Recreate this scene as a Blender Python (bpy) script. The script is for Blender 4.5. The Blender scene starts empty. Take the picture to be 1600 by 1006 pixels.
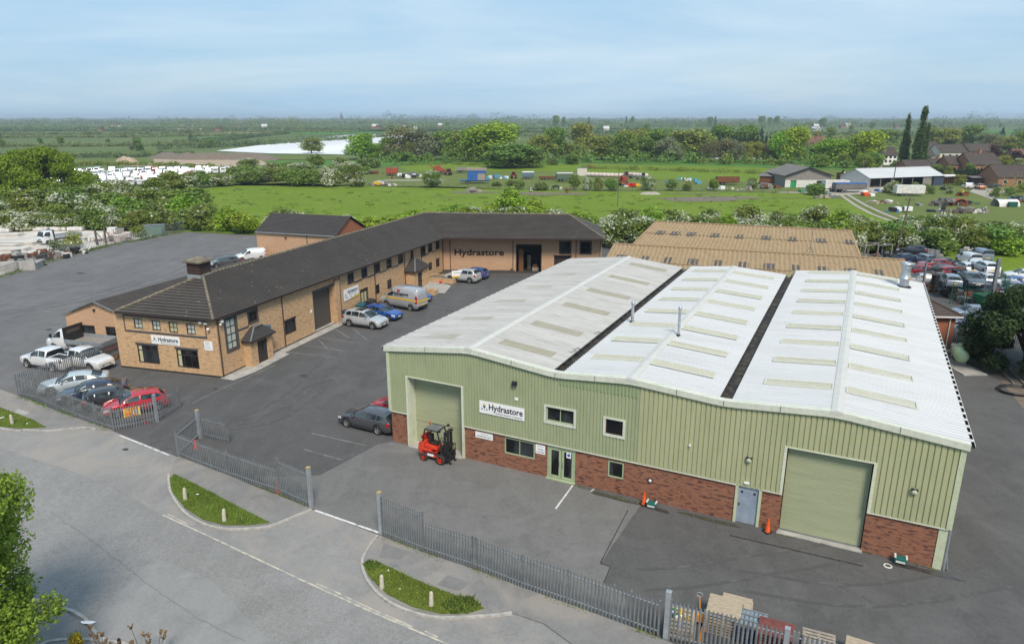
import bpy, math, random
import numpy as np
from mathutils import Vector, Matrix
R = math.radians
scene = bpy.context.scene
COL = scene.collection
# ---------------------------------------------------------------- camera
CH = 20.5; CF = 1101.2; CP = 0.2826            # height, focal length in photo pixels, downward pitch
cam_d = bpy.data.cameras.new('camera'); cam = bpy.data.objects.new('camera', cam_d); COL.objects.link(cam)
cam.location = (0, 0, CH); cam.rotation_euler = (math.pi/2 - CP, 0, 0)
cam_d.sensor_fit = 'HORIZONTAL'; cam_d.sensor_width = 36; cam_d.lens = CF/1600*36
cam_d.clip_start = 0.5; cam_d.clip_end = 30000
scene.camera = cam
# ---------------------------------------------------------------- sky, sun, exposure
world = bpy.data.worlds.new('World'); scene.world = world; world.use_nodes = True
SUN_EL, SUN_AZ = 50, 166                        # degrees; azimuth clockwise from +Y
wn = world.node_tree.nodes; wl = world.node_tree.links; wn.clear()
w_out = wn.new('ShaderNodeOutputWorld'); w_bg = wn.new('ShaderNodeBackground'); w_bg.inputs[1].default_value = 0.11
sky = wn.new('ShaderNodeTexSky'); sky.sky_type = 'NISHITA'; sky.sun_disc = False
sky.sun_elevation = R(SUN_EL); sky.sun_rotation = R(SUN_AZ); sky.air_density = 1.0; sky.dust_density = 1.6; sky.ozone_density = 1.0
# thin veils of high cloud, laid out over the sky directions
tc = wn.new('ShaderNodeTexCoord'); mp = wn.new('ShaderNodeMapping'); mp.inputs['Scale'].default_value = (1.0, 1.0, 4.5)
nz = wn.new('ShaderNodeTexNoise'); nz.inputs['Scale'].default_value = 2.2; nz.inputs['Detail'].default_value = 7; nz.inputs['Roughness'].default_value = 0.5
rp = wn.new('ShaderNodeMapRange'); rp.inputs['From Min'].default_value = 0.36; rp.inputs['From Max'].default_value = 0.74
rp.inputs['To Min'].default_value = 0.95; rp.inputs['To Max'].default_value = 0.62
veil = wn.new('ShaderNodeMix'); veil.data_type = 'RGBA'; veil.inputs['B'].default_value = (3.0, 4.55, 6.0, 1)
cl = wn.new('ShaderNodeMix'); cl.data_type = 'RGBA'; cl.inputs['A'].default_value = (2.45, 4.0, 5.5, 1); cl.inputs['B'].default_value = (3.9, 5.0, 6.0, 1)
nz2 = wn.new('ShaderNodeTexNoise'); nz2.inputs['Scale'].default_value = 1.5; nz2.inputs['Detail'].default_value = 9; nz2.inputs['Roughness'].default_value = 0.62; nz2.inputs['Distortion'].default_value = .4
r3 = wn.new('ShaderNodeMapRange'); r3.inputs['From Min'].default_value = .40; r3.inputs['From Max'].default_value = .68
mp2 = wn.new('ShaderNodeMapping'); mp2.inputs['Scale'].default_value = (1.0, .8, 7.0); wl.new(tc.outputs['Generated'], mp2.inputs['Vector']); wl.new(mp2.outputs[0], nz2.inputs['Vector'])
wl.new(nz2.outputs['Fac'], r3.inputs['Value']); wl.new(r3.outputs[0], cl.inputs['Factor']); wl.new(cl.outputs['Result'], veil.inputs['B'])
wl.new(tc.outputs['Generated'], mp.inputs['Vector']); wl.new(mp.outputs[0], nz.inputs['Vector'])
wl.new(nz.outputs['Fac'], rp.inputs['Value']); wl.new(rp.outputs[0], veil.inputs['Factor'])
wl.new(sky.outputs[0], veil.inputs['A']); wl.new(veil.outputs['Result'], w_bg.inputs[0]); wl.new(w_bg.outputs[0], w_out.inputs[0])
sun_d = bpy.data.lights.new('sun', 'SUN'); sun_d.energy = 2.9; sun_d.angle = R(16); sun_d.color = (1.0, 0.89, 0.75)
sun = bpy.data.objects.new('sun', sun_d); COL.objects.link(sun)
_sd = Vector((math.sin(R(SUN_AZ))*math.cos(R(SUN_EL)), math.cos(R(SUN_AZ))*math.cos(R(SUN_EL)), math.sin(R(SUN_EL))))
sun.rotation_euler = _sd.to_track_quat('Z', 'Y').to_euler(); sun.location = (0, -50, 120)
vs = scene.view_settings; vs.view_transform = 'Standard'; vs.look = 'None'; vs.exposure = 0.50; vs.gamma = 1; vs.use_curve_mapping = False

# ---------------------------------------------------------------- measuring: a photo pixel and a height give a place on the site
def ray(u, v):
    x = (u-800)/CF; y = (503-v)/CF
    return Vector((x, math.cos(CP)+y*math.sin(CP), -math.sin(CP)+y*math.cos(CP)))
def G(u, v, z=0.0):
    d = ray(u, v); t = (CH-z)/-d.z
    return Vector((d.x*t, d.y*t, z))
def G2(u, v, z=0.0):
    g = G(u, v, z); return (g.x, g.y)

# ---------------------------------------------------------------- helpers: meshes and objects
class MB:
    def __init__(s): s.v = []; s.f = []; s.m = []
    def poly(s, pts, m=0):
        n = len(s.v); s.v += [tuple(p) for p in pts]; s.f.append(tuple(range(n, n+len(pts)))); s.m.append(m)
    def mesh(s, vs_, fs, m=0):
        n = len(s.v); s.v += [tuple(p) for p in vs_]
        for f in fs: s.f.append(tuple(i+n for i in f)); s.m.append(m)
    def box(s, x0, x1, y0, y1, z0, z1, m=0):
        if x0 > x1: x0, x1 = x1, x0
        if y0 > y1: y0, y1 = y1, y0
        s.mesh([(x0,y0,z0),(x1,y0,z0),(x1,y1,z0),(x0,y1,z0),(x0,y0,z1),(x1,y0,z1),(x1,y1,z1),(x0,y1,z1)],
               [(3,2,1,0),(4,5,6,7),(0,1,5,4),(1,2,6,5),(2,3,7,6),(3,0,4,7)], m)
    def bar(s, a, b, w, h, m=0, up=(0,0,1)):
        a = Vector(a); b = Vector(b); d = (b-a).normalized(); u = Vector(up)
        if abs(d.dot(u)) > .98: u = Vector((1,0,0))
        sx = d.cross(u).normalized(); uz = sx.cross(d).normalized()
        p = []
        for q in (a, b):
            for i, j in ((-1,-1),(1,-1),(1,1),(-1,1)): p.append(q+sx*(i*w/2)+uz*(j*h/2))
        s.mesh(p, [(0,1,2,3),(7,6,5,4),(0,4,5,1),(1,5,6,2),(2,6,7,3),(3,7,4,0)], m)
    def cyl(s, a, b, r, n=10, m=0, r2=None, caps=True):
        a = Vector(a); b = Vector(b); d = (b-a).normalized(); r2 = r if r2 is None else r2
        u = Vector((0,0,1)) if abs(d.z) < .95 else Vector((1,0,0))
        x = d.cross(u).normalized(); y = d.cross(x).normalized()
        p = []
        for q, rr in ((a, r), (b, r2)):
            for i in range(n):
                t = 2*math.pi*i/n; p.append(q+x*(math.cos(t)*rr)+y*(math.sin(t)*rr))
        fs = [(i, (i+1)%n, n+(i+1)%n, n+i) for i in range(n)]
        if caps: fs += [tuple(reversed(range(n))), tuple(range(n, 2*n))]
        s.mesh(p, fs, m)
    def lathe(s, c, prof, n=16, m=0, axis='Z'):
        p = []; fs = []; c = Vector(c)
        for (r, h) in prof:
            for i in range(n):
                t = 2*math.pi*i/n; a = r*math.cos(t); b = r*math.sin(t)
                p.append(c+Vector({'Z': (a, b, h), 'X': (h, a, b), 'Y': (b, h, a)}[axis]))
        for k in range(len(prof)-1):
            for i in range(n): fs.append((k*n+i, k*n+(i+1)%n, (k+1)*n+(i+1)%n, (k+1)*n+i))
        s.mesh(p, fs, m)
    def tube(s, pts, r, n=6, m=0):
        for a, b in zip(pts[:-1], pts[1:]): s.cyl(a, b, r, n, m)
    def build(s, name, mats, parent=None, smooth=False):
        me = bpy.data.meshes.new(name); me.from_pydata(s.v, [], s.f); me.update()
        if not isinstance(mats, (list, tuple)): mats = [mats]
        for q in mats: me.materials.append(q)
        if len(mats) > 1: me.polygons.foreach_set('material_index', s.m)
        if smooth: me.polygons.foreach_set('use_smooth', [True]*len(s.f))
        o = bpy.data.objects.new(name, me); COL.objects.link(o)
        if parent is not None: o.parent = parent
        return o
def tag(o, label=None, cat=None, group=None, kind=None):
    if label: o['label'] = label
    if cat: o['category'] = cat
    if group: o['group'] = group
    if kind: o['kind'] = kind
    return o
def thing(name, label, cat, loc=(0,0,0), rz=0.0, group=None):
    o = bpy.data.objects.new(name, None); COL.objects.link(o); o.empty_display_size = .3
    o.location = loc if len(loc) == 3 else (loc[0], loc[1], 0); o.rotation_euler = (0, 0, rz)
    return tag(o, label, cat, group)
def copy_tree(o, parent=None, loc=None, rz=None, scale=None, label=None, group=None):
    c = o.copy(); COL.objects.link(c); c.parent = parent
    if loc is not None: c.location = loc if len(loc) == 3 else (loc[0], loc[1], 0)
    if rz is not None: c.rotation_euler = (0, 0, rz)
    if scale is not None: c.scale = scale if hasattr(scale, '__len__') else (scale,)*3
    if label: c['label'] = label
    if group: c['group'] = group
    for ch in KIDS(o): copy_tree(ch, c)
    return c
_kids = {}
def KIDS(o):
    # children are looked up once per source (the scene-wide search is slow)
    if o.name not in _kids: _kids[o.name] = list(o.children)
    return _kids[o.name]
def smoothmod(o, w=.02, seg=2):
    b = o.modifiers.new('bevel', 'BEVEL'); b.width = w; b.segments = seg; b.limit_method = 'ANGLE'; return o

# ---------------------------------------------------------------- materials
def _rgba(c): return (c[0], c[1], c[2], 1)
class NT:
    def __init__(s, name):
        s.mat = bpy.data.materials.new(name); s.mat.use_nodes = True; s.t = s.mat.node_tree; s.n = s.t.nodes; s.l = s.t.links
        s.b = s.n['Principled BSDF']; s.co = s.n.new('ShaderNodeTexCoord')
    def node(s, t, **k):
        x = s.n.new(t)
        for a, b in k.items():
            if hasattr(x, a) and a not in x.inputs: setattr(x, a, b)
            else: x.inputs[a].default_value = b
        return x
    def map(s, scale=(1,1,1), rot=(0,0,0), src='Object'):
        m = s.n.new('ShaderNodeMapping'); m.inputs['Scale'].default_value = scale; m.inputs['Rotation'].default_value = rot
        s.l.new(s.co.outputs[src], m.inputs['Vector']); return m.outputs[0]
    def noise(s, vec, scale, detail=4, rough=.55, dist=0):
        x = s.n.new('ShaderNodeTexNoise'); x.inputs['Scale'].default_value = scale; x.inputs['Detail'].default_value = detail
        x.inputs['Roughness'].default_value = rough; x.inputs['Distortion'].default_value = dist
        s.l.new(vec, x.inputs['Vector']); return x.outputs['Fac']
    def rng(s, v, a, b, c=0, d=1):
        x = s.n.new('ShaderNodeMapRange'); x.inputs['From Min'].default_value = a; x.inputs['From Max'].default_value = b
        x.inputs['To Min'].default_value = c; x.inputs['To Max'].default_value = d; s.l.new(v, x.inputs['Value']); return x.outputs[0]
    def mix(s, f, a, b, blend='MIX'):
        x = s.n.new('ShaderNodeMix'); x.data_type = 'RGBA'; x.blend_type = blend
        for sock, val in (('Factor', f), ('A', a), ('B', b)):
            i = x.inputs[sock] if sock == 'Factor' else [q for q in x.inputs if q.name == sock and q.type == 'RGBA'][0]
            if sock == 'Factor': i = x.inputs[0]
            if hasattr(val, 'is_linked') or hasattr(val, 'links'): s.l.new(val, i)
            elif isinstance(val, (int, float)): i.default_value = val
            else: i.default_value = _rgba(val)
        return [q for q in x.outputs if q.type == 'RGBA'][0]
    def bump(s, h, strength=.3, dist=.02):
        x = s.n.new('ShaderNodeBump'); x.inputs['Strength'].default_value = strength; x.inputs['Distance'].default_value = dist
        s.l.new(h, x.inputs['Height']); s.l.new(x.outputs[0], s.b.inputs['Normal'])
    def fin(s, col, rough=.7, metal=0, spec=.5, coat=0):
        if hasattr(col, 'links'): s.l.new(col, s.b.inputs['Base Color'])
        else: s.b.inputs['Base Color'].default_value = _rgba(col)
        s.b.inputs['Roughness'].default_value = rough; s.b.inputs['Metallic'].default_value = metal
        s.b.inputs['Specular IOR Level'].default_value = spec; s.b.inputs['Coat Weight'].default_value = coat
        return s.mat
def noisy(name, c1, c2, scale=3, rough=.7, metal=0, spec=.4, bump=0, detail=4, lo=.35, hi=.65, coat=0, stretch=(1,1,1)):
    t = NT(name); f = t.noise(t.map(stretch), scale, detail); f2 = t.rng(f, lo, hi)
    c = t.mix(f2, c1, c2)
    if bump: t.bump(f, bump)
    return t.fin(c, rough, metal, spec, coat)
def paint(name, c, rough=.25):
    t = NT(name); f = t.noise(t.map(), 1.6, 3); col = t.mix(t.rng(f, .3, .7), c, tuple(x*.86+.012 for x in c))
    return t.fin(col, rough, .25, .5, .9)
_mc = {}
def flat(name, c, rough=.6, metal=0):
    if name not in _mc: _mc[name] = noisy(name, c, tuple(x*.8 for x in c), 5, rough, metal)
    return _mc[name]

def asphalt_mat(name, base, dark, light, grain=.35, streak_rot=0.9, tint=None):
    t = NT(name); v = t.map()
    big = t.noise(v, .07, 5, .6); mid = t.noise(v, .5, 5, .65, .6)
    st = t.noise(t.map((.5, .06, 1), (0, 0, streak_rot)), 1.1, 5, .7)
    fine = t.noise(v, 26, 3, .75); fine2 = t.noise(v, 7, 5, .75)
    c = t.mix(t.rng(big, .40, .60), base, dark)
    c = t.mix(t.rng(st, .45, .75, 0, .55), c, light)
    c = t.mix(t.rng(mid, .48, .66, 0, .6), c, tuple(x*.82 for x in dark)); mid2 = t.noise(v, .22, 6, .7, 1.5); c = t.mix(t.rng(mid2, .52, .66, 0, .5), c, light)
    c = t.mix(t.rng(fine2, .42, .66, 0, grain), c, light); f3 = t.noise(v, 3.2, 6, .8); c = t.mix(t.rng(f3, .5, .68, 0, grain*.9), c, tuple(x*.72 for x in dark))
    c = t.mix(t.rng(fine, .35, .65, 0, grain), c, tuple(x*.45 for x in dark))
    if tint:
        # worn / dusty patches
        p = t.noise(v, .16, 6, .7, 1.2); c = t.mix(t.rng(p, .46, .62, 0, .8), c, tint)
    # hairline cracks
    w = t.n.new('ShaderNodeTexVoronoi'); w.feature = 'DISTANCE_TO_EDGE'; w.inputs['Scale'].default_value = .11
    dn = t.n.new('ShaderNodeTexNoise'); dn.inputs['Scale'].default_value = .5; dn.inputs['Detail'].default_value = 6; t.l.new(v, dn.inputs['Vector'])
    ad = t.n.new('ShaderNodeVectorMath'); ad.operation = 'MULTIPLY_ADD'; t.l.new(dn.outputs['Color'], ad.inputs[0]); ad.inputs[1].default_value = (4, 4, 0); t.l.new(v, ad.inputs[2])
    t.l.new(ad.outputs[0], w.inputs['Vector'])
    c = t.mix(t.rng(w.outputs['Distance'], .0, .0016, .4, 0), c, tuple(x*.3 for x in dark))
    t.bump(fine, .25, .01)
    return t.fin(c, .92, 0, .25)
M = {}
M['yard'] = asphalt_mat('yard_asphalt', (.108,.106,.106), (.084,.082,.082), (.15,.147,.145), .4)
M['yard_light'] = asphalt_mat('worn_entrance_asphalt', (.175,.172,.168), (.145,.142,.139), (.23,.225,.22), .4)
M['yard_back'] = asphalt_mat('back_yard_asphalt', (.155,.151,.152), (.128,.125,.126), (.21,.206,.203), .3, .5)
M['yard_dark'] = asphalt_mat('resurfaced_asphalt', (.10,.098,.098), (.082,.08,.08), (.14,.138,.136), .3)
M['road'] = asphalt_mat('road_asphalt', (.278,.272,.262), (.232,.227,.218), (.345,.341,.333), .6, .95)
M['apron'] = asphalt_mat('entrance_apron', (.27,.266,.258), (.235,.23,.222), (.33,.32,.31), .45, .3, (.30,.27,.24))
M['pavement'] = asphalt_mat('pavement_asphalt', (.235,.23,.223), (.19,.186,.18), (.29,.285,.275), .35, .9, (.27,.245,.22))
M['kerb'] = noisy('kerb_concrete', (.42,.40,.37), (.30,.285,.26), 4, .9, bump=.3)
M['concrete'] = noisy('concrete', (.40,.385,.36), (.28,.27,.25), 1.2, .9, bump=.2, detail=8)
M['white_line'] = noisy('white_road_paint', (.62,.61,.58), (.22,.22,.215), 3.0, .8, detail=8, lo=.48, hi=.66)
M['faint_line'] = noisy('faded_white_paint', (.25,.245,.24), (.13,.13,.13), 1.6, .85, detail=8, lo=.42, hi=.62)
M['cream_line'] = noisy('cream_road_paint', (.50,.45,.36), (.29,.285,.27), 2.4, .8, detail=8, lo=.42, hi=.60)
M['tar'] = noisy('tar_joint', (.02,.02,.02), (.05,.05,.05), 6, .6)
M['stain'] = noisy('wet_oil_stain', (.03,.03,.03), (.06,.058,.055), 2, .35, spec=.6)
M['concrete_yard'] = noisy('dusty_concrete_yard', (.62,.58,.53), (.42,.39,.35), .25, .9, detail=8)
M['mud'] = noisy('bare_mud', (.12,.095,.072), (.19,.155,.12), 1.2, .9, detail=7, bump=.4)
M['sand'] = noisy('sandy_soil', (.42,.33,.24), (.30,.23,.16), .3, .95, detail=6)
M['gravel'] = noisy('gravel_track', (.40,.36,.30), (.27,.24,.20), 1.5, .95, detail=6)
def grass_mat(name, a, b, c3, s=1.0, rough=.9):
    t = NT(name); v = t.map()
    f = t.noise(v, .035*s, 6, .6, .5); g = t.noise(v, .4*s, 6, .7); h = t.noise(v, 4*s, 4, .7)
    c = t.mix(t.rng(f, .38, .62), a, b); c = t.mix(t.rng(g, .42, .62, 0, .9), c, c3); c = t.mix(t.rng(h, .4, .7, 0, .35), c, tuple(x*.5 for x in a))
    t.bump(h, .4, .05)
    return t.fin(c, rough, 0, .1)
M['meadow'] = grass_mat('meadow_grass', (.145,.22,.016), (.185,.25,.03), (.10,.16,.018), 2.2)
M['field'] = grass_mat('rough_field', (.10,.155,.028), (.14,.18,.04), (.15,.155,.06), 1.5)
M['far_field'] = grass_mat('far_farmland', (.10,.145,.045), (.14,.18,.06), (.09,.12,.045), .15)
M['bright_field'] = grass_mat('bright_crop_field', (.075,.185,.03), (.10,.21,.04), (.06,.14,.03), .3)
M['verge'] = grass_mat('verge_turf', (.11,.15,.024), (.14,.17,.032), (.08,.10,.02), 6)
M['plastic_sheet'] = noisy('white_crop_sheeting', (.80,.80,.79), (.62,.62,.62), .02, .5, detail=5, stretch=(1,.12,1))
def brick_mat(name, c1, c2, mortar, c3=None, bw=.225, bh=.075, msz=.010, rough=.9, patch=.5):
    t = NT(name)
    sx = t.n.new('ShaderNodeSeparateXYZ'); t.l.new(t.co.outputs['Object'], sx.inputs[0])
    a = t.n.new('ShaderNodeMath'); a.operation = 'ADD'; t.l.new(sx.outputs[0], a.inputs[0]); t.l.new(sx.outputs[1], a.inputs[1])
    cb = t.n.new('ShaderNodeCombineXYZ'); t.l.new(a.outputs[0], cb.inputs[0]); t.l.new(sx.outputs[2], cb.inputs[1])
    br = t.n.new('ShaderNodeTexBrick'); t.l.new(cb.outputs[0], br.inputs['Vector']); br.inputs['Scale'].default_value = 1
    br.inputs['Brick Width'].default_value = bw; br.inputs['Row Height'].default_value = bh; br.inputs['Mortar Size'].default_value = msz
    br.inputs['Color1'].default_value = _rgba(c1); br.inputs['Color2'].default_value = _rgba(c2); br.inputs['Mortar'].default_value = _rgba(mortar); br.inputs['Bias'].default_value = 0
    mpp = t.n.new('ShaderNodeMapping'); mpp.inputs['Scale'].default_value = (1, 3.2, 1); t.l.new(cb.outputs[0], mpp.inputs['Vector'])
    f = t.noise(mpp.outputs[0], 2.3, 3, .6); g = t.noise(mpp.outputs[0], .35, 4, .6)
    c = br.outputs['Color']
    if c3: c = t.mix(t.rng(f, .53, .62, 0, .85), c, c3)
    c = t.mix(t.rng(g, .3, .7, 0, .25), c, tuple(x*.6 for x in c1))
    t.bump(br.outputs['Fac'], -.35, .006)
    return t.fin(c, rough, 0, .2)
M['buff_brick'] = brick_mat('buff_brick', (.62,.39,.205), (.52,.315,.16), (.46,.36,.25), (.30,.185,.11))
M['pink_brick'] = brick_mat('pinkish_buff_brick', (.54,.33,.20), (.48,.285,.17), (.44,.33,.23), (.44,.25,.145))
M['red_brick'] = brick_mat('mottled_red_brick', (.32,.125,.065), (.22,.08,.045), (.22,.165,.135), (.04,.026,.03), bh=.085, msz=.009)
M['house_brick'] = brick_mat('house_brick', (.33,.15,.085), (.27,.115,.065), (.28,.2,.15))
M['orange_brick'] = brick_mat('rust_orange_wall', (.36,.13,.07), (.33,.115,.06), (.3,.15,.1))
def tile_mat(name, a, b, spots=True, lich=(.42,.40,.36), ridge_step=.3):
    t = NT(name); v = t.map(); f = t.noise(v, .5, 6, .65); g = t.noise(v, 9, 4, .7)
    c = t.mix(t.rng(f, .3, .7), a, b); c = t.mix(t.rng(g, .35, .7, 0, .5), c, tuple(x*.55 for x in a))
    if spots:
        vo = t.n.new('ShaderNodeTexVoronoi'); vo.inputs['Scale'].default_value = 1.6; t.l.new(v, vo.inputs['Vector'])
        patch = t.noise(v, .16, 3, .5)
        s1 = t.rng(vo.outputs['Distance'], .06, .10, 1, 0); s2 = t.rng(patch, .44, .56)
        mm = t.n.new('ShaderNodeMath'); mm.operation = 'MULTIPLY'; t.l.new(s1, mm.inputs[0]); t.l.new(s2, mm.inputs[1])
        c = t.mix(mm.outputs[0], c, lich)
        ml = t.noise(v, 1.1, 7, .75); c = t.mix(t.rng(ml, .58, .74, 0, .45), c, (.15,.13,.085))
    t.bump(g, .4, .02)
    return t.fin(c, .85, 0, .3)
M['dark_tile'] = tile_mat('dark_concrete_tile', (.062,.056,.053), (.088,.078,.070))
M['plain_tile'] = tile_mat('dark_plain_tile', (.050,.046,.046), (.068,.060,.058), True, (.15,.145,.14))
M['brown_tile'] = tile_mat('brown_tile', (.075,.058,.052), (.10,.08,.07), False)
M['ridge_tile'] = noisy('lichened_ridge_tile', (.115,.098,.078), (.21,.18,.12), 2.2, .9, detail=8, bump=.3)
def corr_mat(name, a, b, dirt, rough=.45, metal=0, s=.5, stretch=(1,1,1), amt=.6):
    t = NT(name); v = t.map(); f = t.noise(t.map(stretch), s, 6, .65); g = t.noise(v, 12, 4, .8); h = t.noise(t.map(stretch), s*4, 6, .7)
    c = t.mix(t.rng(f, .35, .65), a, b); c = t.mix(t.rng(h, .5, .75, 0, amt), c, dirt); c = t.mix(t.rng(g, .5, .8, 0, amt*.5), c, dirt)
    return t.fin(c, rough, metal, .4)
M['roof_old'] = corr_mat('aged_white_roof_sheet', (.44,.435,.42), (.36,.355,.34), (.25,.24,.22), .8, s=.6, stretch=(.25,1.6,1))
M['roof_white'] = corr_mat('white_roof_sheet', (.515,.525,.535), (.475,.485,.49), (.36,.36,.35), .55, s=.4, stretch=(.2,1.2,1), amt=.4)
M['roof_tan'] = corr_mat('lichened_tan_roof_sheet', (.36,.255,.14), (.28,.20,.115), (.13,.105,.075), .95, s=1.6, stretch=(2.2,.4,1), amt=.95)
M['rooflight_old'] = corr_mat('mossy_rooflight', (.36,.335,.255), (.30,.275,.2), (.2,.18,.13), .6, s=2)
M['rooflight'] = corr_mat('cream_rooflight', (.52,.50,.39), (.47,.45,.35), (.39,.37,.28), .4, s=2)
M['rooflight_grey'] = corr_mat('grey_rooflight', (.095,.088,.086), (.07,.065,.064), (.05,.045,.045), .8, s=2)
M['flashing'] = corr_mat('cream_flashing', (.60,.61,.53), (.53,.55,.46), (.34,.35,.28), .5, s=1.4, amt=.5)
M['ridge_cap'] = corr_mat('white_ridge_cap', (.56,.555,.52), (.50,.495,.46), (.42,.41,.37), .5, s=1.2)
M['green_clad'] = corr_mat('pale_green_cladding', (.40,.405,.24), (.36,.37,.215), (.26,.28,.17), .5, s=.5, stretch=(1,1,.3), amt=.45)
M['green_clad_old'] = corr_mat('mossy_green_cladding', (.32,.355,.215), (.29,.325,.195), (.2,.25,.155), .55, s=.5, stretch=(1,1,.3), amt=.45)
M['green_door'] = corr_mat('green_shutter', (.345,.365,.23), (.31,.335,.21), (.19,.22,.14), .5, s=.7, stretch=(.2,1,3), amt=.4)
M['pale_green_trim'] = corr_mat('pale_green_trim', (.50,.54,.38), (.46,.50,.35), (.3,.32,.22), .5, s=1.5)
M['jamb'] = corr_mat('cream_green_jamb', (.60,.63,.50), (.55,.58,.45), (.3,.32,.24), .5, s=1.5)
M['gutter'] = noisy('gutter_sludge', (.022,.02,.018), (.075,.062,.045), 2.5, .8, detail=8, lo=.45, hi=.7)
M['black'] = noisy('black_plastic', (.018,.018,.02), (.03,.03,.032), 8, .5)
M['rubber'] = noisy('tyre_rubber', (.02,.02,.02), (.035,.034,.033), 10, .85)
M['dark_trim'] = noisy('dark_brown_timber', (.035,.022,.022), (.05,.033,.03), 6, .6)
M['slate_band'] = noisy('slate_grey_render_band', (.085,.08,.082), (.065,.06,.062), 3, .8)
M['galv'] = noisy('galvanised_steel', (.235,.245,.25), (.165,.175,.182), 2.5, .55, .35, detail=6)
M['galv_bright'] = noisy('bright_galvanised_steel', (.50,.53,.56), (.38,.41,.44), 3, .4, .6)
M['silver'] = noisy('alloy_metal', (.55,.56,.57), (.45,.46,.47), 5, .3, .7)
M['steel_door'] = noisy('scuffed_blue_grey_door', (.20,.245,.31), (.30,.35,.41), 1.6, .5, detail=7)
M['shutter_brown'] = noisy('brown_grey_shutter', (.085,.075,.065), (.07,.062,.054), 1.5, .6, stretch=(1,1,6))
M['white'] = noisy('white_board', (.80,.80,.80), (.74,.74,.74), 2, .5)
M['white_dirty'] = noisy('dirty_white', (.68,.67,.64), (.5,.49,.46), 2, .6, detail=6)
M['navy_text'] = flat('dark_lettering', (.016,.017,.03), .5)
M['curtain'] = noisy('pale_yellow_blind', (.52,.50,.32), (.40,.38,.22), 5, .8, stretch=(6,6,.4))
M['blind_pale'] = noisy('pale_blind', (.50,.53,.46), (.36,.40,.36), 5, .8, stretch=(6,6,.4))
def glass_mat(name, c=(.008,.009,.010), rough=.08):
    t = NT(name); f = t.noise(t.map((1,1,.5)), .9, 3); col = t.mix(t.rng(f, .45, .62), c, tuple(x*5 for x in c)); return t.fin(col, rough, 0, .3)
M['glass'] = glass_mat('window_glass'); M['car_glass'] = glass_mat('car_glass', (.012,.016,.018), .06)
M['lamp_glass'] = noisy('lamp_glass', (.70,.72,.73), (.5,.52,.54), 8, .15, spec=.8)
M['red_lens'] = noisy('red_lens', (.42,.015,.02), (.25,.01,.012), 8, .2)
M['plate_yellow'] = flat('yellow_number_plate', (.75,.52,.04)); M['plate_white'] = flat('white_number_plate', (.75,.75,.72))
M['bark'] = noisy('bark', (.085,.062,.045), (.05,.038,.028), 6, .95, bump=.4, stretch=(1,1,.3))
M['pole_wood'] = noisy('weathered_pole', (.13,.10,.085), (.09,.07,.06), 3, .9, stretch=(4,4,.3))
M['pallet'] = noisy('pale_pallet_wood', (.46,.38,.28), (.32,.26,.19), 4, .85, detail=6, stretch=(1,4,1))
M['pallet_grey'] = noisy('grey_pallet_wood', (.34,.29,.235), (.24,.20,.165), 4, .85, detail=6)
M['pallet_red'] = noisy('red_brown_pallet_wood', (.20,.065,.055), (.14,.045,.04), 4, .8, detail=6)
M['rust'] = noisy('rusty_steel', (.20,.07,.03), (.10,.045,.025), 2, .9, detail=6)
M['oxide_red'] = noisy('faded_red_machine_paint', (.34,.07,.035), (.22,.05,.03), 2, .7, detail=5)
M['ash_wood'] = noisy('silvered_timber', (.27,.25,.23), (.19,.175,.16), 1.5, .9, stretch=(6,6,.4))
M['fibre_grey'] = corr_mat('grey_fibre_roof', (.17,.16,.15), (.13,.125,.12), (.08,.08,.08), .9, s=.4)
M['orange'] = flat('safety_orange', (.75,.10,.01), .5); M['red_plastic'] = flat('red_plastic', (.55,.02,.015), .45)
M['yellow'] = flat('yellow_paint', (.72,.45,.02), .5); M['blue_tarp'] = noisy('blue_tarpaulin', (.03,.12,.38), (.02,.08,.26), 1.5, .6)
M['blue_pale'] = flat('pale_blue_sheet', (.10,.34,.48), .6)
M['pink_wrap'] = noisy('pinkish_bale_wrap', (.62,.52,.48), (.48,.40,.38), .6, .5)

def leaf_mat(name, c, var=.35, trans=.25, spread=.022, blossom=None):
    t = NT(name); oi = t.n.new('ShaderNodeObjectInfo'); ge = t.n.new('ShaderNodeNewGeometry')
    hs = t.n.new('ShaderNodeHueSaturation')
    t.l.new(t.rng(oi.outputs['Random'], 0, 1, .5-spread, .5+spread), hs.inputs['Hue'])
    t.l.new(t.rng(ge.outputs['Random Per Island'], 0, 1, 1-var, 1+var), hs.inputs['Value'])
    n = t.noise(t.map(), .35, 4, .6)
    col = t.mix(t.rng(n, .35, .65, 0, 1), tuple(x*.80 for x in c), tuple(min(1, x*1.22) for x in c))
    t.l.new(col, hs.inputs['Color'])
    t.fin(hs.outputs[0], .65, 0, .25)
    tr = t.n.new('ShaderNodeBsdfTranslucent'); t.l.new(hs.outputs[0], tr.inputs[0]); mx = t.n.new('ShaderNodeMixShader'); mx.inputs[0].default_value = trans
    out = t.n['Material Output']; t.l.new(t.b.outputs[0], mx.inputs[1]); t.l.new(tr.outputs[0], mx.inputs[2]); t.l.new(mx.outputs[0], out.inputs[0])
    return t.mat
L_ = {}
L_['hedge'] = leaf_mat('hedge_leaf', (.18,.24,.045), .28, .35); L_['blossom'] = leaf_mat('may_blossom', (.54,.57,.42), .25, .3, .01)
L_['bright'] = leaf_mat('bright_spring_leaf', (.23,.35,.03)); L_['mid'] = leaf_mat('mid_green_leaf', (.16,.245,.045))
L_['olive'] = leaf_mat('olive_leaf', (.23,.26,.05)); L_['brown'] = leaf_mat('bronze_budding_leaf', (.19,.18,.08), .3)
L_['silver'] = leaf_mat('silvery_willow_leaf', (.19,.225,.125)); L_['conifer'] = leaf_mat('dark_conifer_needle', (.03,.055,.026), .35, .1)
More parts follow.
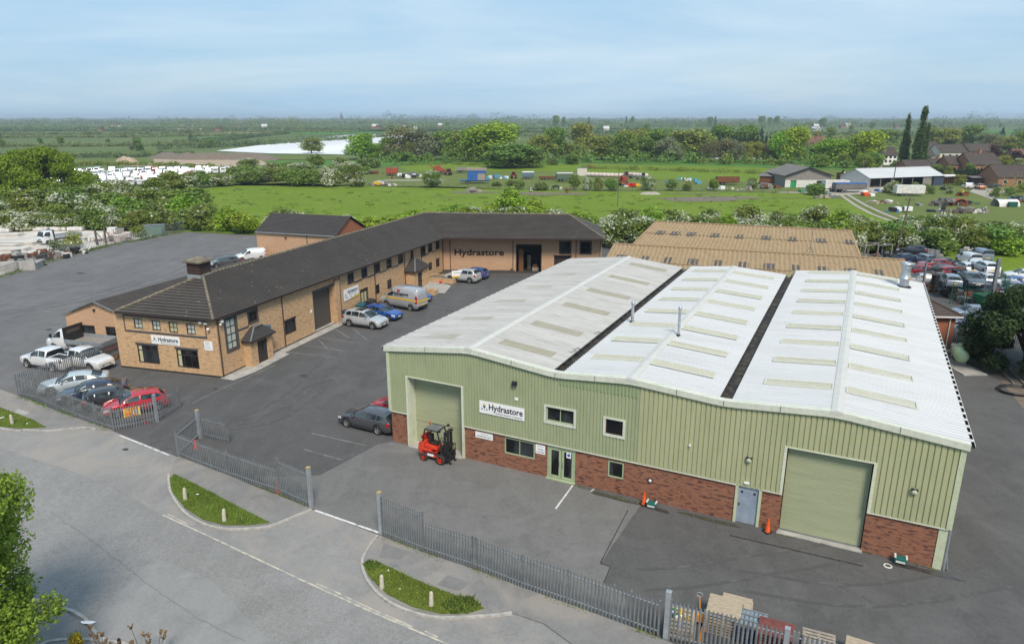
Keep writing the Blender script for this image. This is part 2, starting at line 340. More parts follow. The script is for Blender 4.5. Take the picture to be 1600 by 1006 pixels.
L_['pine'] = leaf_mat('pine_needle', (.026,.055,.014), .5, .1, .02); L_['poplar'] = leaf_mat('poplar_leaf', (.07,.115,.026), .35)
L_['oak'] = leaf_mat('oak_leaf', (.135,.235,.010), .35); L_['birch'] = leaf_mat('birch_leaf', (.20,.30,.04), .4, .35)
L_['grass'] = leaf_mat('grass_blade', (.15,.205,.035), .45, .2, .02); L_['dry'] = leaf_mat('dry_stalk', (.22,.14,.07), .3)
L_['gold'] = leaf_mat('golden_conifer', (.34,.30,.02), .3); L_['purple'] = leaf_mat('copper_leaf', (.07,.03,.03), .3)
L_['far'] = leaf_mat('far_leaf', (.18,.24,.09), .10, .3, .02); L_['far2'] = leaf_mat('far_dark_leaf', (.125,.175,.075), .10, .3, .02)
L_['weed'] = leaf_mat('weed_leaf', (.12,.18,.035), .35)
# ================================================================ GROUND, ROADS, FIELDS
def struct(o): return tag(o, kind='structure')
def sheet(name, pts, z, mat, px=True):
    b = MB(); P = [G2(*p) if px else p for p in pts]
    b.poly([(x, y, z) for x, y in P]); o = b.build(name, mat); me = o.data
    if me.polygons and me.polygons[0].normal.z < 0: me.flip_normals()
    return struct(o)
def slab(name, pts, z, mat, px=True, z0=0.0):
    P = [G2(*p) if px else tuple(p[:2]) for p in pts]
    if sum(a[0]*b[1]-b[0]*a[1] for a, b in zip(P, P[1:]+P[:1])) < 0: P = P[::-1]
    b = MB(); b.poly([(x, y, z) for x, y in P])
    for a, c in zip(P, P[1:]+P[:1]): b.poly([(a[0],a[1],z0),(c[0],c[1],z0),(c[0],c[1],z),(a[0],a[1],z)])
    return struct(b.build(name, mat))
def catmull(P, n=5):
    out = []
    for i in range(len(P)-1):
        p0 = P[max(i-1, 0)]; p1 = P[i]; p2 = P[i+1]; p3 = P[min(i+2, len(P)-1)]
        for k in range(n):
            t = k/n
            out.append(tuple(.5*((2*p1[j])+(-p0[j]+p2[j])*t+(2*p0[j]-5*p1[j]+4*p2[j]-p3[j])*t*t+(-p0[j]+3*p1[j]-3*p2[j]+p3[j])*t**3) for j in (0, 1)))
    out.append(tuple(P[-1])); return out
g = MB()
# rings so that the far ground keeps good precision
rad = [0, 60, 160, 400, 1000, 3000, 14000]
for r0, r1 in zip(rad[:-1], rad[1:]):
    for k in range(32):
        a, b_ = 2*math.pi*k/32, 2*math.pi*(k+1)/32
        c = [(r1*math.cos(a), 60+r1*math.sin(a), -.06), (r1*math.cos(b_), 60+r1*math.sin(b_), -.06)]
        if r0: c += [(r0*math.cos(b_), 60+r0*math.sin(b_), -.06), (r0*math.cos(a), 60+r0*math.sin(a), -.06)]
        else: c += [(0, 60, -.06)]
        g.poly(c)
struct(g.build('ground', M['far_field']))
# --- the site
site = [(-420,560),(-60,452),(0,433),(110,397),(200,378),(285,362),(400,368),(560,373),(700,377),(960,386),(1345,399),(1450,420),(1560,452),(1750,500),(1900,760),(1700,1400)]
front = [(1040,1000),(984,979),(886,943),(742,890),(661,863),(596,837),(487,795),(400,762),(313,727),(279,714),(178,674),(118,652),(30,620),(0,609),(-260,520)]
sheet('yard', site+front, 0.0, M['yard'])
sheet('yard_back', [(30,619),(189,553),(560,376),(400,368),(285,362),(200,378),(110,397),(0,433),(-60,452),(-420,560),(-260,520),(0,609)], .004, M['yard_back'])
sheet('yard_front', [(488,794),(398,745),(500,742),(592,693),(612,690),(800,728),(1000,790),(937,881),(955,886),(943,912),(975,925),(984,978),(886,942),(742,889),(596,836)], .005, M['yard_light'])
struct(sheet('road', [(-900,560),(-260,520),(0,609),(178,674),(279,714),(596,837),(1040,1001),(1500,1250),(1700,2500),(-900,2500),(-2200,900)], -.012, M['road']))
sheet('entrance_apron', [(-200,610),(-100,572),(0,609),(178,674),(279,714),(596,837),(1040,1001),(1300,1130),(960,1100),(690,1004),(470,905),(254,804),(190,768),(110,735),(0,700),(-200,655)], -.004, M['apron'])
# patches on the road
sheet('road_patch', [(240,870),(330,905),(420,1000),(250,1100),(100,1010)], -.008, asphalt_mat('road_patch_asphalt', (.275,.273,.27), (.235,.233,.23), (.33,.328,.32), .35, .95))
def strip(name, pts, w, z, mat, px=True):
    P = [Vector(G2(*p)) if px else Vector(p) for p in pts]; b = MB()
    for a, c in zip(P[:-1], P[1:]):
        d = (c-a).normalized(); n = Vector((-d.y, d.x))*w/2
        b.poly([(a.x-n.x,a.y-n.y,z),(c.x-n.x,c.y-n.y,z),(c.x+n.x,c.y+n.y,z),(a.x+n.x,a.y+n.y,z)])
    return struct(b.build(name, mat))
strip('road_marking', [(254,804),(330,839),(470,905),(580,955),(695,1004),(800,1050)], .10, .002, M['cream_line'])
strip('road_marking', [(495,911),(533,928)], .09, .002, M['cream_line']); strip('road_marking', [(538,931),(594,957)], .09, .002, M['cream_line'])
strip('road_marking', [(602,960),(645,979)], .09, .002, M['cream_line']); strip('road_marking', [(664,985),(684,995)], .09, .002, M['cream_line'])
strip('road_marking', [(334,841),(392,869)], .09, .007, M['cream_line']); strip('road_marking', [(262,803),(292,818)], .07, .007, M['cream_line'])
strip('threshold_line', [(492,797),(592,832)], .14, .012, M['white_line']); strip('threshold_line', [(187,680),(264,711)], .12, .012, M['white_line'])
for a, b_ in (((487,677),(572,696)),((475,702),(537,719)),((450,550),(524,559)),((496,527),(567,537)),((552,514),(573,531)),((525,515),(545,528)),((665,479),(712,484)),((660,464),(690,467)),((560,667),(600,676)),((475,539),(542,549)),((498,531),(512,545)),((645,500),(690,508)),((153,390),(182,394)),((240,378),(262,382)),((52,482),(85,489)),((215,396),(228,399)),((290,372),(330,377))):
    strip('bay_line', [a, b_], .08, .012, M['faint_line'])
strip('bay_line', [(895,758),(868,795)], .10, .014, M['white_line']); strip('bay_line', [(928,764),(922,769)], .10, .014, M['white_line'])
strip('bay_line', [(300,630),(345,608),(403,583),(430,570)], .07, .012, M['faint_line'])
strip('drain_channel', [(1140,836),(1348,884)], .10, .014, M['tar'])
strip('tar_joint', [(981,797),(938,879),(954,885),(943,911)], .045, .014, M['tar'])
strip('tar_joint', [(400,745),(497,742),(590,694)], .035, .014, M['yard_dark'])
rd = random.Random(4)
cr = [(80,800),(130,835),(190,880),(250,925),(310,965),(380,1000)]
cr2 = catmull(cr, 14); strip('road_crack', [(x+rd.uniform(-2,2), y+rd.uniform(-1.5,1.5)) for x, y in cr2], .045, .001, flat('crack_grey', (.20,.198,.195), .9))  # wandering crack laid as a thin strip, slightly darker grey than the road
# tyre tracks
def tracks(P, mat, z, gap=1.5, w=.2):
    C = [Vector(q) for q in catmull([G2(*p) for p in P], 8)]
    for sd in (-1, 1):
        Q = []
        for i, c in enumerate(C):
            d = (C[min(i+1, len(C)-1)]-C[max(i-1, 0)]).normalized(); Q.append((c.x-d.y*sd*gap/2, c.y+d.x*sd*gap/2))
        strip('tyre_track', Q, w, z, mat, px=False)
TRy = noisy('yard_tyre_mark', (.074,.072,.072), (.104,.102,.102), 1.4, .85, detail=8, lo=.5, hi=.62); TRr = noisy('road_tyre_mark', (.205,.202,.198), (.275,.272,.267), 1.2, .85, detail=8, lo=.46, hi=.62); TRl = noisy('front_tyre_mark', (.125,.122,.12), (.172,.169,.165), 1.4, .85, detail=8, lo=.5, hi=.62)
for k, (P, m_, z) in enumerate([([(500,600),(430,650),(330,670),(240,700)],TRy,.011),([(520,560),(470,610),(400,650),(300,672)],TRy,.0112),([(1330,860),(1200,880),(1080,900),(1000,905)],TRy,.0114),([(1560,900),(1350,930),(1150,905)],TRy,.0116),([(220,440),(120,470),(0,490)],TRy,.011),([(330,400),(240,440),(110,460)],TRy,.0112)]): tracks(P, m_, z)
# damp stains by the front wall
def blob(name, u, v, rx, ry, z, mat, rot=0, seed=1, n=26):
    rr = random.Random(seed); c = G(u, v); pts = []
    ph = [rr.uniform(0, 6.28) for _ in range(3)]
    for i in range(n):
        t = 2*math.pi*i/n; k = 1+.22*math.sin(2*t+ph[0])+.14*math.sin(3*t+ph[1])+.09*math.sin(5*t+ph[2])
        x, y = rx*k*math.cos(t), ry*k*math.sin(t)
        pts.append((c.x+x*math.cos(rot)-y*math.sin(rot), c.y+x*math.sin(rot)+y*math.cos(rot)))
    return sheet(name, pts, z, mat, px=False)
blob('oil_stain', 1445, 892, 1.25, .22, .016, M['stain'], -.46, 3); blob('oil_stain', 1418, 884, .35, .14, .018, M['stain'], -.46, 8)
blob('oil_stain', 1032, 797, .55, .14, .016, M['stain'], -.46, 5); blob('dirt_patch', 955, 777, 1.3, .16, .016, flat('damp_dirt', (.06,.055,.045), .9), -.46, 9)
blob('dirt_patch', 1110, 812, 1.9, .14, .016, flat('damp_dirt', (.06,.055,.045), .9), -.46, 19)
for u, v, s in ((474,587,.35),(126,427,.6),(76,515,.35),(337,608,.22),(196,702,.2)): blob('manhole_cover', u, v, s, s*.8, .015, flat('cast_iron', (.055,.053,.05), .7), .3, 5)
blob('tyre_scuff', 495, 600, 1.3, .25, .013, flat('scuff', (.085,.08,.075), .95), .9, 12)
# --- pavements, verges and kerbs
PV1 = [(-260,520),(0,609),(30,620),(100,647),(178,674),(125,669),(75,673),(0,669),(-200,610)]
PV2 = [(272,722),(279,714),(313,727),(358,744),(400,762),(437,776),(487,796),(470,803),(425,821),(390,826),(350,826),(315,817),(285,797),(268,770),(264,748)]
PV3 = [(594,838),(661,864),(742,891),(815,919),(886,944),(984,980),(1040,1002),(1200,1070),(1350,1160),(1060,1110),(900,1012),(850,975),(800,958),(764,962),(690,965),(640,955),(600,935),(574,906),(567,882),(572,862),(583,848)]
PV4 = [(-300,860),(86,946),(153,992),(178,1012),(160,1150),(-500,1150)]
for P in (PV1, PV2, PV3, PV4): slab('pavement', P, .07, M['pavement'], z0=-.05)
VG1 = [(-100,606),(0,638),(30,649),(55,659),(72,669),(40,671),(0,668),(-100,638)]
VG2 = [(273,743),(266,750),(268,768),(289,795),(317,813),(350,822),(390,822),(422,818),(395,805),(330,771),(292,751)]
VG3 = [(567,884),(577,880),(600,884),(625,896),(670,917),(720,935),(757,952),(738,958),(690,961),(645,950),(605,930),(578,904)]
for P in (VG1, VG2, VG3): slab('verge', P, .10, M['verge'], z0=0)
def kerb(pts, px=True, n=5, w=.13, h=.20, z=.0):
    P = catmull([G2(*p) if px else p for p in pts], n); b = MB()
    for a, c in zip(P[:-1], P[1:]): b.bar((a[0], a[1], z), (c[0], c[1], z), w, h, 0)
    return struct(b.build('kerb', M['kerb']))
kerb([(-200,632),(0,670),(40,672),(75,674),(125,669),(150,671)]); kerb([(264,742),(264,752),(267,770),(285,798),(315,818),(350,827),(390,827),(425,822),(455,810),(487,797)])
kerb([(590,838),(575,858),(566,880),(574,907),(600,936),(640,956),(690,966),(764,963),(800,959)]); kerb([(-200,890),(86,946),(153,993),(178,1013)])
kerb([(60,1012),(78,1004),(110,1001),(150,1002),(195,1008),(240,1025)], h=.24)
# paving patches and litter marks
sheet('pavement_patch', [(676,893),(697,900),(680,917),(662,908)], .075, M['apron']); sheet('pavement_patch', [(700,900),(735,912),(718,925),(684,915)], .075, asphalt_mat('patch_asphalt', (.205,.202,.196), (.175,.172,.167), (.25,.245,.24), .3))
sheet('pavement_patch', [(28,640),(48,646),(38,650),(22,646)], .075, M['concrete']); sheet('pavement_patch', [(600,850),(640,864),(625,876),(592,872)], .075, asphalt_mat('patch_asphalt', (.205,.202,.196), (.175,.172,.167), (.25,.245,.24), .3))
# --- neighbours and fields (far sheets step up by a few centimetres)
sheet('neighbour_yard', [(-420,520),(-60,450),(0,431),(110,395),(200,376),(240,369),(200,362),(100,359),(0,356),(-300,352)], .004, M['concrete_yard'])
sheet('scrapyard_ground', [(1345,399),(1450,420),(1560,452),(1760,500),(1700,440),(1560,428),(1480,405),(1420,392),(1330,385)], .004, M['concrete'])
sheet('soil_ground', [(1462,540),(1520,545),(1640,600),(1760,700),(1620,665),(1560,590),(1510,560)], .008, M['mud'])
sheet('grass_strip', [(1452,392),(1430,398),(1500,412),(1560,425),(1760,425),(1760,385)], .02, M['meadow'])
sheet('grass_strip', [(1462,520),(1530,538),(1530,548),(1466,540)], .012, M['verge'])
sheet('meadow', [(210,310),(330,290),(450,286),(560,291),(700,292),(880,299),(1060,299),(1290,303),(1340,320),(1400,350),(1650,360),(1650,410),(1345,398),(950,385),(560,372),(280,362),(230,330)], .004, M['meadow'])
sheet('rough_field', [(-600,262),(1320,262),(1310,300),(1060,298),(880,298),(560,291),(330,290),(210,311),(-300,330)], .004, M['field'])
sheet('rough_field', [(1290,303),(1320,262),(2200,262),(2200,345),(1400,349),(1340,320)], .004, M['field'])
sheet('pasture', [(620,260),(700,254),(900,256),(1180,260),(1230,270),(1210,285),(1020,280),(900,268),(760,268),(640,268)], .03, M['meadow'])
sheet('grass_bank', [(740,255),(800,247),(1100,248),(1240,252),(1350,258),(1340,266),(1200,262),(900,254)], .06, M['bright_field'])
sheet('far_grass', [(400,252),(740,246),(760,252),(640,258),(560,262),(440,262)], .03, M['bright_field'])
sheet('plastic_covered_field', [(338,236),(420,240),(560,242),(640,240),(660,212),(612,210),(540,211),(430,224)], .08, M['plastic_sheet'])
sheet('sand_ground', [(185,259),(230,249),(300,247),(400,247),(422,258),(330,263),(240,262)], .05, M['sand'])
sheet('far_track', [(-300,270),(0,255),(40,252),(10,262),(-300,285)], .05, M['sand'])
for P, m in (([(298,220),(330,213),(400,211),(385,217),(330,222)], 'bright_field'), ([(235,203),(350,199),(340,201),(250,205)], 'sand'), ([(420,208),(640,203),(700,205),(500,211)], 'bright_field'),
             ([(-300,212),(150,206),(200,208),(-300,218)], 'field'), ([(1510,205),(1620,203),(1640,208),(1530,210)], 'bright_field'), ([(-100,240),(300,238),(330,241),(-100,247)], 'field'), ([(560,196),(830,194),(830,196),(600,198)], 'bright_field'), ([(1000,247),(1190,246),(1190,249),(1000,249)], 'plastic_sheet'), ([(80,250),(240,248),(240,255),(60,258)], 'field'), ([(0,225),(140,224),(150,227),(-20,228)], 'meadow'), ([(180,213),(300,212),(290,214.5),(170,215)], 'meadow'), ([(330,207),(430,206),(420,208),(300,209)], 'sand'), ([(560,204),(760,203.5),(740,205.5),(540,206)], 'meadow'), ([(-80,203),(120,202.5),(100,204.5),(-80,205)], 'bright_field'), ([(850,206),(1000,205.5),(1000,207),(840,208)], 'bright_field'), ([(700,216),(860,218),(860,222),(700,220)], 'field'), ([(420,243),(560,246),(620,249),(430,250)], 'field')):
    sheet('far_field_patch', P, .12, M[m])
blob('mud_patch', 1105, 311, 13, 5.5, .05, M['mud'], 0, 2, 40); blob('mud_patch', 858, 303, 9, 4, .05, M['mud'], 0, 7, 40); blob('mud_patch', 740, 301, 6, 3, .05, M['mud'], 0, 4)
blob('mud_patch', 1075, 303, 9, 1.2, .052, M['mud'], 0, 14); blob('mud_patch', 1240, 301, 8, 1.5, .052, M['gravel'], 0, 24)
for k, (u, v, rx, ry) in enumerate([(530,318,3,.6),(830,306,5,1.2),(700,308,5,1),(1230,310,6,1.3),(380,318,3,.6),(980,330,6,1.2),(1180,330,5,1)]):
    blob('grass_patch', u, v, rx, ry, .03+.004*k, M['field'], 0, 40+k)
blob('farm_track_ground', 640, 282, 11, 2.2, .05, M['gravel'], 0, 31, 40)
strip('farm_track', [(1312,304),(1322,311),(1338,322),(1360,334),(1392,346)], 1.0, .06, M['gravel']); strip('farm_track', [(1322,303),(1335,311),(1354,322),(1378,333),(1405,344)], 1.0, .06, M['gravel'])
sheet('farmyard_ground', [(1262,300),(1305,287),(1380,284),(1385,291),(1370,302),(1340,304),(1310,306)], .055, M['gravel']); sheet('farmyard_ground', [(1515,300),(1528,290),(1600,286),(1600,296),(1560,303),(1550,312)], .055, M['gravel'])
# earth bank beyond the compound, and low wooded hills on the skyline
def ridge(name, pts, w, h, mat, seed, px=True):
    rr = random.Random(seed); P = catmull([G2(*p) if px else p for p in pts], 8); b = MB(); rows = []
    for i, p in enumerate(P):
        q = P[min(i+1, len(P)-1)]; o = P[max(i-1, 0)]; d = Vector((q[0]-o[0], q[1]-o[1])).normalized(); n = Vector((-d.y, d.x)); e = min(i, len(P)-1-i)
        hh = h*min(1, e/3+.02)*rr.uniform(.8, 1.15)
        rows.append([(p[0]+n.x*w*a, p[1]+n.y*w*a, hh*k - .1) for a, k in ((-1,0),(-.6,.55),(-.2,.95),(.15,1),(.6,.5),(1,0))])
    for r0, r1 in zip(rows[:-1], rows[1:]):
        for j in range(5): b.poly([r0[j], r1[j], r1[j+1], r0[j+1]])
    return struct(b.build(name, mat, smooth=True))
ridge('earth_bank', [(238,247),(300,249),(360,249),(434,250)], 7, 3.2, M['mud'], 3); ridge('sand_heap', [(186,255),(198,256),(212,255)], 3.5, 3.2, M['sand'], 4)
ridge('soil_heap', [(500,279),(518,280),(534,279)], 3, 2.6, M['mud'], 5); ridge('soil_heap', [(1000,303),(1015,303.5),(1030,303)], 2, .7, M['gravel'], 6)
# ================================================================ BUILDINGS
class Frame:
    """a wall line seen from outside, left end p0 to right end p1; local x along it, -y outwards"""
    def __init__(s, root, p0, p1):
        s.root = root; s.p = Vector(p0[:2]); d = Vector(p1[:2])-s.p; s.L = d.length; s.a = math.atan2(d.y, d.x)
        r = root.location; s.r = Vector((r.x, r.y)); s.rz = root.rotation_euler.z
    def put(s, o, parent=None):
        # root may be rotated: express the wall's place in the root's own frame
        q = s.p-s.r; c, n = math.cos(-s.rz), math.sin(-s.rz)
        o.parent = s.root; o.location = (q.x*c-q.y*n, q.x*n+q.y*c, 0); o.rotation_euler = (0, 0, s.a-s.rz); return o
    def W(s, x, out=0, z=0):
        return Vector((s.p.x+math.cos(s.a)*x+math.sin(s.a)*out, s.p.y+math.sin(s.a)*x-math.cos(s.a)*out, z))
def wall_mesh(b, L, zb, zt, holes=(), x0=0.0, prof=None, reveal=.15, m=0, y=0.0, brk=()):
    ztf = zt if callable(zt) else (lambda x: zt)
    xs = [(x0, 0.0), (L, 0.0)]
    if prof: xs += [p for p in prof if x0 < p[0] < L]
    X = sorted(set([round(p[0], 4) for p in xs] + [round(h[i], 4) for h in holes for i in (0, 1)] + [round(q, 4) for q in brk]))
    X = [x for x in X if x0-1e-3 <= x <= L+1e-3]
    pd = sorted(xs) if prof else None
    def dep(x):
        if not prof: return y
        lo = [p for p in prof if p[0] <= x+1e-6]; hi = [p for p in prof if p[0] > x+1e-6]
        if not lo: return y-hi[0][1]
        if not hi: return y-lo[-1][1]
        a, c = lo[-1], hi[0]; t = (x-a[0])/(c[0]-a[0]); return y-(a[1]+(c[1]-a[1])*t)
    for xa, xb in zip(X[:-1], X[1:]):
        mid = (xa+xb)/2; ya, yb = dep(xa), dep(xb)
        hs = sorted([(h[2], h[3]) for h in holes if h[0]-1e-4 < mid < h[1]+1e-4]); spans = []; z = zb
        for h0, h1 in hs:
            if h0 > z+1e-4: spans.append((z, z, h0, h0))
            z = max(z, h1)
        spans.append((z, z, ztf(xa), ztf(xb)))
        for s0, s1, t0, t1 in spans:
            if t0 > s0+1e-4 or t1 > s1+1e-4: b.poly([(xa, ya, s0), (xb, yb, s1), (xb, yb, t1), (xa, ya, t0)], m)
    for h in holes:
        xa, xb, za, zc = h[:4]; rv = h[4] if len(h) > 4 else reveal
        if rv <= 0: continue
        b.poly([(xa,y,za),(xa,y,zc),(xa,y+rv,zc),(xa,y+rv,za)], m); b.poly([(xb,y,zc),(xb,y,za),(xb,y+rv,za),(xb,y+rv,zc)], m)
        b.poly([(xa,y,zc),(xb,y,zc),(xb,y+rv,zc),(xa,y+rv,zc)], m)
        if za > zb+.01: b.poly([(xa,y,za),(xa,y+rv,za),(xb,y+rv,za),(xb,y,za)], m)
def window(F, x0, x1, z0, z1, fm, pm, nx=1, nz=1, w=.07, deep=.10, name='window', sur=None, sw=.16, mw=.04, glaz='pane'):
    b = MB(); y0, y1 = deep-.05, deep+.03
    b.box(x0, x1, y0, y1, z0, z0+w); b.box(x0, x1, y0, y1, z1-w, z1); b.box(x0, x0+w, y0, y1, z0+w, z1-w); b.box(x1-w, x1, y0, y1, z0+w, z1-w)
    for i in range(1, nx):
        x = x0+(x1-x0)*i/nx; b.box(x-mw/2, x+mw/2, y0+.012, y1, z0+w, z1-w)
    for i in range(1, nz):
        z = z0+(z1-z0)*i/nz; b.box(x0+w, x1-w, y0+.006, y1-.004, z-mw/2, z+mw/2)
    if sur:
        for q in ((x0-sw, x1+sw, z1, z1+sw), (x0-sw, x1+sw, z0-sw, z0), (x0-sw, x0, z0, z1), (x1, x1+sw, z0, z1)): b.box(q[0], q[1], -.035, -.001, q[2], q[3], 1)
    o = b.build(name, [fm, sur or fm]); F.put(o)
    p = MB(); p.box(x0+w*.5, x1-w*.5, y1-.03, y1-.02, z0+w*.5, z1-w*.5); p.build(glaz, pm, o)
    return o
def lerp(a, c, t): return Vector(a)*(1-t)+Vector(c)*t
def tiled_slope(b, L0, R0, L1, R1, course=.33, lift=.045, m=0):
    """eave L0->R0 up to ridge L1->R1, laid in overlapping courses"""
    L0, R0, L1, R1 = map(Vector, (L0, R0, L1, R1))
    e = (R0-L0); up = (L1+R1)/2-(L0+R0)/2; n = e.cross(up).normalized()
    if n.z < 0: n = -n
    N = max(2, int(up.length/course))
    for k in range(N):
        t0, t1 = k/N, (k+1)/N
        a, c, d, f = lerp(L0, L1, t0), lerp(R0, R1, t0), lerp(R0, R1, t1), lerp(L0, L1, t1)
        b.poly([a+n*lift, c+n*lift, d+n*.006, f+n*.006], m); b.poly([a+n*.0, c+n*.0, c+n*lift, a+n*lift], m)
def plane_roof(b, L0, R0, L1, R1, m=0): b.poly([L0, R0, R1, L1], m)
def text(s, size, mat, parent=None, name='lettering', align='LEFT', depth=.006, width=None, shear=0, bold=0):
    cu = bpy.data.curves.new('t', 'FONT'); cu.body = s; cu.size = size; cu.align_x = align; cu.extrude = depth; cu.shear = shear; cu.offset = bold; cu.resolution_u = 3
    t = bpy.data.objects.new('t', cu); COL.objects.link(t); bpy.context.view_layer.update()
    dg = bpy.context.evaluated_depsgraph_get(); me = bpy.data.meshes.new_from_object(t.evaluated_get(dg))
    bpy.data.objects.remove(t); bpy.data.curves.remove(cu)
    # stand it up: x along the wall, z up, facing -y
    me.transform(Matrix.Rotation(math.pi/2, 4, 'X'))
    if width and len(me.vertices):
        co = [v.co.x for v in me.vertices]; w = max(co)-min(co); k = width/w; me.transform(Matrix.Diagonal((k, 1, 1, 1)))
    me.materials.clear(); me.materials.append(mat); me.name = name
    o = bpy.data.objects.new(name, me); COL.objects.link(o)
    if parent: o.parent = parent
    return o
YL = flat('emblem_yellow', (.72,.50,.03)); NV = flat('emblem_navy', (.012,.025,.13)); GY = flat('emblem_grey', (.25,.27,.30))
def emblem(b, x, z, s, y=-.0):
    """small yellow triangle over a navy one, grey triangles left and right"""
    def tri(cx, cz, w, h, m, up=True):
        k = 1 if up else -1; b.poly([(cx-w/2, y, cz-k*h/2), (cx+w/2, y, cz-k*h/2), (cx, y, cz+k*h/2)], m)
    tri(x+s*.5, z+s*.80, s*.42, s*.36, 1); tri(x+s*.5, z+s*.38, s*.46, s*.40, 2, False)
    for cx in (.16, .84):
        tri(x+s*cx, z+s*.2, s*.32, s*.34, 3)
    tri(x+s*.5, z+s*.08, s*.26, s*.16, 3)
def sign(name, label, F, x, z, w, h, out=.03, tilt=0, words=True, sub=None, k=1.0):
    t = thing(name, label, 'sign', F.W(x, out, z), F.a)
    b = MB(); b.box(0, w, 0, .03, 0, h); board = b.build('board', M['white'], t)
    return t

# ---------------------------------------------------------------- the big green and white warehouse
WX, WY, WA = -7.85, 42.5, -.4565
wh = thing('warehouse', 'large three-bay warehouse with white corrugated roofs, pale green cladding and a red brick base', 'warehouse', (WX, WY, 0), WA)
S3 = 31.28; PROF = [(0, 6.57), (5.96, 7.29), (11.58, 6.67), (15.9, 7.04), (20.83, 6.67), (26.0, 7.08), (S3, 6.57)]
def gable(x):
    x = min(max(x, 0), S3)
    for (a, za), (c, zc) in zip(PROF[:-1], PROF[1:]):
        if x <= c: return za+(zc-za)*(x-a)/(c-a)
    return PROF[-1][1]
LD = (1.42, 5.35, 0, 4.75); RD = (24.02, 27.88, 0, 4.78); DD = (11.08, 12.81, 0, 2.08); PD = (21.86, 22.95, 0, 2.16)
Wf = Frame(wh, (WX, WY), (WX+math.cos(WA)*S3, WY+math.sin(WA)*S3))
holes = [LD+(.75,), RD+(.3,), DD+(.15,), PD+(.12,), (8.23, 10.26, .93, 2.03, .12), (14.77, 15.72, .93, 1.97, .12)]
b = MB(); wall_mesh(b, S3-.35, 0, 2.2, holes, x0=.0); Wf.put(b.build('brick_wall', M['red_brick']))
def ribs(x0, x1, period, hgt, top=.35):
    out = []; x = x0
    while x < x1:
        out += [(x, 0), (x+period*(1-top)*.55, 0), (x+period*(1-top)*.75, hgt), (x+period*((1-top)*.75+top), hgt), (x+period*.995, 0)]; x += period
    return out
ch = [(LD[0], LD[1], 0, LD[3], 0), (RD[0], RD[1], 0, RD[3], 0), (10.98, 12.7, 3.65, 4.55, .12), (14.58, 15.58, 3.60, 4.50, .12)]
gt = lambda x: gable(x)-.10
b = MB(); wall_mesh(b, 16.4, 2.2, gt, [h for h in ch if h[1] < 16.4], x0=0, prof=ribs(0, 16.4, .20, .045, .55), y=-.05, brk=[p[0] for p in PROF])
Wf.put(b.build('wall_cladding', M['green_clad_old']))
b = MB(); wall_mesh(b, S3, 2.2, gt, [h for h in ch if h[0] > 16.4], x0=16.4, prof=ribs(16.4, S3, .25, .05, .68), y=-.055, brk=[p[0] for p in PROF])
Wf.put(b.build('wall_cladding', M['green_clad']))
# a replaced, darker run of sheet above the upper windows
b = MB(); wall_mesh(b, 16.35, 6.02, gt, [], x0=11.75, prof=ribs(11.7, 16.4, .20, .045, .55), y=-.062, brk=[p[0] for p in PROF])
Wf.put(b.build('cladding_patch', corr_mat('patched_green_cladding', (.22,.29,.15), (.19,.25,.13), (.13,.17,.09), .6)))
# plinth drip, corner trims, barge flashing
b = MB()
for xa, xb in ((-.02, LD[0]-.14), (LD[1]+.14, 21.78), (23.03, RD[0]-.14), (RD[1]+.14, S3)): b.box(xa, xb, -.115, -.0, 2.15, 2.205)
Wf.put(b.build('drip_flashing', M['flashing']))
for bx in ((-.12, .10, -.13, .18, 2.2, 6.50), (S3-.10, S3+.13, -.13, .2, 2.2, 6.5), (S3-.35, S3+.02, -.04, .3, 0, 2.19)): b = MB(); b.box(*bx); Wf.put(b.build('corner_trim', M['pale_green_trim']))
b = MB(); PP = [(-.22, 6.53)] + PROF[1:-1] + [(S3+.22, 6.53)]
# soften the corners of the barge line as the folded flashings do
pts = [PP[0]]
for i in range(1, len(PP)-1):
    x, z = PP[i]; a = PP[i-1]; c = PP[i+1]; d = .55
    pts.append((x-d, z+(a[1]-z)*d/(x-a[0]))); pts.append((x, z+(((a[1]-z)*d/(x-a[0]))+((c[1]-z)*d/(c[0]-x)))*.25)); pts.append((x+d, z+(c[1]-z)*d/(c[0]-x)))
pts.append(PP[-1])
for (xa, za), (xb, zb_) in zip(pts[:-1], pts[1:]):
    b.poly([(xa,-.23,za-.26),(xb,-.23,zb_-.26),(xb,-.23,zb_+.05),(xa,-.23,za+.05)]); b.poly([(xa,-.23,za+.05),(xb,-.23,zb_+.05),(xb,.12,zb_+.07),(xa,.12,za+.07)])
    b.poly([(xa,-.02,za-.26),(xb,-.02,zb_-.26),(xb,-.23,zb_-.26),(xa,-.23,za-.26)])
Wf.put(b.build('barge_flashing', M['flashing']))
# joints in the flashing
b = MB()
for x in (2.9, 8.8, 11.55, 13.9, 18.4, 20.8, 23.5, 28.7): b.box(x-.02, x+.02, -.236, -.20, gable(x)-.24, gable(x)+.06)
Wf.put(b.build('flashing_joint', M['galv']))
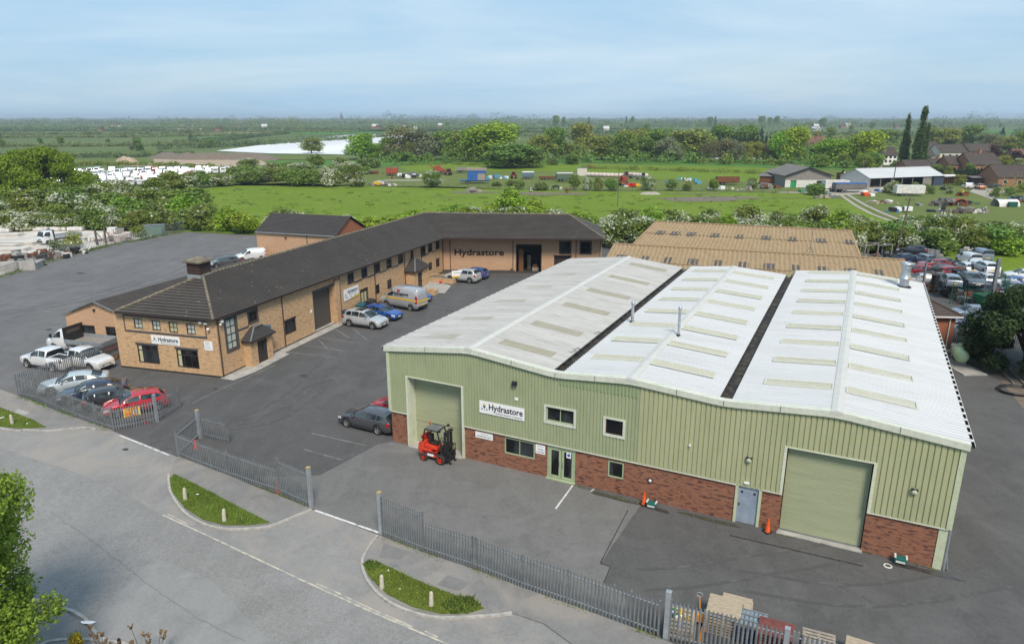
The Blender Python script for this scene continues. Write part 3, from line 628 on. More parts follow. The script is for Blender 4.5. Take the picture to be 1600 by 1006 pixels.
# other walls
b = MB(); wall_mesh(b, 35.1, 0, 6.5, prof=ribs(0, 35.1, .3, .04, .22))
o = b.build('side_wall', M['green_clad']); Wf.put(o); o.location = (S3, 0, 0); o.rotation_euler = (0, 0, math.pi/2)
b = MB(); b.box(S3-.02, S3+.02, -.02, .02, 0, .01)
b = MB(); wall_mesh(b, 31.6, 0, 2.2); o = b.build('side_wall', M['red_brick']); o.parent = wh; o.location = (0, 31.6, 0); o.rotation_euler = (0, 0, -math.pi/2)
b = MB(); wall_mesh(b, 31.6, 2.2, 6.5, prof=ribs(0, 31.6, .24, .032, .42), y=-.05); o = b.build('side_wall', M['green_clad_old']); o.parent = wh; o.location = (0, 31.6, 0); o.rotation_euler = (0, 0, -math.pi/2)
b = MB()
for (xa, xb, d) in ((0, 11.58, 31.6), (11.58, 20.83, 32.6), (20.83, S3, 35.1)):
    mid = {0: 5.96, 11.58: 15.9, 20.83: 26.0}[xa]
    b.poly([(xb, d, 0), (xa, d, 0), (xa, d, gable(xa)), (mid, d, gable(mid)), (xb, d, gable(xb))])
b.box(11.5, 11.58, 31.6, 32.6, 0, 6.6); b.box(20.78, 20.83, 32.6, 35.1, 0, 6.6)
b.build('rear_wall', M['green_clad'], wh)
# roof slopes in profiled sheet, the ribs running down the slope
def slope_sheet(name, xa, za, xb, zb_, y0, y1, period, hgt, mat, sine=False):
    b = MB(); y = y0; prev = None
    pr = [(0,0),(.25,.7),(.5,1),(.75,.7)] if sine else [(0,0),(.5,0),(.62,1),(.86,1)]
    n = int((y1-y0)/period); rows = []
    for k in range(n+1):
        for f, h in pr:
            yy = y0+(k+f)*period
            if yy <= y1: rows.append((yy, h*hgt))
    V = []; Fc = []
    nseg = 3
    for yy, h in rows:
        for j in range(nseg+1):
            t = j/nseg; V.append((xa+(xb-xa)*t, yy, za+(zb_-za)*t+h+.01))
    for i in range(len(rows)-1):
        for j in range(nseg):
            a = i*(nseg+1)+j
            Fc.append((a, a+1, a+nseg+2, a+nseg+1) if xb > xa else (a+nseg+1, a+nseg+2, a+1, a))
    b.mesh(V, Fc); return b.build(name, mat, wh)
gv = .27
def gz(x): return gable(x)
slope_sheet('roof', -.22, gz(0), 5.96, 7.29, -.18, 31.75, .2, .05, M['roof_old'], True); slope_sheet('roof', 5.96, 7.29, 11.58-gv, gz(11.58-gv), -.18, 31.75, .2, .05, M['roof_old'], True)
slope_sheet('roof', 11.58+gv+.05, gz(11.58+gv), 15.9, 7.04, -.18, 32.75, .333, .042, M['roof_white']); slope_sheet('roof', 15.9, 7.04, 20.83-gv-.04, gz(20.83-gv), -.18, 32.75, .333, .042, M['roof_white'])
slope_sheet('roof', 20.83+gv+.04, gz(20.83+gv), 26, 7.08, -.18, 35.3, .333, .042, M['roof_white']); slope_sheet('roof', 26, 7.08, S3+.22, gz(S3), -.18, 35.3, .333, .042, M['roof_white'])
rr_ = random.Random(5)
for x, z, d in ((5.96, 7.29, 31.8), (15.9, 7.04, 32.8), (26.0, 7.08, 35.35)):
    b = MB(); w = .27; y = -.24
    while y < d:
        y1 = min(d, y+2.4); dz = rr_.uniform(0, .008)
        sl = (z-gable(x-1))
        sr = (z-gable(x+1))
        b.poly([(x-w, y, z+.06-w*sl+dz), (x, y, z+.095+dz), (x, y1, z+.095+dz), (x-w, y1, z+.06-w*sl+dz)][::-1]); b.poly([(x, y, z+.095+dz), (x+w, y, z+.06-w*sr+dz), (x+w, y1, z+.06-w*sr+dz), (x, y1, z+.095+dz)][::-1])
        b.poly([(x-w, y, z+.06-w*sl+dz), (x-w, y1, z+.06-w*sl+dz), (x-w, y1, z-w*sl), (x-w, y, z-w*sl)]); b.poly([(x+w, y, z+.06-w*sr+dz), (x+w, y, z-w*sr), (x+w, y1, z-w*sr), (x+w, y1, z+.06-w*sr+dz)])
        b.poly([(x-w, y, z-.1), (x+w, y, z-.1), (x+w, y, z+.06-w*sr+dz), (x, y, z+.095+dz), (x-w, y, z+.06-w*sl+dz)])
        y = y1
    b.build('ridge_cap', M['ridge_cap'], wh)
# valley gutters between the bays and the eaves gutters
def gutter(x, y0, y1, z, w, lipL, lipR):
    b = MB(); b.box(x-w, x+w, y0, y1, z-.20, z-.14); b.box(x-w, x-w+.03, y0, y1, z-.14, z+lipL); b.box(x+w-.03, x+w, y0, y1, z-.14, z+lipR)
    rr = random.Random(int(x*7)); V = []
    # uneven silt and moss lying in the trough
    y = y0
    while y < y1:
        q = rr.uniform(.2, .9); b.box(x-w+.03, x+w-.03, y, min(y1, y+q), z-.139, z-.139+rr.uniform(.005, .05)); y += q
    return b.build('valley_gutter', M['gutter'], wh)
gutter(11.6, -.1, 32.0, 6.66, .30, .045, .05); gutter(20.83, -.1, 33.2, 6.66, .30, .045, .05)
# ragged sheet ends overhanging the first valley, with dark closers
b = MB(); y = .4
while y < 31:
    b.box(11.32, 11.40, y, y+.5, 6.66, 6.735); y += 1.0
b.build('sheet_closer', M['black'], wh)
for x, s, d in ((-.22, -1, 31.7), (S3+.22, 1, 35.2)):
    b = MB(); xa, xb = sorted((x+s*.02, x+s*.16)); b.box(xa, xb, -.15, d, 6.40, 6.44); b.box(xb-.015 if s > 0 else xa, xb if s > 0 else xa+.015, -.15, d, 6.44, 6.54); b.box(xa, xa+.015, -.15, d, 6.441, 6.51)
    gt_ = b.build('eaves_gutter', M['gutter'], wh); b = MB(); y = .3
    while y < d:
        b.box(xa-.02, xb+.012, y, y+.22, 6.53, 6.565); y += .85
    b.box(xb-.01 if s > 0 else xa-.012, xb+.012 if s > 0 else xa+.01, -.16, d, 6.5, 6.56)
    b.build('bracket', M['white_dirty'], gt_)
# rooflights
def rooflight(xa, xb, yc, w, mat, frame):
    za, zb_ = gable(xa), gable(xb); b = MB(); n = 7
    for k in range(n):
        ya = yc-w/2+w*k/n; yb = yc-w/2+w*(k+1)/n; h = .066 if k % 2 else .056
        b.poly([(xa, ya, za+h), (xb, ya, zb_+h), (xb, yb, zb_+h), (xa, yb, za+h)])
        b.poly([(xa, ya, za+.01), (xb, ya, zb_+.01), (xb, ya, zb_+h), (xa, ya, za+h)])
    o = b.build('rooflight', mat, wh)
    if frame:
        f = MB()
        for yy in (yc-w/2-.03, yc+w/2+.03): f.bar((xa, yy, za+.09), (xb, yy, zb_+.09), .05, .05)
        for xx, zz in ((xa, za), (xb, zb_)): f.bar((xx, yc-w/2-.05, zz+.09), (xx, yc+w/2+.05, zz+.09), .06, .05)
        f.build('frame', M['flashing'], o)
for y in (2.35, 7.0, 12.5, 17.6, 23.1, 29.1): rooflight(1.42, 3.7, y, 1.05, M['rooflight_old'], False); rooflight(6.95, 10.42, y-.1, 1.05, M['rooflight_old'], False)
for y in (3.15, 7.05, 10.8, 14.7, 18.6, 22.4, 26.3, 30.2): rooflight(12.6, 15.55, y, .78, M['rooflight'], True); rooflight(16.22, 19.7, y-.1, .78, M['rooflight'], True)
for y in (3.2, 7.25, 11.15, 14.95, 18.8, 22.6, 26.4, 30.3, 34.1): rooflight(22.35, 25.65, y, .78, M['rooflight'], True); rooflight(26.32, 29.5, y-.1, .78, M['rooflight'], True)
# flues
for x, y, r, h, big in ((12.51, 11.34, .10, 1.5, 0), (16.33, 8.78, .085, 1.95, 0), (29.91, 32.0, .36, 2.1, 1)):
    z = gable(x); b = MB(); b.lathe((x, y, z), [(r*1.7, .02), (r*1.4, .12), (r, .16)], 14, 1)
    b.lathe((x, y, z), [(r, .1), (r, h*.35), (r*1.04, h*.35+.01), (r*1.04, h*.38), (r, h*.385), (r, h*.8), (r*1.04, h*.81), (r*1.04, h*.83), (r, h*.84), (r, h*.88)] + ([(r*1.25, h*.9), (r*1.28, h*.98), (r*1.0, h*1.02), (r*.8, h*1.02), (r*.7, h*.9)] if big else [(r*1.2, h*.9), (r*1.45, h*.93), (r*1.45, h*.97), (r*.9, h*1.01), (0.001, h*1.02)]), 16, 0)
    b.build('flue', [M['galv_bright'], M['black']], wh, True)
# small brackets on the first slope
b = MB()
for y in (3.4, 4.0, 7.8): b.cyl((10.9, y, gable(10.9)+.05), (11.4, y+.35, gable(11.3)+.1), .02, 5); b.cyl((11.1, y-.15, gable(11.1)+.05), (11.2, y+.45, gable(11.2)+.1), .02, 5)
b.build('roof_bracket', M['galv'], wh)
# roller doors
def shutter(F, x0, x1, z0, z1, y, mat, name='roller_door', lath=.09):
    b = MB(); n = int((z1-z0)/lath)
    for k in range(n):
        za = z0+(z1-z0)*k/n; zb_ = z0+(z1-z0)*(k+1)/n
        b.poly([(x0, y, za), (x1, y, za), (x1, y-.006, (za+zb_)/2), (x0, y-.006, (za+zb_)/2)]); b.poly([(x0, y-.006, (za+zb_)/2), (x1, y-.006, (za+zb_)/2), (x1, y, zb_), (x0, y, zb_)])
    o = b.build(name, mat); return F.put(o)
d1 = shutter(Wf, LD[0]+.02, LD[1]-.02, .05, 4.75, .72, M['green_door']); d2 = shutter(Wf, RD[0]+.04, RD[1]-.04, .08, 4.78, .24, M['green_door'])
b = MB(); b.box(LD[0], LD[1], .69, .715, 1.55, 1.62); b.box(LD[0], LD[1], .69, .715, 4.0, 4.03); b.build('rail', M['green_door'], d1)
b = MB(); b.box(RD[0], RD[1], .14, .22, 0, .10); b.build('bottom_bar', M['galv'], d2)
for (x0, x1, z1, rv) in ((LD[0], LD[1], LD[3], .76), (RD[0], RD[1], RD[3], .3)):
    b = MB(); b.box(x0-.14, x0, -.13, -.0, 2.15 if rv < .5 else 0, z1+.06); b.box(x1, x1+.14, -.13, 0, 2.15 if rv < .5 else 0, z1+.06); b.box(x0, x1, -.13, 0, z1, z1+.06)
    if rv > .5: b.box(x0-.01, x0+.012, 0, rv, 0, z1); b.box(x1-.012, x1+.01, 0, rv, 0, z1); b.box(x0+.013, x1-.013, 0, rv, z1-.012, z1+.01)
    Wf.put(b.build('door_surround', M['jamb']))
for bx in ((LD[0], LD[1], -.3, .7, .005, .05), (RD[0]-.05, RD[1]+.05, -.22, .22, .005, .055)): b = MB(); b.box(*bx); Wf.put(b.build('threshold', M['concrete']))
# personnel door, glazed entrance, windows
b = MB(); b.box(PD[0]-.11, PD[0]+.03, -.07, .06, 0, PD[3]+.09); b.box(PD[1]-.03, PD[1]+.11, -.07, .06, 0, PD[3]+.09); b.box(PD[0]+.03, PD[1]-.03, -.07, .06, PD[3]-.03, PD[3]+.09)
df = Wf.put(b.build('door_frame', M['pale_green_trim'])); b = MB(); b.box(PD[0]+.03, PD[1]-.03, .02, .055, .02, PD[3]-.03, 0); b.box(PD[0]+.16, PD[0]+.28, .008, .018, 1.74, 1.85, 1); b.box(PD[1]-.30, PD[1]-.18, .008, .018, 1.74, 1.85, 1); b.box(PD[0]+.10, PD[0]+.16, -.01, .018, 1.0, 1.14, 1)
b.build('door', [M['steel_door'], M['black']], df)
GF = M['green_door']; gf = corr_mat('sage_window_frame', (.36,.43,.27), (.32,.39,.24), (.2,.25,.15), .4)
for x0, x1 in ((DD[0]+.08, (DD[0]+DD[1])/2-.02), ((DD[0]+DD[1])/2+.02, DD[1]-.08)):
    o = window(Wf, x0, x1, .08, 1.98, gf, M['glass'], 1, 1, .14, .07, 'glazed_door')
    h = MB(); xx = x1-.10 if x0 < 11.5 else x0+.10; h.cyl((xx, -.02, .8), (xx, -.02, 1.25), .018, 6); h.build('handle', M['silver'], o)
b = MB(); b.box(DD[0], DD[0]+.07, -.01, .1, 0, 2.08); b.box(DD[1]-.07, DD[1], -.01, .1, 0, 2.08); b.box(DD[0]+.07, DD[1]-.07, -.01, .1, 1.99, 2.08); b.box(DD[0]-.05, DD[1]+.05, -.18, .1, .005, .05); Wf.put(b.build('door_frame', gf))
window(Wf, 8.25, 10.24, .95, 2.01, gf, M['glass'], 2, 1, .07, .06); window(Wf, 14.79, 15.70, .95, 1.95, gf, M['glass'], 1, 1, .07, .06)
window(Wf, 10.98, 12.70, 3.65, 4.55, gf, M['glass'], 2, 1, .07, .02); window(Wf, 14.58, 15.58, 3.60, 4.50, M['dark_trim'], M['glass'], 1, 1, .05, .02)
for x0, x1, z0, z1 in ((10.98, 12.7, 3.65, 4.55), (14.58, 15.58, 3.60, 4.50)):
    b = MB(); s = .14; b.box(x0-s, x1+s, -.13, .02, z1, z1+s*.7); b.box(x0-s, x1+s, -.13, .02, z0-s, z0); b.box(x0-s, x0, -.13, .02, z0, z1); b.box(x1, x1+s, -.13, .02, z0, z1)
    Wf.put(b.build('window_surround', M['flashing']))
# fittings on the front wall
b = MB(); b.box(8.86, 9.14, -.30, -.12, 5.52, 5.76); b.box(8.96, 9.04, -.12, 0, 5.6, 5.68); Wf.put(b.build('floodlight', M['black']))
b = MB(); b.box(8.98, 9.2, -.13, -.09, 4.58, 4.74); Wf.put(b.build('alarm_box', M['white']))
for x, z in ((22.28, 3.75), (29.68, 3.80)):
    b = MB(); b.lathe((x, -.10, z-.02), [(.001, -.16), (.11, -.15), (.15, -.10), (.155, 0)], 14, 0, 'Y'); b.box(x-.14, x+.14, -.24, -.10, z+.02, z+.13, 1)
    Wf.put(b.build('wall_light', [M['pale_green_trim'], M['black']], None, True))
b = MB(); b.lathe((17.24, 0, 1.28), [(.001, -.13), (.06, -.12), (.09, -.07), (.10, 0)], 14, 0, 'Y'); b.lathe((17.24, 0, 1.28), [(.1, -.05), (.14, -.04), (.14, 0)], 14, 1, 'Y'); Wf.put(b.build('wall_light', [M['lamp_glass'], M['black']], None, True))
b = MB(); b.box(22.15, 22.42, -.16, -.09, 2.36, 2.46); Wf.put(b.build('door_light', M['white']))
b = MB(); b.box(19.22, 19.32, -.2, -.09, 3.84, 3.94); b.box(19.24, 19.30, -.12, -.09, 3.78, 3.84); Wf.put(b.build('sensor', M['white_dirty']))
b = MB(); b.cyl((S3+.12, -.02, 0), (S3+.10, -.02, 2.2), .05, 8); b.bar((S3+.30, .0, 0), (S3+.12, .0, 1.1), .08, .03); Wf.put(b.build('downpipe', M['galv_bright']))
# signs on the warehouse
def text_sign(name, label, F, x, z, w, h, lines, out=.14, logo=True, mats=None):
    """lines: (string, size, x, z, width or None)"""
    t = thing(name, label, 'sign', F.W(x, out, z), F.a)
    b = MB(); b.box(0, w, 0, .03, 0, h, 0); board = b.build('board', [M['white'], M['galv']], t)
    if logo:
        e = MB(); emblem(e, .10, h*.26, h*.62 if h < 1 else .5, -.004); e.build('emblem', [M['white'], YL, NV, GY], board)
    for s, size, lx, lz, wd, mt in lines:
        o = text(s, size, mt, board, width=wd, depth=.002, bold=.013 if size > .2 else 0); o.location = (lx, -.004, lz)
    return t
NT_ = M['navy_text']
text_sign('sign', 'white board with large dark lettering and triangle emblem on the green warehouse front', Wf, 6.62, 3.36, 3.0, .78, [('Hydrastore', .55, .62, .28, 2.25, NT_), ('Hydraulic Systems & Components', .15, 1.1, .09, 1.75, NT_)])
text_sign('sign', 'small white goods notice on the brick beside the forklift', Wf, 6.25, 1.60, 1.2, .40, [('Hydrastore', .10, .36, .26, .5, GY), ('GOODS IN / OUT', .15, .12, .08, .98, NT_)], out=.03, logo=False)
text_sign('sign', 'small white notice on the brick left of the glazed double doors', Wf, 10.31, 1.42, .61, .58, [('Hydrastore', .08, .13, .46, .36, GY), ('TRADE', .12, .14, .25, .36, NT_), ('COUNTER', .12, .07, .08, .48, NT_)], out=.03, logo=False)
t = thing('sticker', 'small blue and white notice on the right leaf of the glazed doors', 'sticker', Wf.W(12.28, .0, 1.55), Wf.a)
b = MB(); b.box(0, .28, -.04, -.03, 0, .34, 0); b.build('sheet', M['white'], t); b = MB(); b.lathe((.14, -.041, .18), [(.001, 0), (.10, 0)], 16, 0, 'Y'); b.build('symbol', flat('notice_blue', (.03,.12,.5)), t)

# ---------------------------------------------------------------- the buff brick office and workshop building
A_ = Vector((-23.77, 54.23)); B_ = Vector((-33.41, 56.85)); E_ = Vector((-9.45, 95.3)); HA = math.atan2(E_.y-A_.y, E_.x-A_.x)
ux = Vector((math.cos(HA), math.sin(HA))); uy = Vector((-ux.y, ux.x)); r2 = Vector((math.cos(R(-2.7)), math.sin(R(-2.7)))); r2n = Vector((-r2.y, r2.x))
F2_ = E_+r2*21.6
br = thing('office_building', 'long buff brick office building with dark tiled hipped roofs meeting at an angle', 'office building', (A_.x, A_.y, 0), 0)
ZE = 5.05; ZR = 7.6
def V3(p, z): return Vector((p.x, p.y, z))
eA = G(333, 500, ZE); eB = G(178, 487, ZE); eE = G(693, 372, ZE); eF = G(946, 374, ZE)
K = G(317, 430, 7.55); J = G(663, 333, ZR); Q = G(889, 335.5, ZR)
# back eaves: mirror of the front ones across the ridge
def off(p, d, n, dist): return p+n*dist
bE_main_dir = (eE-eA).normalized(); w1 = (eB-eA).length
backB = eB; mdir = Vector((bE_main_dir.x, bE_main_dir.y)); n_m = Vector((-mdir.y, mdir.x))
rdir = Vector((eF.x-eE.x, eF.y-eE.y)).normalized(); n_r = Vector((-rdir.y, rdir.x)); wr = 10.9
# outer corner = intersection of both back eave lines
p1 = Vector((eB.x, eB.y)); p2 = Vector((eE.x, eE.y))+n_r*wr
den = mdir.x*rdir.y-mdir.y*rdir.x; tt = ((p2.x-p1.x)*rdir.y-(p2.y-p1.y)*rdir.x)/den
Cn = p1+mdir*tt; Cn3 = V3(Cn, ZE); bF = V3(Vector((eF.x, eF.y))+n_r*wr, ZE)
def loc(v): return Vector((v.x-A_.x, v.y-A_.y, v.z))
b = MB()
for q in ((eB, eA, K, K), (eA, eE, K, J), (eE, eF, J, Q), (eF, bF, Q, Q), (bF, Cn3, Q, J), (Cn3, eB, J, K)): tiled_slope(b, loc(q[0]), loc(q[1]), loc(q[2]), loc(q[3]), .33, .085, 0)
roof = b.build('roof', [M['dark_tile']], br)
b = MB()
for a, c in ((eA, K), (eB, K), (K, J), (J, Q), (Q, eF), (Q, bF), (J, Cn3)):
    a_, c_ = loc(a), loc(c); n = int((c_-a_).length/.45)
    for k in range(n): b.cyl(lerp(a_, c_, k/n)+Vector((0,0,.03+.012*(k % 2))), lerp(a_, c_, (k+1)/n)+Vector((0,0,.03+.012*(k % 2))), .125, 8)
b.build('ridge_tiles', M['ridge_tile'], roof, True)
b = MB(); b.bar(loc(J)-Vector((0,0,-.0)), loc(eE)+Vector((0,0,.06)), .16, .05); b.build('valley_strip', M['dark_trim'], roof)
# chimney-like louvred turret on the hip
cx, cy = -26.85, 59.35; cc = Vector((cx-A_.x, cy-A_.y, 0)); b = MB(); s = .70
def obox(b, c, sx, sy, z0, z1, m, rot=HA):
    co, si = math.cos(rot), math.sin(rot); P = [(c.x+co*x-si*y, c.y+si*x+co*y) for x, y in ((-sx,-sy),(sx,-sy),(sx,sy),(-sx,sy))]
    b.mesh([(p[0], p[1], z0) for p in P]+[(p[0], p[1], z1) for p in P], [(3,2,1,0),(4,5,6,7),(0,1,5,4),(1,2,6,5),(2,3,7,6),(3,0,4,7)], m)
obox(b, cc, s, s, 6.9, 7.62, 1)
for k in range(8): obox(b, cc, s-.04+(k % 2)*.03, s-.04+(k % 2)*.03, 7.62+k*.13, 7.62+(k+1)*.13-.01, 0)
obox(b, cc, s+.22, s+.22, 8.66, 8.80, 2)
co, si = math.cos(HA), math.sin(HA); q = s+.2; P = [Vector((cc.x+co*x-si*y, cc.y+si*x+co*y, 8.80)) for x, y in ((-q,-q),(q,-q),(q,q),(-q,q))]; ap = Vector((cc.x, cc.y, 9.12))
for i in range(4): b.poly([P[i], P[(i+1) % 4], ap], 2)
b.build('turret', [flat('turret_brown', (.06,.035,.03), .8), M['galv_bright'], M['ridge_tile']], roof)
# walls
FA = Frame(br, A_, E_); FB = Frame(br, B_, A_); FE = Frame(br, E_, F2_)
gwins = [(8.55, 10.2, 1.10, 2.40)]
up_w = [(19.6, 20.6, 3.58, 4.56), (22.4, 23.4, 3.58, 4.6), (25.3, 26.2, 3.55, 4.58), (27.95, 28.95, 3.58, 4.55), (30.8, 31.8, 3.58, 4.55), (33.95, 34.75, 3.62, 4.62), (36.95, 38.0, 3.38, 4.62), (39.05, 40.05, 3.55, 4.6), (41.35, 42.3, 3.55, 4.6)]
lo_w = [(25.15, 26.0, 1.08, 2.2), (27.85, 28.85, 1.1, 2.18), (38.85, 39.95, 1.08, 2.1), (41.2, 42.3, 1.06, 2.24)]
hA = [(1.05, 2.25, 1.98, 4.60), (3.85, 5.0, 3.55, 4.5)] + gwins + [(13.15, 16.8, 0, 4.05, .6), (21.9, 23.3, 0, 2.3)] + up_w + lo_w + [(33.3, 34.6, 0, 2.1)]
b = MB(); wall_mesh(b, FA.L, 0, 4.95, hA, reveal=.16); FA.put(b.build('wall', M['buff_brick']))
hB = [(2.0, 2.85, 3.60, 4.5), (3.8, 4.62, 3.57, 4.48), (5.45, 6.28, 3.52, 4.45), (7.15, 7.98, 3.5, 4.42), (1.95, 4.05, .60, 2.22), (5.83, 7.93, .55, 2.15)]
b = MB(); wall_mesh(b, FB.L, 0, 4.95, hB, reveal=.16); FB.put(b.build('wall', M['buff_brick']))
hE = [(10.1, 13.4, 0, 3.75, .5), (15.2, 17.5, 0, 2.35, .3), (15.98, 17.4, 2.62, 4.35), (18.74, 20.15, 2.62, 4.35)]
b = MB(); wall_mesh(b, FE.L, 0, 4.95, hE, reveal=.16); FE.put(b.build('wall', M['pink_brick']))
backs = [B_, B_+mdir*((Cn-p1).length-.6), F2_+n_r*10.2, F2_]
# rear and end walls
cB = Vector((Cn.x, Cn.y))-mdir*.5-n_r*.5
for pA_, pB_ in ((cB, B_), (F2_+n_r*10.2, cB), (F2_, F2_+n_r*10.2)):
    Fx = Frame(br, pA_, pB_); b = MB(); wall_mesh(b, Fx.L, 0, 4.95); Fx.put(b.build('wall', M['pink_brick']))
# soffits, fascia and gutters
b = MB()
for a, c, i, j in ((eA, eE, A_, E_), (eB, eA, B_, A_), (eE, eF, E_, F2_), (eF, bF, F2_, F2_+n_r*10.2), (bF, Cn3, F2_+n_r*10.2, cB), (Cn3, eB, cB, B_)):
    a_, c_ = loc(a), loc(c); i_, j_ = loc(V3(i, 4.93)), loc(V3(j, 4.93))
    b.poly([a_-Vector((0,0,.10)), c_-Vector((0,0,.10)), j_, i_]); b.bar(a_-Vector((0,0,.05)), c_-Vector((0,0,.05)), .12, .13)
b.build('gutter', M['dark_trim'], br)
for F, x in ((FA, .12), (FA, 8.35), (FA, 17.85), (FA, 25.0), (FA, 32.2), (FA, 36.75), (FA, 43.3), (FE, 1.0), (FE, 9.6), (FE, 18.15), (FE, 21.4)):
    b = MB(); p0 = loc(F.W(x, .08, 0)); p1_ = loc(F.W(x, .08, 4.8)); b.cyl(p0, p1_, .045, 6); b.cyl(p1_, loc(F.W(x, .38, 4.95)), .045, 6); b.build('downpipe', M['dark_trim'], br)
b = MB()
for F, x0, x1 in ((FA, 0, 43), (FB, 0, FB.L), (FE, 0, 10), (FE, 13.5, 21.6)):
    a_, c_ = loc(F.W(x0, .02, .06)), loc(F.W(x1, .02, .06)); b.bar(a_, c_, .04, .12)
b.build('plinth', M['black'], br)
# windows of the near block
DT = M['dark_trim']; SB = M['slate_band']
for i, h in enumerate(hB[:4]): window(FB, h[0], h[1], h[2], h[3], DT, M['curtain'] if i == 2 else M['blind_pale'], 2, 2, .08, .06, mw=.035)
for h in hB[4:]:
    o = window(FB, h[0], h[1], h[2], h[3], DT, M['glass'], 3, 1, .10, .06); q = MB(); q.box(h[0]+.1, h[1]-.1, .03, .06, h[3]-.55, h[3]-.48); q.box(h[0]-.08, h[1]+.08, -.05, -.001, h[3], h[3]+.16, 1); q.build('transom', [DT, SB], o)
    q = MB(); q.box(h[0]+.12, h[0]+.42, .045, .055, h[2]+.1, h[3]-.1); q.build('blind', M['curtain'], o)
window(FA, 1.05, 2.25, 1.98, 4.60, DT, M['blind_pale'], 2, 4, .09, .06, sur=SB, sw=.18, mw=.045)
window(FA, 3.85, 5.0, 3.55, 4.5, DT, M['glass'], 2, 2, .08, .06, sur=SB, sw=.12)
window(FA, 8.55, 10.2, 1.10, 2.40, DT, M['glass'], 3, 1, .1, .06); q = MB(); q.box(8.45, 10.3, -.04, -.001, 2.4, 2.54); FA.put(q.build('lintel', DT))
for i, h in enumerate(up_w): window(FA, h[0], h[1], h[2], h[3], DT, M['glass'], 2, 2, .08, .06, sur=SB if i in (0, 1, 2, 3, 4, 6, 7, 8) else None, sw=.10)
for h in lo_w: window(FA, h[0], h[1], h[2], h[3], DT, M['glass'], 2, 2, .08, .06); q = None
b = MB()
for F, x0, x1, za, zb_ in ((FB, 1.0, 9.05, 3.27, 3.42), (FB, 1.0, 9.05, 4.62, 4.78), (FA, 2.45, 3.72, 3.28, 3.42), (FA, 2.45, 5.1, 4.66, 4.8), (FA, 20.72, 22.28, 3.40, 3.55), (FA, 23.52, 25.18, 3.40, 3.55), (FA, 26.32, 27.83, 3.38, 3.5), (FA, 29.07, 30.68, 3.38, 3.5), (FA, 19.5, 26.3, 4.70, 4.82), (FA, 26.3, 31.9, 4.70, 4.82), (FA, 36.85, 42.4, 4.73, 4.83), (FA, 38.1, 38.93, 3.32, 3.43), (FA, 40.17, 41.23, 3.32, 3.43)):
    b = MB(); a_ = loc(F.W(x0, .02, (za+zb_)/2)); c_ = loc(F.W(x1, .02, (za+zb_)/2)); b.bar(a_, c_, .045, zb_-za); b.build('timber_band', SB, br)
for F, x, z0, z1 in ((FB, 1.05, 3.42, 4.62), (FB, 9.0, 3.42, 4.62)):
    b = MB(); b.bar(loc(F.W(x, .02, z0)), loc(F.W(x, .02, z1)), .12, .045); b.build('timber_band', SB, br)
d3 = shutter(FA, 13.18, 16.77, 0, 4.05, .55, M['shutter_brown']); q = MB(); q.box(13.1, 16.9, -.04, -.001, 4.05, 4.25); FA.put(q.build('lintel', SB))
q = MB(); q.box(12.9, 17.1, -.55, .55, .004, .05); FA.put(q.build('threshold', M['concrete']))
q = MB(); q.box(16.85, 17.6, -.22, -.001, 0, 4.55); FA.put(q.build('brick_pier', M['buff_brick']))
q = MB(); q.box(21.9, 23.3, .05, .11, .05, 2.3); do = FA.put(q.build('door', M['dark_trim'])); q = MB(); q.box(22.1, 22.5, .035, .048, .9, 2.0); q.box(22.7, 23.1, .035, .048, .9, 2.0); q.build('pane', M['curtain'], do)
q = MB(); q.box(21.8, 21.9, -.04, .1, 0, 2.4); q.box(23.3, 23.4, -.04, .1, 0, 2.4); q.box(21.9, 23.3, -.04, .1, 2.3, 2.4); FA.put(q.build('door_frame', DT))
# porches
def porch(F, x0, x1, out, zw, zr, dx0, dx1, ridge, side=None, dh=2.05):
    p0 = F.W(x0, out); p1_ = F.W(x1, out)
    for a, c, hh in ((F.W(x0, 0), F.W(x0, out), []), (F.W(x0, out), F.W(x1, out), [(dx0, dx1, 0, dh, .2)]), (F.W(x1, out), F.W(x1, 0), [])):
        Fx = Frame(br, a, c); b = MB(); wall_mesh(b, Fx.L, 0, zw, hh); Fx.put(b.build('porch_wall', M['buff_brick']))
    Fx = Frame(br, p0, p1_); q = MB(); q.box(dx0, dx1, .12, .18, .02, dh); d = Fx.put(q.build('porch_door', DT))
    q = MB(); q.box((dx0+dx1)/2+.05, dx1-.15, .10, .118, .3, dh-.2); q.build('pane', M['glass'], d)
    o = .28; q = MB(); L0 = Vector((x0-o, -out-o, zw)); R0 = Vector((x1+o, -out-o, zw)); Lb = Vector((x0-o, 0, zw)); Rb = Vector((x1+o, 0, zw))
    ra, rb = Vector((ridge[0], -ridge[2], zr)), Vector((ridge[1], -ridge[2], zr)); rla, rrb = Vector((ridge[0], 0, zr+.02)), Vector((ridge[1], 0, zr+.02))
    tiled_slope(q, L0, R0, ra, rb, .22, .03); tiled_slope(q, Lb, L0, rla, ra, .22, .03); tiled_slope(q, R0, Rb, rb, rrb, .22, .03); q.poly([ra, rb, rrb, rla]); q.box(x0-o+.02, x1+o-.02, -out-o+.02, 0, zw-.12, zw, 1)
    r = F.put(q.build('porch_roof', [M['plain_tile'], DT])); q = MB(); q.bar(ra+Vector((0,.0,.05)), rb+Vector((0,0,.05)), .3, .05); q.bar(lerp(ra, L0, .0)+Vector((0,0,.05)), lerp(ra, L0, 1)+Vector((0,0,.06)), .12, .04); q.build('lead_flashing', M['galv'], r)
porch(FA, 2.87, 5.69, .75, 2.35, 3.2, .85, 2.2, (4.0, 5.0, .35)); porch(FA, 32.3, 36.1, 1.25, 2.4, 3.6, 1.0, 2.3, (33.9, 34.5, .62))
q = MB(); q.box(5.75, 6.0, -.5, -.001, 0, 2.9); FA.put(q.build('pipe_casing', flat('blue_grey_casing', (.10,.16,.21), .6)))
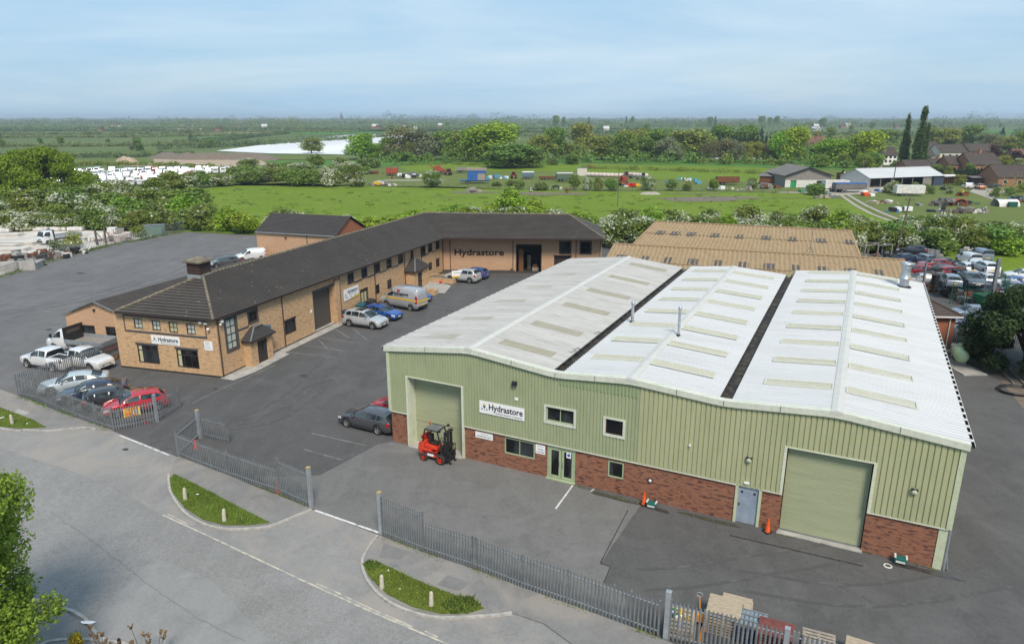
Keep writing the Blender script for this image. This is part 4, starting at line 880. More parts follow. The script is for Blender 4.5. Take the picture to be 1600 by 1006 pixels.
for F, x, z in ((FB, 8.75, 4.66), (FB, 9.25, 4.62), (FA, .45, 4.66)):
    q = MB(); q.box(x-.14, x+.14, -.32, -.02, z-.06, z+.08); F.put(q.build('floodlight', M['white_dirty']))
q = MB(); q.lathe(FB.W(9.4, .25, 4.15)-Vector((A_.x, A_.y, 0)), [(.001,-.1),(.09,-.06),(.11,.04),(.06,.12),(.001,.13)], 12); q.lathe(FA.W(.3, .2, 4.45)-Vector((A_.x, A_.y, 0)), [(.001,-.08),(.07,-.05),(.09,.03),(.05,.1),(.001,.11)], 12)
q.build('camera_dome', M['white'], br, True)
q = MB(); q.box(17.72, 17.8, -.16, -.02, 4.15, 4.25); q.box(43.2, 43.35, -.2, -.02, 4.5, 4.65); q.box(12.6, 12.8, -.06, -.001, 2.2, 2.5); FA.put(q.build('wall_light', M['white']))
# rear wing: open doorway with things inside, windows
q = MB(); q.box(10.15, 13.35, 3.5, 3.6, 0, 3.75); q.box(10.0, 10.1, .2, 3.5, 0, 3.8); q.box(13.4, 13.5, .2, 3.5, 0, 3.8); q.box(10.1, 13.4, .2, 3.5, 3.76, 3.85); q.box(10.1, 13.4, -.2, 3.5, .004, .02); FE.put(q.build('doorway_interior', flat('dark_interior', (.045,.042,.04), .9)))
q = MB(); q.box(10.0, 10.12, -.04, .1, 0, 3.85); q.box(13.38, 13.5, -.04, .1, 0, 3.85); q.box(10.0, 13.5, -.04, .1, 3.75, 3.95); FE.put(q.build('door_frame', DT))
q = MB(); q.box(10.35, 11.0, .5, .56, 0, 3.2, 0); q.box(12.2, 13.1, 1.2, 1.9, 0, .5, 1); q.box(12.3, 12.9, 1.3, 1.8, .5, .9, 0); q.box(11.5, 12.0, 2.4, 3.0, 0, 2.0, 1); FE.put(q.build('stored_goods', [flat('brown_timber', (.16,.07,.03)), M['pallet_grey']]))
shutter(FE, 15.2, 17.5, 0, 2.35, .28, M['dark_trim']); q = MB(); q.box(15.1, 17.6, -.04, -.001, 2.35, 2.5); FE.put(q.build('lintel', DT))
for h in hE[2:]: window(FE, h[0], h[1], h[2]+.12, h[3]-.02, DT, M['glass'], 2, 2, .1, .06, sur=SB, sw=.12)
q = MB(); q.box(-.05, 9.9, -.45, -.02, .004, .35); q.box(9.3, 9.5, -.5, 0, .36, .6); FE.put(q.build('kerb_block', flat('dark_kerb', (.07,.065,.06), .9)))
t = text('Hydrastore', 1.15, flat('dark_letters', (.03,.02,.02)), None, name='wall_lettering', width=6.75, depth=.03, bold=.02); tag(t, 'large dark letters fixed across the brick wall of the rear wing', 'sign lettering')
t.location = FE.W(1.52, .05, 2.42); t.rotation_euler = (0, 0, FE.a)
text_sign('sign', 'white board with dark lettering over the ground windows of the office end wall', FB, 3.55, 2.42, 2.78, .76, [('Hydrastore', .50, .66, .26, 1.95, NT_), ('Hydraulic Systems & Components', .13, .95, .08, 1.6, NT_)], out=.04)
text_sign('sign', 'small portrait white notice near the drainpipe at the office corner', FB, 8.68, 2.28, .78, .76, [('OFFICES', .10, .08, .62, .42, GY), ('RECEPTION', .10, .08, .48, .5, GY), ('GOODS IN', .10, .08, .30, .42, GY), ('DELIVERIES', .10, .08, .16, .5, GY)], out=.04, logo=False)
ts = text_sign('sign', 'white board with dark lettering and yellow foot beside the workshop shutter', FA, 18.55, 1.92, 2.9, 1.18, [('Hydrastore', .5, .68, .66, 2.0, NT_), ('Hydraulic Systems & Components', .13, 1.0, .48, 1.6, NT_)], out=.05)
b = MB(); b.poly([(.9,-.006,.01),(2.9,-.006,.01),(2.9,-.006,.26)], 0); b.build('corner_flash', YL, ts); b = MB(); [b.poly([(x,-.006,.2),(x+.3,-.006,.2),(x+.3,-.006,.3),(x,-.006,.3)]) for x in (.4, 1.2, 2.0)]; b.build('small_logo', GY, ts)
# concrete path along the office
b = MB(); c0 = [(-.25,0),(-.25,-1.35),(2.0,-1.75),(6.9,-1.55),(7.0,-.95),(17.0,-1.0),(19,-.9),(19,0)]
b.poly([(FA.W(x, -y).x, FA.W(x, -y).y, .03) for x, y in c0][::-1]); o = struct(b.build('path', M['concrete'])); 
if o.data.polygons[0].normal.z < 0: o.data.flip_normals()
b = MB(); b.poly([(FA.W(x, -y).x, FA.W(x, -y).y, .03) for x, y in ((31.8,0),(32.2,-5.3),(36.2,-4.4),(37.7,-1.4),(37.7,0))]); o = struct(b.build('path', M['concrete']))
if o.data.polygons[0].normal.z < 0: o.data.flip_normals()

# ---------------------------------------------------------------- brick annexe, left of the office
an = thing('annexe', 'low pinkish brick annexe with a tiled gable roof behind the white flatbed truck', 'annexe', (-41.0, 63.0, 0), 0)
z0, zr = 3.0, 4.45; gL = G(98, 491, z0); gR = G(186, 497, z0); gT = G(144, 471, zr); far = Vector((ux.x, ux.y, 0))*22
def la(v): return Vector((v.x+41.0, v.y-63.0, v.z))
gLw = Vector((gL.x, gL.y)); gRw = Vector((gR.x, gR.y)); Fg = Frame(an, gLw+Vector((.15,.1)), gRw+Vector((.6,.1)))
ga = lambda x: 2.9+(1.4*(x/(Fg.L*.5)) if x < Fg.L/2 else 1.4*((Fg.L-x)/(Fg.L*.5)))
hh = [(1.0, 2.95, .3, 2.05), (4.1, 5.6, .3, 2.05)]
b = MB(); wall_mesh(b, Fg.L, 0, ga, hh, brk=[Fg.L/2]); Fg.put(b.build('wall', M['pink_brick']))
for h in hh: window(Fg, *h, DT, M['glass'], 3, 1, .09, .05)
b = MB(); Rr = la(gR)+Vector((.7,0,0)); tiled_slope(b, la(gL), la(gL)+far, la(gT), la(gT)+far, .3, .05); tiled_slope(b, Rr+far, Rr, la(gT)+far, la(gT), .3, .05); rf = b.build('roof', M['dark_tile'], an)
b = MB(); b.bar(la(gL), la(gT), .1, .14); b.bar(la(gT), Rr, .1, .14); b.build('verge_trim', M['galv'], rf)
Fs = Frame(an, Fg.W(0)+Vector((far.x, far.y, 0)), Fg.W(0)); b = MB(); wall_mesh(b, Fs.L, 0, 2.9); Fs.put(b.build('wall', M['pink_brick']))
b = MB(); b.box(Fg.L/2-.08, Fg.L/2+.08, -.15, 0, 3.45, 3.65); Fg.put(b.build('wall_light', M['black']))

# ---------------------------------------------------------------- brick workshop behind the office
bw = thing('workshop', 'plain buff brick workshop with a dark tiled gable roof at the back of the yard', 'workshop', (-38, 108, 0), 0)
zE, zR = 4.0, 6.3; a0 = Vector(G2(398, 362, zE)); a1 = Vector(G2(522, 369, zE)); d = (a1-a0).normalized(); nn = Vector((-d.y, d.x)); wd = 9.0
def lw_(v, z): return Vector((v.x+38, v.y-108, z))
q1 = a1-nn*.0; Fw = Frame(bw, a0+nn*.3, a1+nn*.3)
b = MB(); wall_mesh(b, Fw.L, 0, 3.9); Fw.put(b.build('wall', M['pink_brick']))
Fr = Frame(bw, a1+nn*.3, a1+nn*(wd-.3)); b = MB(); wall_mesh(b, Fr.L, 0, lambda x: 3.9+2.1*(1-abs(x-Fr.L/2)/(Fr.L/2)), brk=[Fr.L/2]); Fr.put(b.build('wall', M['orange_brick']))
Fl = Frame(bw, a0+nn*(wd-.3), a0+nn*.3); b = MB(); wall_mesh(b, Fl.L, 0, lambda x: 3.9+2.1*(1-abs(x-Fl.L/2)/(Fl.L/2)), brk=[Fl.L/2]); Fl.put(b.build('wall', M['pink_brick']))
b = MB(); ra = a0+nn*wd/2; rb = a1+nn*wd/2; o1 = a0-d*.2; o2 = a1+d*.3
tiled_slope(b, lw_(a0, zE), lw_(a1+d*.3, zE), lw_(ra, zR), lw_(rb+d*.3, zR), .3, .05); tiled_slope(b, lw_(a1+nn*wd+d*.3, zE), lw_(a0+nn*wd, zE), lw_(rb+d*.3, zR), lw_(ra, zR), .3, .05); rf = b.build('roof', M['plain_tile'], bw)
b = MB(); b.bar(lw_(a0, zE-.05), lw_(a1, zE-.05), .12, .12); b.build('gutter', M['galv_bright'], bw)
b = MB(); b.cyl(lw_(Vector(Fw.W(8.8, .06)[:2]), 0), lw_(Vector(Fw.W(8.8, .06)[:2]), 3.9), .05, 6); b.build('downpipe', DT, bw)
b = MB(); b.lathe(Fw.W(5.2, .12, 3.3)-Vector((-38,108,0)), [(.001,-.1),(.12,-.1),(.14,.1),(.001,.12)], 10); b.build('wall_light', M['black'], bw)

# ---------------------------------------------------------------- tan-roofed double workshop behind the warehouse
tn = thing('factory_unit', 'double-span factory unit with lichened tan corrugated roofs behind the white roofed warehouse', 'factory unit', (20, 90, 0), 0)
zt, ze = 6.3, 4.4
ridge1 = (G(1025, 347, zt), G(1329, 361, zt)); val1 = (G(990, 382, ze), G(1344, 401.5, ze)); ridge2 = (G(961, 382, zt), G(1411, 407, zt)); eav2 = (G(900, 430, ze), G(1434, 445, ze))
dv = (ridge1[1]-ridge1[0]).normalized(); nv = Vector((dv.y, -dv.x, 0))
def corr_slope(b, r0, r1, e0, e1, per=.48, h=.085, m=0):
    L = (r1-r0).length; n = int(L/per*2); P = []
    for k in range(n+1):
        t = k/n; u = Vector((0,0,h if k % 2 else 0)); P.append((lerp(r0, r1, t)+u, lerp(e0, e1, t)+u))
    for (a, c), (a2, c2) in zip(P[:-1], P[1:]): b.poly([c, c2, a2, a], m)
off_ = Vector((-20, -90, 0)); l = lambda v: v+off_
s1 = (val1[0]-ridge1[0]).length; 
e2a = ridge2[0]+nv*9.2; e2b = ridge2[1]+nv*9.2; e2a.z = e2b.z = ze
v1a, v1b = val1
b1a = ridge1[0]-nv*8.8; b1b = ridge1[1]-nv*8.8; b1a.z = b1b.z = ze
def halfslope(b, r0, r1, e0, e1):
    m0, m1 = lerp(r0, e0, .52), lerp(r1, e1, .52); corr_slope(b, r0+Vector((0,0,.04)), r1+Vector((0,0,.04)), m0+Vector((0,0,.05)), m1+Vector((0,0,.05))); corr_slope(b, m0, m1, e0, e1)
b = MB(); halfslope(b, l(ridge1[0]), l(ridge1[1]), l(v1a), l(v1b)); halfslope(b, l(ridge1[1]), l(ridge1[0]), l(b1b), l(b1a)); b.build('roof', M['roof_tan'], tn)
b = MB(); halfslope(b, l(ridge2[0]), l(ridge2[1]), l(e2a), l(e2b)); vb0 = ridge2[0]-nv*9; vb1 = ridge2[1]-nv*9; vb0.z = vb1.z = ze; halfslope(b, l(ridge2[1]), l(ridge2[0]), l(vb1), l(vb0)); b.build('roof', M['roof_tan'], tn)
b = MB()
for a, c in ((ridge1[0], v1a), (ridge1[1], v1b), (ridge2[0], e2a), (ridge2[1], e2b)): b.bar(l(a)+Vector((0,0,.08)), l(c)+Vector((0,0,.08)), .28, .10)
for a, c in (ridge1, ridge2): b.bar(l(a)+Vector((0,0,.12)), l(c)+Vector((0,0,.12)), .4, .08)
b.build('ridge_cap', M['roof_tan'], tn)
for (r0, r1, e0, e1, ts_) in ((ridge1[0], ridge1[1], v1a, v1b, [((u-1040)/(1314-1040)*.9+.055, .46) for u in (1040, 1063, 1087, 1123, 1160, 1198, 1235, 1275, 1314)]), (ridge2[0], ridge2[1], e2a, e2b, [(k/11.6+.03, .40) for k in range(12)])):
    for t, sdn in ts_:
        L = (r1-r0).length; dt = .55/L; b = MB(); cell = []
        for k in range(5):
            ta = t+dt*2*k/5; P = lambda tt, ss: l(lerp(lerp(r0, r1, tt), lerp(e0, e1, tt), ss))+Vector((0,0,.12 if k % 2 else .09))
            b.poly([P(ta, sdn+.10), P(ta+dt*2/5, sdn+.10), P(ta+dt*2/5, sdn-.06), P(ta, sdn-.06)])
        b.build('rooflight', M['rooflight_grey'], tn)
b = MB()
for a, c in ((v1a, b1a), (b1b, v1b), (e2a, vb0), (vb1, e2b), (e2b, e2a)):
    a2, c2 = l(a).copy(), l(c).copy(); b.poly([(a2.x,a2.y,0),(c2.x,c2.y,0),(c2.x,c2.y,ze),(a2.x,a2.y,ze)])
for r_, a, c in ((ridge1[0], v1a, b1a), (ridge1[1], v1b, b1b), (ridge2[0], e2a, vb0), (ridge2[1], e2b, vb1)): b.poly([l(a), l(r_), l(c)])
b.build('wall', M['fibre_grey'], tn)
b = MB(); pr = l(lerp(ridge2[0], ridge2[1], .70)); b.cyl(pr, pr+Vector((.1,0,3.4)), .03, 5); b.cyl(pr+Vector((.6,.3,0)), pr+Vector((.05,0,.9)), .03, 5); b.cyl(pr+Vector((-.6,.3,0)), pr+Vector((.05,0,.9)), .03, 5); b.build('aerial', M['galv'], tn)

# ---------------------------------------------------------------- small brick lodge behind the right-hand bay
lo = thing('lodge', 'small orange brick building with brown hipped roof at the far right corner of the warehouse', 'lodge', (36, 66, 0), 0)
ze, zr = 3.0, 5.0; c1 = Vector(G2(1505, 495, ze)); dL = Vector((math.cos(WA+.38), math.sin(WA+.38))); dN = Vector((-dL.y, dL.x))
wd, ln = 8.5, 12.0
Pc = [c1-dL*ln, c1, c1+dN*wd, c1+dN*wd-dL*ln]; r1_ = c1+dN*wd/2-dL*4.2; r0_ = c1+dN*wd/2-dL*(ln-4.0); lq = lambda v, z: Vector((v.x-36, v.y-66, z))
b = MB(); tiled_slope(b, lq(Pc[0], ze), lq(Pc[1], ze), lq(r0_, zr), lq(r1_, zr)); tiled_slope(b, lq(Pc[1], ze), lq(Pc[2], ze), lq(r1_, zr), lq(r1_, zr)); tiled_slope(b, lq(Pc[2], ze), lq(Pc[3], ze), lq(r1_, zr), lq(r0_, zr)); tiled_slope(b, lq(Pc[3], ze), lq(Pc[0], ze), lq(r0_, zr), lq(r0_, zr)); rf = b.build('roof', M['brown_tile'], lo)
b = MB(); [b.cyl(lq(a, za)+Vector((0,0,.06)), lq(c, zc)+Vector((0,0,.06)), .12, 6) for a, za, c, zc in ((Pc[1], ze, r1_, zr), (Pc[2], ze, r1_, zr), (r0_, zr, r1_, zr), (Pc[0], ze, r0_, zr))]; b.build('ridge_tiles', M['brown_tile'], rf)
inn = [Pc[0]+dL*.4+dN*.4, Pc[1]-dL*.4+dN*.4, Pc[2]-dL*.4-dN*.4, Pc[3]+dL*.4-dN*.4]
for i in range(4):
    Fx = Frame(lo, inn[i], inn[(i+1) % 4]); q = MB(); wall_mesh(q, Fx.L, 0, 2.95); Fx.put(q.build('wall', M['orange_brick']))
b = MB(); [b.bar(lq(Pc[i], ze-.06), lq(Pc[(i+1) % 4], ze-.06), .12, .12) for i in range(4)]; pp = lq(Pc[1]-dL*.9+dN*.3, 0); b.cyl(pp, pp+Vector((0,0,2.9)), .05, 6); b.build('gutter', M['white'], lo)
# ================================================================ VEHICLES
def interp(P, x):
    if x <= P[0][0]: return P[0][1]
    for (a, za), (c, zc) in zip(P[:-1], P[1:]):
        if x <= c: return za+(zc-za)*(x-a)/(c-a)
    return P[-1][1]
SPEC = {   # L, W, H, axle front, axle rear, wheel radius, belt line points, roof line points, windscreen/side/rear glass
 'hatch':  dict(L=4.25, W=1.78, af=.86, ar=3.46, wr=.32, belt=[(0,.62),(.10,.72),(.5,.83),(1.05,.93),(2.2,.96),(3.6,1.0),(4.12,1.02),(4.2,.92),(4.25,.62)], roof=[(1.0,.93),(1.55,1.25),(2.0,1.43),(2.6,1.46),(3.4,1.42),(3.75,1.34),(4.1,1.03)], ws=(1.08,1.92), rw=(3.72,4.06), sw=[(1.45,2.38),(2.46,3.30),(3.36,3.72)]),
 'estate': dict(L=4.55, W=1.82, af=.88, ar=3.52, wr=.33, belt=[(0,.60),(.10,.70),(.5,.81),(1.1,.92),(2.2,.95),(3.8,1.0),(4.42,1.02),(4.5,.92),(4.55,.62)], roof=[(1.05,.92),(1.6,1.23),(2.05,1.41),(2.7,1.45),(3.7,1.42),(4.1,1.34),(4.42,1.03)], ws=(1.13,1.97), rw=(4.08,4.38), sw=[(1.5,2.42),(2.50,3.35),(3.42,4.0)]),
 'suv':    dict(L=4.60, W=1.87, af=.86, ar=3.66, wr=.37, belt=[(0,.70),(.08,.85),(.45,.97),(1.15,1.08),(2.3,1.12),(3.8,1.16),(4.45,1.16),(4.53,1.0),(4.6,.68)], roof=[(1.1,1.08),(1.65,1.46),(2.0,1.66),(2.6,1.73),(3.7,1.70),(4.15,1.60),(4.45,1.18)], ws=(1.18,1.95), rw=(4.08,4.38), sw=[(1.5,2.42),(2.50,3.35),(3.42,4.0)]),
 'saloon': dict(L=4.85, W=1.86, af=.90, ar=3.76, wr=.34, belt=[(0,.58),(.10,.68),(.5,.79),(1.25,.91),(2.4,.94),(3.9,.98),(4.7,1.0),(4.8,.88),(4.85,.6)], roof=[(1.2,.91),(1.8,1.23),(2.2,1.39),(2.7,1.43),(3.3,1.40),(3.8,1.26),(4.45,1.01)], ws=(1.28,2.12), rw=(3.72,4.38), sw=[(1.65,2.55),(2.63,3.45),(3.52,4.0)]),
 'van':    dict(L=5.45, W=2.02, af=.95, ar=4.45, wr=.35, belt=[(0,.75),(.10,1.0),(.35,1.18),(.85,1.30),(1.5,1.32),(5.35,1.32),(5.42,1.2),(5.45,.6)], roof=[(.75,1.30),(1.35,1.88),(1.75,2.30),(2.1,2.46),(3.4,2.52),(5.25,2.48),(5.36,2.36),(5.42,1.5)], ws=(.85,1.62), rw=None, sw=[(1.12,1.98)], tum=.10, hi=.62),
 'smallvan': dict(L=4.4, W=1.81, af=.85, ar=3.6, wr=.32, belt=[(0,.65),(.1,.82),(.45,.98),(1.0,1.10),(4.3,1.12),(4.37,1.0),(4.4,.6)], roof=[(.95,1.10),(1.5,1.5),(1.85,1.76),(2.3,1.82),(4.2,1.80),(4.32,1.7),(4.37,1.2)], ws=(1.03,1.75), rw=(4.28,4.36), sw=[(1.3,2.15)], tum=.14, hi=.85),
}
def taper(S, x):
    L = S['L']; w = S['W']/2
    if x < .75: w *= 1-.16*((.75-x)/.75)**2
    if x > L-.6: w *= 1-.08*((x-L+.6)/.6)**2
    return w
def ring(S, x):
    w = taper(S, x); belt = interp(S['belt'], x); top = belt+.045
    r0, r1 = S['roof'][0][0], S['roof'][-1][0]
    if r0 < x < r1: top = max(top, interp(S['roof'], x))
    Hm = max(p[1] for p in S['roof']); t = max(0, (top-belt-.045)/(Hm-belt)); tum = S.get('tum', .25)
    zb = .22
    if x < .25: zb += .10*(1-x/.25)
    if x > S['L']-.3: zb += .12*((x-S['L']+.3)/.3)
    for ax in (S['af'], S['ar']):
        Rr = S['wr']+.055; d = abs(x-ax)
        if d < Rr: zb = max(zb, S['wr']+math.sqrt(Rr*Rr-d*d))
    zb = min(zb, belt-.12); zl = max(.34, zb+.03); zm = max((belt*.62), zl+.03); zm = min(zm, belt-.03)
    a = w*(.95-tum*t)
    return [(0,zb),(w*.86,zb),(w*.985,zl-.02 if zl < .5 else zl),(w,zm),(w*.965,belt),(a if t > 0 else w*.90, (top-.07 if t > .15 else belt+.018)),(a*.84 if t > 0 else w*.62,(top-.012 if t > 0 else top-.015)),(0,top+(.012 if t > .1 else .0))]
def car_patch(S, x0, x1, s0, s1, n=6, off=.011, side=1, mirror=False, m=0, ns=1):
    """a strip of glass or lamp lying just proud of the body; s counts along the ring"""
    b = MB()
    xs = [x0+(x1-x0)*i/n for i in range(n+1)]; L = S['L']
    def P(x, s):
        r = ring(S, x); i = min(int(s), len(r)-2); t = s-i; y = r[i][0]*(1-t)+r[i+1][0]*t; z = r[i][1]*(1-t)+r[i+1][1]*t
        return y, z
    def pt(x, s, sd):
        y, z = P(x, s); y2, z2 = P(x, min(7, s+.05)); y1, z1 = P(x, max(0, s-.05)); ya, za = P(x+.03, s); yb, zb = P(x-.03, s)
        T = Vector((0, y2-y1, z2-z1)); U = Vector((-.06, ya-yb, za-zb)); N = U.cross(T)
        N = N.normalized() if N.length > 1e-9 else Vector((0,0,1))
        if N.z < -.2 or (abs(N.z) <= .2 and N.y < 0 and y > .2): N = -N
        q = Vector((L/2-x, y, z))+N*off; return Vector((q.x, q.y*sd, q.z))
    if mirror:   # full width: from one side over the centre to the other
        cols = [(s0+(7-s0)*k/3, 1) for k in range(4)] + [(7-(7-s0)*k/3, -1) for k in range(1, 4)]
    else:
        cols = [(s0+(s1-s0)*k/ns, side) for k in range(ns+1)]
    for i in range(n):
        for (sa, da), (sb, db) in zip(cols[:-1], cols[1:]):
            q = [pt(xs[i], sa, da), pt(xs[i+1], sa, da), pt(xs[i+1], sb, db), pt(xs[i], sb, db)]; b.poly(q, m)
    return b
_wheels = {}
def wheel_meshes(r, w=.2):
    k = (r, w)
    if k not in _wheels:
        b = MB(); b.lathe((0,0,0), [(r*.62,-w/2),(r*.93,-w/2),(r,-w*.36),(r,w*.36),(r*.93,w/2),(r*.62,w/2),(r*.60,w*.2),(.001,w*.2)], 20, 0, 'Y'); t = b.build('tyre', M['rubber'], None, True)
        q = MB(); q.lathe((0,0,0), [(r*.64,-w/2-.004),(r*.60,-w/2+.02),(r*.58,-w*.2)], 20, 0, 'Y'); q.lathe((0,0,0), [(.001,-w/2-.004),(r*.14,-w/2),(r*.16,-w*.3)], 10, 0, 'Y')
        for i in range(5):
            a = 2*math.pi*i/5; c, s = math.cos(a), math.sin(a); q.bar((c*r*.1,-w/2+.02,s*r*.1), (c*r*.61,-w/2+.012,s*r*.61), r*.17, .03, 0, (0,1,0))
        p = q.build('rim', M['silver']); _wheels[k] = (t.data, p.data); bpy.data.objects.remove(t); bpy.data.objects.remove(p)
    return _wheels[k]
def add_wheel(t, x, y, r, w=.2, z=None, rim=None):
    tm, rm = wheel_meshes(r, w)
    o = bpy.data.objects.new('wheel', None); COL.objects.link(o); o.parent = t; o.location = (x, y, z if z is not None else r); o.rotation_euler = (0, 0, 0 if y < 0 else math.pi); o.empty_display_size = .2
    a = bpy.data.objects.new('tyre', tm); COL.objects.link(a); a.parent = o
    c = bpy.data.objects.new('rim', rm); COL.objects.link(c); c.parent = o
    return o
def make_car(kind, label, pm, loc, rz, group=None, name='parked_car', cat='car', sunroof=False, open_=False, plates=True, z=0, detail=True, cladding=False):
    S = SPEC[kind]; L = S['L']; t = thing(name, label, cat, (loc[0], loc[1], z), rz, group)
    xs = sorted(set([round(i*L/46, 3) for i in range(47)] + [round(a+d, 3) for a in (S['af'], S['ar']) for d in (-.38,-.34,-.28,-.2,-.1,0,.1,.2,.28,.34,.38)] + [round(p[0], 3) for p in S['belt']+S['roof']] + [.03, L-.03]))
    b = MB(); V = []; F = []; rn = 15
    for x in xs:
        r = ring(S, x); full = [(-y, z_) for y, z_ in r[1:][::-1] if y > 0]; full = [(y, z_) for y, z_ in r] + [(-y, z_) for y, z_ in r[1:-1][::-1]]
        rn = len(full); V += [(L/2-x, y, z_) for y, z_ in full]
    for i in range(len(xs)-1):
        for j in range(rn): F.append((i*rn+j, i*rn+(j+1) % rn, (i+1)*rn+(j+1) % rn, (i+1)*rn+j))
    F.append(tuple(range(rn))[::-1]); F.append(tuple(range((len(xs)-1)*rn, len(xs)*rn)))
    b.mesh(V, F); body = b.build('body', pm, t, True)
    me = body.data; me.polygons[len(me.polygons)-1].use_smooth = False; me.polygons[len(me.polygons)-2].use_smooth = False
    for e in me.edges: pass
    hi = S.get('hi', .93)
    if S['ws']: car_patch(S, S['ws'][0], S['ws'][1], 4.3, 7, 6, .012, mirror=True).build('windscreen', M['car_glass'], t, True)
    if S['rw']: car_patch(S, S['rw'][0], S['rw'][1], 4.4, 7, 5, .012, mirror=True).build('rear_window', M['car_glass'], t, True)
    for x0, x1 in S['sw']:
        for sd in (1, -1): car_patch(S, x0, x1, 4.12, 4+hi, 4, .010, sd).build('side_window', M['car_glass'], t, True)
    for sd in (1, -1):
        car_patch(S, .06, .42, 3.35 if kind != 'van' else 3.2, 3.95, 4, .010, sd).build('headlight', M['lamp_glass'], t, True)
        car_patch(S, L-.34, L-.06, 3.35 if 'van' not in kind else 3.1, 3.95 if 'van' not in kind else 4.4, 4, .010, sd).build('tail_light', M['red_lens'], t, True)
        q = MB(); xm = L/2-(S['ws'][0]+.42); ym = sd*(S['W']/2*.97); zm = interp(S['belt'], S['ws'][0]+.42)+.08
        q.lathe((xm, ym+sd*.09, zm), [(.001,-.06),(.07,-.05),(.085,0),(.07,.05),(.001,.07)], 8, 0, 'X'); q.bar((xm, ym-sd*.03, zm-.04), (xm, ym+sd*.06, zm-.02), .05, .03)
        q.build('mirror', pm, t, True)
        q = MB(); q.box(L/2-S['ar']+S['wr']+.08, L/2-S['af']-S['wr']-.08, sd*S['W']/2*.90, sd*(S['W']/2*.995), .20, .315 if not cladding else .40); q.build('sill', M['black'], t)
    wf = S['W']/2*.84
    q = MB(); q.box(L/2-.03, L/2+.012, -wf*.55, wf*.55, .50, .60); q.box(L/2-.06, L/2+.010, -wf*.8, wf*.8, .30, .42); q.build('grille', M['black'], t)
    if plates:
        q = MB(); q.box(L/2+.012, L/2+.022, -.26, .26, .43, .54); q.build('number_plate', M['plate_white'], t); q = MB(); q.box(-L/2-.02, -L/2-.008, -.26, .26, .62, .73); q.build('number_plate', M['plate_yellow'], t)
    q = MB(); q.box(-L/2-.012, -L/2+.06, -wf*.9, wf*.9, .32, .42); q.build('rear_bumper', M['black'], t)
    if sunroof: car_patch(S, S['ws'][1]+.35, S['ws'][1]+1.25, 6.1, 7, 4, .012, mirror=True).build('sunroof', M['car_glass'], t, True)
    for ax in (S['af'], S['ar']):
        for sd in (1, -1): add_wheel(t, L/2-ax, sd*(S['W']/2-.105), S['wr'])
    return t
def by_wheels(kind, rear, front, z=0):
    """near-side wheel contact pixels -> centre and heading"""
    S = SPEC[kind]; a = Vector(G2(*rear)); c = Vector(G2(*front)); h = math.atan2(c.y-a.y, c.x-a.x); d = (c-a).normalized(); n = Vector((-d.y, d.x))
    if n.y < 0: n = -n
    mid = (a+c)/2+n*(S['W']/2-.1); shift = S['L']/2-(S['af']+S['ar'])/2
    return (mid-d*shift, h)
def by_front(kind, front, h, ahead=True):
    S = SPEC[kind]; c = Vector(G2(*front)); d = Vector((math.cos(h), math.sin(h))); n = Vector((-d.y, d.x))
    if n.y < 0: n = -n
    ax = S['af'] if ahead else S['ar']
    return c+n*(S['W']/2-.1)-d*(S['L']/2-ax)
P_ = dict(silver=paint('silver_paint', (.50,.52,.54)), ice=paint('pale_blue_silver_paint', (.50,.555,.59)), blue=paint('bright_blue_paint', (.02,.09,.36)), grey=paint('dark_grey_paint', (.075,.075,.085)), navy=paint('navy_paint', (.022,.03,.065)),
          black=paint('charcoal_paint', (.03,.032,.04)), red=paint('red_paint', (.52,.015,.03)), white=paint('white_paint', (.78,.78,.78)), vsil=paint('van_silver_paint', (.42,.43,.45)), dred=paint('dark_red_paint', (.30,.012,.02)), dkblue=paint('dark_blue_paint', (.02,.035,.09)), steel=paint('steel_blue_paint', (.20,.24,.30)), mid=paint('mid_blue_paint', (.03,.10,.33)))
# by the office
p, h = by_wheels('suv', (546,510), (583,515)); make_car('suv', 'silver four wheel drive estate with a dark sunroof, nose out beside the blue hatchback', P_['silver'], p, h, 'cars parked by the office', sunroof=True, cladding=True)
make_car('hatch', 'bright blue hatchback parked between the silver car with sunroof and the silver van', P_['blue'], by_front('hatch', (607,502), h-.02), h-.02, 'cars parked by the office')
# silver panel van
p, hv_ = by_wheels('van', (643,486), (603,479)); van = make_car('van', 'silver high-roof panel van with yellow stripe and dark lettering on its side', P_['vsil'], p, hv_, 'cars parked by the office', name='panel_van', cat='van', cladding=True)
S = SPEC['van']
for sd in (1, -1):
    car_patch(S, 1.0, 5.3, 3.62, 3.98, 14, .013, sd).build('stripe', M['yellow'], van)
    # writing on the flank, tilted with the body side
    H = bpy.data.objects.new('livery', None); COL.objects.link(H); H.parent = van
for sd in (1,):
    q = MB(); q.box(.2, .9, 0, .012, 0, .18); 
side = 1      # the van's left flank (+y) faces the camera when it points left
def van_words(s, size, x, z, w, mat, bold=0):
    o = text(s, size, mat, van, width=w, depth=.004, bold=bold); r = ring(S, S['L']/2-x+0 if False else 3.2); Hm = 2.5
    y = S['W']/2*(.965-.0)-.10*S['W']/2*((z-1.32)/(Hm-1.32))*1.0
    o.location = (x, y+.035, z); o.rotation_euler = (-.085, 0, math.pi); return o
van_words('Hydrastore', .48, .75, 1.64, 2.2, NT_, .014); van_words('hydraulic hose specialists', .12, .6, 1.52, 1.3, NT_)
van_words('24 HOUR', .17, 1.35, 2.12, .55, NT_, .003); van_words('CALL OUT', .10, 1.3, 1.99, .5, NT_)
q = MB(); q.box(-.32, .10, .945, .965, 2.05, 2.22); q.build('red_badge', flat('badge_red', (.6,.03,.04)), van)
q = MB(); 
q.poly([(.97,.985,1.85),(1.17,.985,1.85),(1.07,.975,2.02)], 0); q.poly([(.97,.988,1.83),(1.17,.988,1.83),(1.07,.995,1.68)], 1); q.build('emblem', [YL, NV], van)
